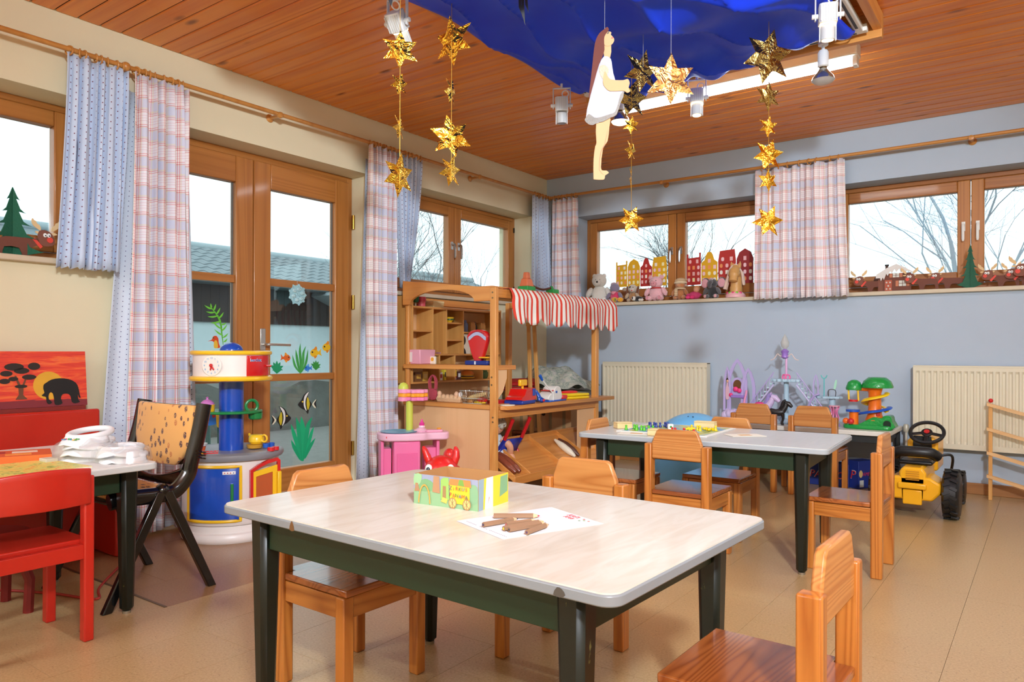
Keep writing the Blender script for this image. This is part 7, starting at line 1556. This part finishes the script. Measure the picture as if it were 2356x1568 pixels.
MB().tube([(.03, .07, .455), (.015, .12, .40)], .012, 10).build('steering_column', TB, tq); MB().tube(smoothline([(.1, .0, .33), (.16, .02, .34), (.17, .06, .3), (.15, .12, .2)], 4), .008, 8).build('lever', TB, tq)
# ================================================================== wooden ball rack
rk = thing('marble_rack', 'slim pine marble run rack leaning at the right edge', 'marble run', (3.584, -.17, 0)); M_RK = wood('rack_pine', (232, 190, 136), (214, 166, 108), 'x', .5, 0, ring=12, knots=0)
MB().box(-.011, -.011, 0, .011, .011, .625).build('post', M_SUZ, rk, bev=.002); MB().box(.62, -.011, 0, .642, .011, .44).build('post', M_SUZ, rk, bev=.002)
for i, z in enumerate((.612, .452, .296, .145)):
    s = -.29 if True else .2; m = MB(); m.add([(-.02, -.022, z), (.64, -.022, z+.66*s*.98), (.64, -.012, z+.66*s*.98), (-.02, -.012, z), (-.02, -.022, z+.02), (.64, -.022, z+.02+.66*s*.98), (.64, -.012, z+.02+.66*s*.98), (-.02, -.012, z+.02)], [(0, 3, 2, 1), (4, 5, 6, 7), (0, 1, 5, 4), (1, 2, 6, 5), (2, 3, 7, 6), (3, 0, 4, 7)]); m.add([(p[0], p[1]+.034, p[2]) for p in m.v], [(0, 3, 2, 1), (4, 5, 6, 7), (0, 1, 5, 4), (1, 2, 6, 5), (2, 3, 7, 6), (3, 0, 4, 7)]); m.build('sloped_rail', M_RK, rk)
tag(MB().ell((0, 0, 0), .014, 14, 10).build('red_marble', pm((206, 30, 36), .3), None, loc=(3.585, -.17, .646)), 'red wooden ball on top of the marble rack', 'ball')
# ================================================================== front table: box, paper, pencils
bx = thing('craft_box', 'hand painted card box with circus wagon picture on the front table', 'box', (2.6195, -4.372, ZT), radians(5.6)); bw, bd, bh = .204, .147, .079
KR = pm((176, 128, 78), .8, var=.12); x0, y0 = bw/2, bd/2; WT = .003
MB().box(-x0, -y0, 0, x0, y0, .003).build('bottom', KR, bx)
fp = MB().box(-x0, -y0, 0, x0, -y0+WT, bh).build('front_panel', KR, bx); MB().box(-x0, y0-WT, 0, x0, y0, bh).build('back_panel', KR, bx); sp_ = MB().box(x0-WT, -y0, 0, x0, y0, bh).build('side_panel', KR, bx); MB().box(-x0, -y0, 0, -x0+WT, y0, bh).build('side_panel', KR, bx)
F = XZ((0, -y0-.0001, 0)); lay = [0]
def fpaint(nm, pts, c, par=fp, Fm=F, k=0):
    lay[0] += 1; q = smoothpoly(pts, k) if k else pts; return MB().prism(q, .0002, Fm @ Matrix.Translation((0, 0, .00025*lay[0]))).build(nm, pm(c, .6, var=.12), par)
fpaint('paint_sky', [(-x0, .0), (x0, 0), (x0, bh), (-x0, bh)], (150, 156, 178)); fpaint('paint_meadow', [(-x0, 0), (x0, 0), (x0, .04), (.02, .03), (-.03, .046), (-x0, .04)], (140, 178, 132), k=0); fpaint('paint_bush', [(-.08, .035), (-.085, .055), (-.065, .068), (-.04, .06), (-.035, .04)], (122, 166, 116), k=3); fpaint('paint_bush', [(.07, .02), (.066, .05), (.08, .065), (.1, .06), (.1, .02)], (132, 172, 130), k=3)
fpaint('paint_tree_top', [(-x0+.001, .05), (-x0+.002, .078), (-.075, .078), (-.08, .055), (-.09, .05)], (150, 190, 140), k=2); fpaint('paint_tree_trunk', [(-x0+.003, .033), (-x0+.006, .055), (-.088, .055), (-.082, .034)], (170, 128, 92)); fpaint('paint_tree_trunk', [(-.04, .036), (-.036, .078), (-.018, .078), (-.016, .034)], (178, 134, 96)); fpaint('paint_hut', [(-.013, .02), (-.013, .07), (-.004, .077), (.012, .077), (.014, .02)], (150, 190, 96)); fpaint('paint_hut_door', [(-.007, .02), (-.006, .055), (.004, .055), (.004, .02)], (160, 124, 80))
fpaint('paint_steps', [(-.012, .014), (-.006, .026), (.01, .022), (.006, .01)], (222, 190, 90)); fpaint('paint_wagon', [(.017, .014), (.016, .06), (.078, .06), (.078, .012)], (240, 198, 48)); fpaint('paint_wagon_roof', [(.013, .06), (.017, .076), (.08, .076), (.083, .058)], (232, 132, 70)); fpaint('paint_roof_stripe', [(.042, .0605), (.046, .0755), (.058, .0755), (.062, .0595)], (120, 160, 70))
arc = [(-.065+.02*cos(a), .004+.05*sin(a)) for a in [pi*i/14 for i in range(15)]]; fpaint('paint_hoop', arc+[(-.065+.0165*cos(a), .004+.046*sin(a)) for a in [pi-pi*i/14 for i in range(15)]], (236, 158, 70))
for cx_ in (.026, .071):
    fpaint('paint_wheel', circ(.0125, 20, cx_, .014, .014), (176, 130, 84)); fpaint('paint_wheel_inner', circ(.0098, 20, cx_, .014, .0113), (206, 190, 120))
    for i in range(4): a = i*pi/4; fpaint('paint_wheel_spoke', [(cx_+.0105*cos(a)-.0006*sin(a), .014+.012*sin(a)), (cx_+.0105*cos(a)+.0006*sin(a), .014+.012*sin(a)), (cx_-.0105*cos(a)+.0006*sin(a), .014-.012*sin(a)), (cx_-.0105*cos(a)-.0006*sin(a), .014-.012*sin(a))], (150, 108, 70))
CL = [(70, 84, 96), (206, 70, 60), (216, 90, 60), (70, 130, 70), (84, 96, 150), (214, 96, 60)]
for k, (wd, zz) in enumerate((('ZiRKUS', .053), ('PANAMA', .036))):
    for i, chh in enumerate(wd): text(chh, .0135, pm(CL[(i+k*1) % 6], .6), fp, F @ Matrix.Translation((.022+.0098*i, zz-.001*(i % 2)-.0006*i*k, .00025*(lay[0]+2))), .0002)
S_ = frame_m((x0+.0001, 0, 0), (0, 1, 0), (0, 0, 1)); lay[0] = 0
fpaint('paint_side_yellow', [(-y0, 0), (y0, 0), (y0, bh), (-y0, bh)], (240, 196, 50), sp_, S_); fpaint('paint_side_white', [(-y0+.03, 0), (-y0+.07, 0), (-y0+.07, bh), (-y0+.038, bh)], (234, 228, 214), sp_, S_); fpaint('paint_side_green', [(y0-.045, .02), (y0-.004, .03), (y0-.003, bh-.004), (y0-.04, bh-.006)], (124, 164, 120), sp_, S_); fpaint('paint_side_grey', [(-y0, 0), (-y0+.022, 0), (-y0+.026, bh), (-y0, bh)], (140, 160, 170), sp_, S_)
fpaint('paint_red_stroke', [(-y0+.045, .012), (-y0+.05, .03), (-y0+.058, .01), (-y0+.051, .027)], (206, 70, 60), sp_, S_)
pap = thing('letter_paper', 'white letterhead sheet under the coloured pencils', 'paper', (2.896, -4.455, ZT+.0006))
PC = [(2.754, -4.549), (2.941, -4.619), (3.043, -4.366), (2.847, -4.286)]
MB().prism([(x-2.896, y+4.455) for x, y in PC], .0008).build('sheet', pm((226, 224, 228), .7, var=.01), pap); MB().prism([((x-2.896)*1.005+.003, (y+4.455)*1.005+.004) for x, y in PC], .0004, bot=-.0005).build('under_sheet', pm((236, 234, 236), .7, var=.01), pap)
aR = atan2(4.619-4.366, 3.043-2.941) ; aL = atan2(-(4.619-4.549), 2.941-2.754)
LM = Matrix.Translation((.055, .105, .0011)) @ Matrix.Rotation(aL, 4, 'Z')
text('Kid’s', .022, pm((206, 40, 50), .6), pap, LM @ Matrix.Translation((0, .008, 0)), .0002, 'logo', font_shear=.2); text('Kids', .02, pm((206, 60, 60), .6), pap, LM @ Matrix.Translation((.004, -.01, 0)), .0002, 'logo', font_shear=.2)
for x, y, c in ((.04, .008, (206, 60, 50)), (.05, .0, (120, 170, 90)), (.044, -.01, (110, 150, 90)), (.062, .004, (214, 120, 90))): MB().prism(circ(.003, 8, x, y), .0003, LM).build('logo_mark', pm(c, .6), pap)
for i in range(26): 
    if i in (7, 8, 14): continue
    MB().box(0, -.001, 0, .0026, .0012, .0003, Matrix.Translation((-.118+.0064*i, -.085-.0024*i, .0009)) @ Matrix.Rotation(aL, 4, 'Z')).build('fine_print', pm((150, 150, 160), .6), pap)
def pencil(label, a, b, tip, z=.0):
    ax, ay = a; L = sqrt((b[0]-ax)**2+(b[1]-ay)**2); t = thing('wooden_pencil', label, 'pencil', (ax, ay, ZT+.0075+z), atan2(b[1]-ay, b[0]-ax), 'coloured pencils on the paper'); ax_ = (1, 0, 0)
    MB().lathe([(0, 0), (.0063, 0), (.0063, L-.016)], 6, (0, 0, 0), ax_).build('barrel', pm((148, 114, 86), .6, var=.12), t, smooth=False); MB().lathe([(.0062, L-.016), (.0026, L-.005)], 12, (0, 0, 0), ax_).build('sharpened_cone', pm((226, 184, 140), .7), t); MB().lathe([(.0026, L-.005), (.0006, L), (0, L)], 10, (0, 0, 0), ax_).build('lead_tip', pm(tip, .5), t); MB().prism(circ(.0028, 10), .0004, frame_m((-.0003, 0, 0), (0, 0, 1), (0, 1, 0))).build('lead_end', pm(tip, .5), t)
for lb, a, b, tip, z in (('thick crimson tipped pencil nearest the painted box', (2.81, -4.477), (2.899, -4.410), (186, 30, 70), 0), ('dark blue tipped pencil on the left of the paper', (2.847, -4.564), (2.875, -4.467), (50, 44, 90), 0), ('dull pink pencil at the back of the pencil bundle', (2.887, -4.53), (2.92, -4.455), (190, 100, 100), 0), ('yellow ended pencil in the pencil bundle', (2.906, -4.565), (2.938, -4.452), (226, 190, 50), .0), ('black tipped pencil on top of the bundle', (2.922, -4.566), (2.952, -4.463), (50, 50, 60), .0), ('short violet tipped pencil at the front of the paper', (2.967, -4.562), (2.964, -4.47), (90, 60, 90), 0)): pencil(lb, a, b, tip, z)
# ================================================================== grey table: board game
gbd = thing('game_board', 'colourful board game with a white border on the grey table', 'game board', (2.334, -2.30, ZT+.0005), radians(3)); MB().box(-.235, -.235, 0, .235, .235, .004).build('board', pm((232, 230, 224), .5), gbd)
def mapmat():
    m, t, b = newmat('game_map'); g = G(t); setp(b, .4); tc = g.n('ShaderNodeTexCoord'); n = g.noise(tc.outputs['Object'], 9, 4, .6, .6)
    t.links.new(g.ramp(n, [(.36, lin((70, 110, 170))), (.46, lin((130, 180, 200))), (.54, lin((206, 200, 110))), (.64, lin((120, 150, 80)))]), b.inputs['Base Color']); return m
MB().box(-.215, -.215, .004, .215, .215, .0045).build('map_print', mapmat(), gbd)
for lb, x, y, c, n, sp2, seed in (('green wooden play figure on the game board', 2.203, -2.464, (90, 190, 40), 8, (.075, .04), 1), ('red wooden play figure on the game board', 2.443, -2.479, (206, 40, 34), 14, (.075, .025), 2), ('yellow wooden play figure on the game board', 2.459, -2.287, (240, 206, 30), 12, (.075, .04), 3), ('blue wooden play figure on the game board', 2.218, -2.258, (40, 60, 140), 10, (.06, .035), 4)):
    rd = random.Random(seed); fm = MB().lathe([(0, 0), (.0085, 0), (.009, .004), (.005, .012), (.0045, .016)], 10).mesh('figure_body', pm(c, .35)); hm_ = MB().ell((0, 0, .02), .0062, 10, 8).mesh('figure_head', pm(c, .35))
    for i in range(n):
        px_ = x+sp2[0]*(2*(i+.5)/n-1)*.95; py_ = y+sp2[1]*rd.uniform(-1, 1)
        t = thing('play_figure', lb, 'game piece', (px_, py_, ZT+.0055), 0., 'game figures of the colour ' + {1: 'green', 2: 'red', 3: 'yellow', 4: 'blue'}[seed])
        for me_, nm in ((fm, 'figure_body'), (hm_, 'figure_head')): o = bpy.data.objects.new(nm, me_); COL.objects.link(o); o.parent = t
        if seed in (2, 3) and rd.random() < .6: t.rotation_euler = (pi/2, 0, rd.uniform(0, 6)); t.location.z += .007
WBX = wood('block_wood', (240, 214, 160), (222, 190, 130), 'x', .5, 0, knots=0)
for lb, x, y, d, rz in (('pale wooden block at the stall end of the grey table', 2.065, -2.385, (.085, .055, .032), .9), ('pale wooden block in front of the red figures', 2.375, -2.6, (.105, .05, .032), .05), ('pale wooden block behind the yellow figures', 2.405, -2.09, (.11, .05, .034), .05)):
    t = thing('wooden_block', lb, 'wooden block', (x, y, ZT+.001), rz, 'wooden blocks on the grey table'); MB().box(-d[0]/2, -d[1]/2, 0, d[0]/2, d[1]/2, d[2]-.006).build('tray', WBX, t, bev=.002); MB().box(-d[0]/2, -d[1]/2, d[2]-.005, d[0]/2, d[1]/2, d[2]).build('lid', WBX, t, bev=.001)
dc = thing('game_die', 'white wooden die with coloured dots on the board', 'die', (2.313, -2.335, ZT+.0055), .6); MB().box(-.014, -.014, 0, .014, .014, .028).build('cube', pm((238, 232, 220), .4), dc, bev=.004, seg=3); MB().prism(circ(.006, 14, 0, .014), .0006, XZ((0, -.0141, 0))).build('green_dot', pm((40, 140, 60), .4), dc); MB().prism(circ(.005, 14, 0, .014), .0006, YZ((.0141, 0, 0))).build('red_dot', pm((190, 50, 40), .4), dc)
for lb, x, y, rz in (('open white picture card lying on the grey table', 2.70, -2.335, .75), ('small game card beside the front wooden block', 2.245, -2.585, .3)):
    t = thing('picture_card', lb, 'card', (x, y, ZT+.001), rz); MB().box(-.085, -.055, 0, .085, .055, .0015).build('sheet', pm((232, 226, 212), .6), t); MB().box(-.03, -.02, .0015, .03, .02, .002).build('print', pm((206, 160, 110), .6), t)
# ================================================================== white table at the left: book, magazine, visors
bk1 = thing('picture_book', 'orange red paperback book on the white table', 'book', (.82, -4.80, ZT), radians(70)); MB().box(-.13, -.09, .002, .13, .09, .024).build('pages', pm((238, 226, 200), .7), bk1); MB().box(-.132, -.092, .024, .132, .092, .026).build('cover', pm((222, 84, 36), .4), bk1); MB().box(-.132, -.092, 0, .132, .092, .002).build('cover', pm((206, 190, 60), .4), bk1); MB().box(-.132, -.094, 0, .132, -.09, .026).build('spine', pm((236, 110, 40), .4), bk1)
for x, y, c in ((-.05, .03, (160, 30, 40)), (.05, .03, (240, 220, 200)), (.03, -.04, (244, 150, 60))): MB().box(x-.04, y-.025, .026, x+.04, y+.025, .0265).build('cover_print', pm(c, .4), bk1)
def zine():
    m, t, b = newmat('comic_print'); g = G(t); setp(b, .35); tc = g.n('ShaderNodeTexCoord'); n = g.noise(tc.outputs['Object'], 28, 4, .7, .6)
    t.links.new(g.ramp(n, [(.34, lin((226, 90, 40))), (.44, lin((236, 206, 90))), (.55, lin((220, 214, 110))), (.62, lin((120, 170, 60))), (.7, lin((226, 120, 50)))]), b.inputs['Base Color']); return m
mg = thing('comic_magazine', 'green and yellow printed magazine at the edge of the white table', 'magazine', (1.09, -4.9, ZT), radians(4)); MB().box(-.15, -.2, 0, .15, .2, .005).build('pages', pm((236, 228, 200), .6), mg); MB().box(-.15, -.2, .005, .15, .2, .0058).build('cover', zine(), mg)
M_FOIL = glassmat('clear_bag', (250, 250, 250), .16, .10, .12); VW = pm((238, 238, 240), .8)
def visor(label, x, y, z, rz, tilt=0., logo=False):
    t = thing('sun_visor', label, 'sun visor', (x, y, z), rz, 'white foam sun visors'); t.rotation_euler = (tilt, 0, rz)
    MB().torus((0, .02, .016), .068, .011, (0, 0, 1), 36, 10, sq=1.1).build('head_band', VW, t)
    P = []
    for j in range(7):
        f = j/6; row = []
        for i in range(21):
            a = -pi+pi*i/20; r = .062+.055*f*sin(-a)**.7 if sin(-a) > 0 else .062; row.append((.068*(1+.18*f)*cos(a), .02+(.075+.055*f)*sin(a), .02-.016*f-.01*f*f*abs(cos(a))*2))
        P.append(row)
    pk = MB().grid(P).build('peak', VW, t, solid=.004)
    if logo:
        rd = random.Random(4)
        for i in range(16): c = rd.choice([(226, 70, 50), (240, 150, 40), (70, 160, 80), (60, 130, 200), (236, 190, 60)]); MB().ell((-.03+.004*i+rd.uniform(-.004, .004), -.075+rd.uniform(-.008, .008), .016), (.005, .004, .002), 8, 5).build('print_dot', pm(c, .5), pk)
visor('white foam sun visor with a colourful print on top of the bags', .98, -4.60, ZT+.075, radians(25), radians(8), True)
for i, (x, y, z, lb) in enumerate(((.99, -4.60, .002, 'white sun visor at the bottom of the bagged stack'), (1.0, -4.605, .026, 'white sun visor second in the bagged stack'), (.985, -4.595, .05, 'white sun visor third in the bagged stack'), (1.13, -4.54, .002, 'white sun visor low in the bag by the table corner'), (1.12, -4.545, .028, 'white sun visor upper in the bag by the table corner'))): visor(lb, x, y, ZT+z, radians(25+7*i))
def bag(label, c, r, seed):
    rd = random.Random(seed); P = []
    for j in range(11):
        row = []
        for i in range(37):
            a = 2*pi*i/36; v = j/10; k = 1+.12*sin(3*a+seed)+.05*sin(7*a); rr = r[0]*k*(1-.12*v-.75*max(0, v-.75)*2); row.append((c[0]+rr*cos(a), c[1]+rr*.8*sin(a), ZT+.002+r[1]*v+.006*sin(5*a+3*v)*v))
        row[-1] = row[0]; P.append(row)
    o = MB().grid(P).build('plastic_bag', M_FOIL, None); tag(o, label, 'plastic bag', 'clear bags on the white table')
bag('clear plastic bag around the stacked white visors', (.99, -4.60), (.135, .075), 1); bag('clear plastic bag around the visors at the table corner', (1.13, -4.54), (.125, .055), 2)
tag(MB().box(-.03, -.02, 0, .03, .02, .016).build('small_carton', pm((206, 200, 180), .5), None, loc=(.98, -4.73, ZT+.0), bev=.002), 'small cream carton with bar code beside the book', 'carton')
# ================================================================== block toy on the stall roof
bl_ = thing('block_bridge_toy', 'orange and green block tower with a brown rope bridge on the stall', 'block toy', (.56, -1.62, 1.388)); 
OB = pm((206, 110, 70), .4); GB_ = pm((40, 150, 70), .4)
MB().box(.30, -.05, 0, .385, .05, .03).build('green_base', GB_, bl_, bev=.003); MB().frus((.342, 0, .03), (.07, .085, 0), (.342, 0, .085), (.05, .06, 0)).build('tower_block', OB, bl_, bev=.004); MB().frus((.342, 0, .085), (.04, .045, 0), (.342, 0, .13), (.032, .036, 0)).build('tower_block', OB, bl_, bev=.004)
MB().tube(smoothline([(.342, .04, .05), (.345, .12, .03), (.35, .2, .022), (.35, .3, .04)], 5), .008, 8).build('rope_bridge', pm((92, 52, 40), .7), bl_); MB().box(.32, .28, 0, .385, .36, .03).build('green_base', GB_, bl_, bev=.003); MB().frus((.35, .31, .03), (.03, .03, 0), (.35, .31, .055), (.012, .012, 0)).build('green_peg', GB_, bl_)
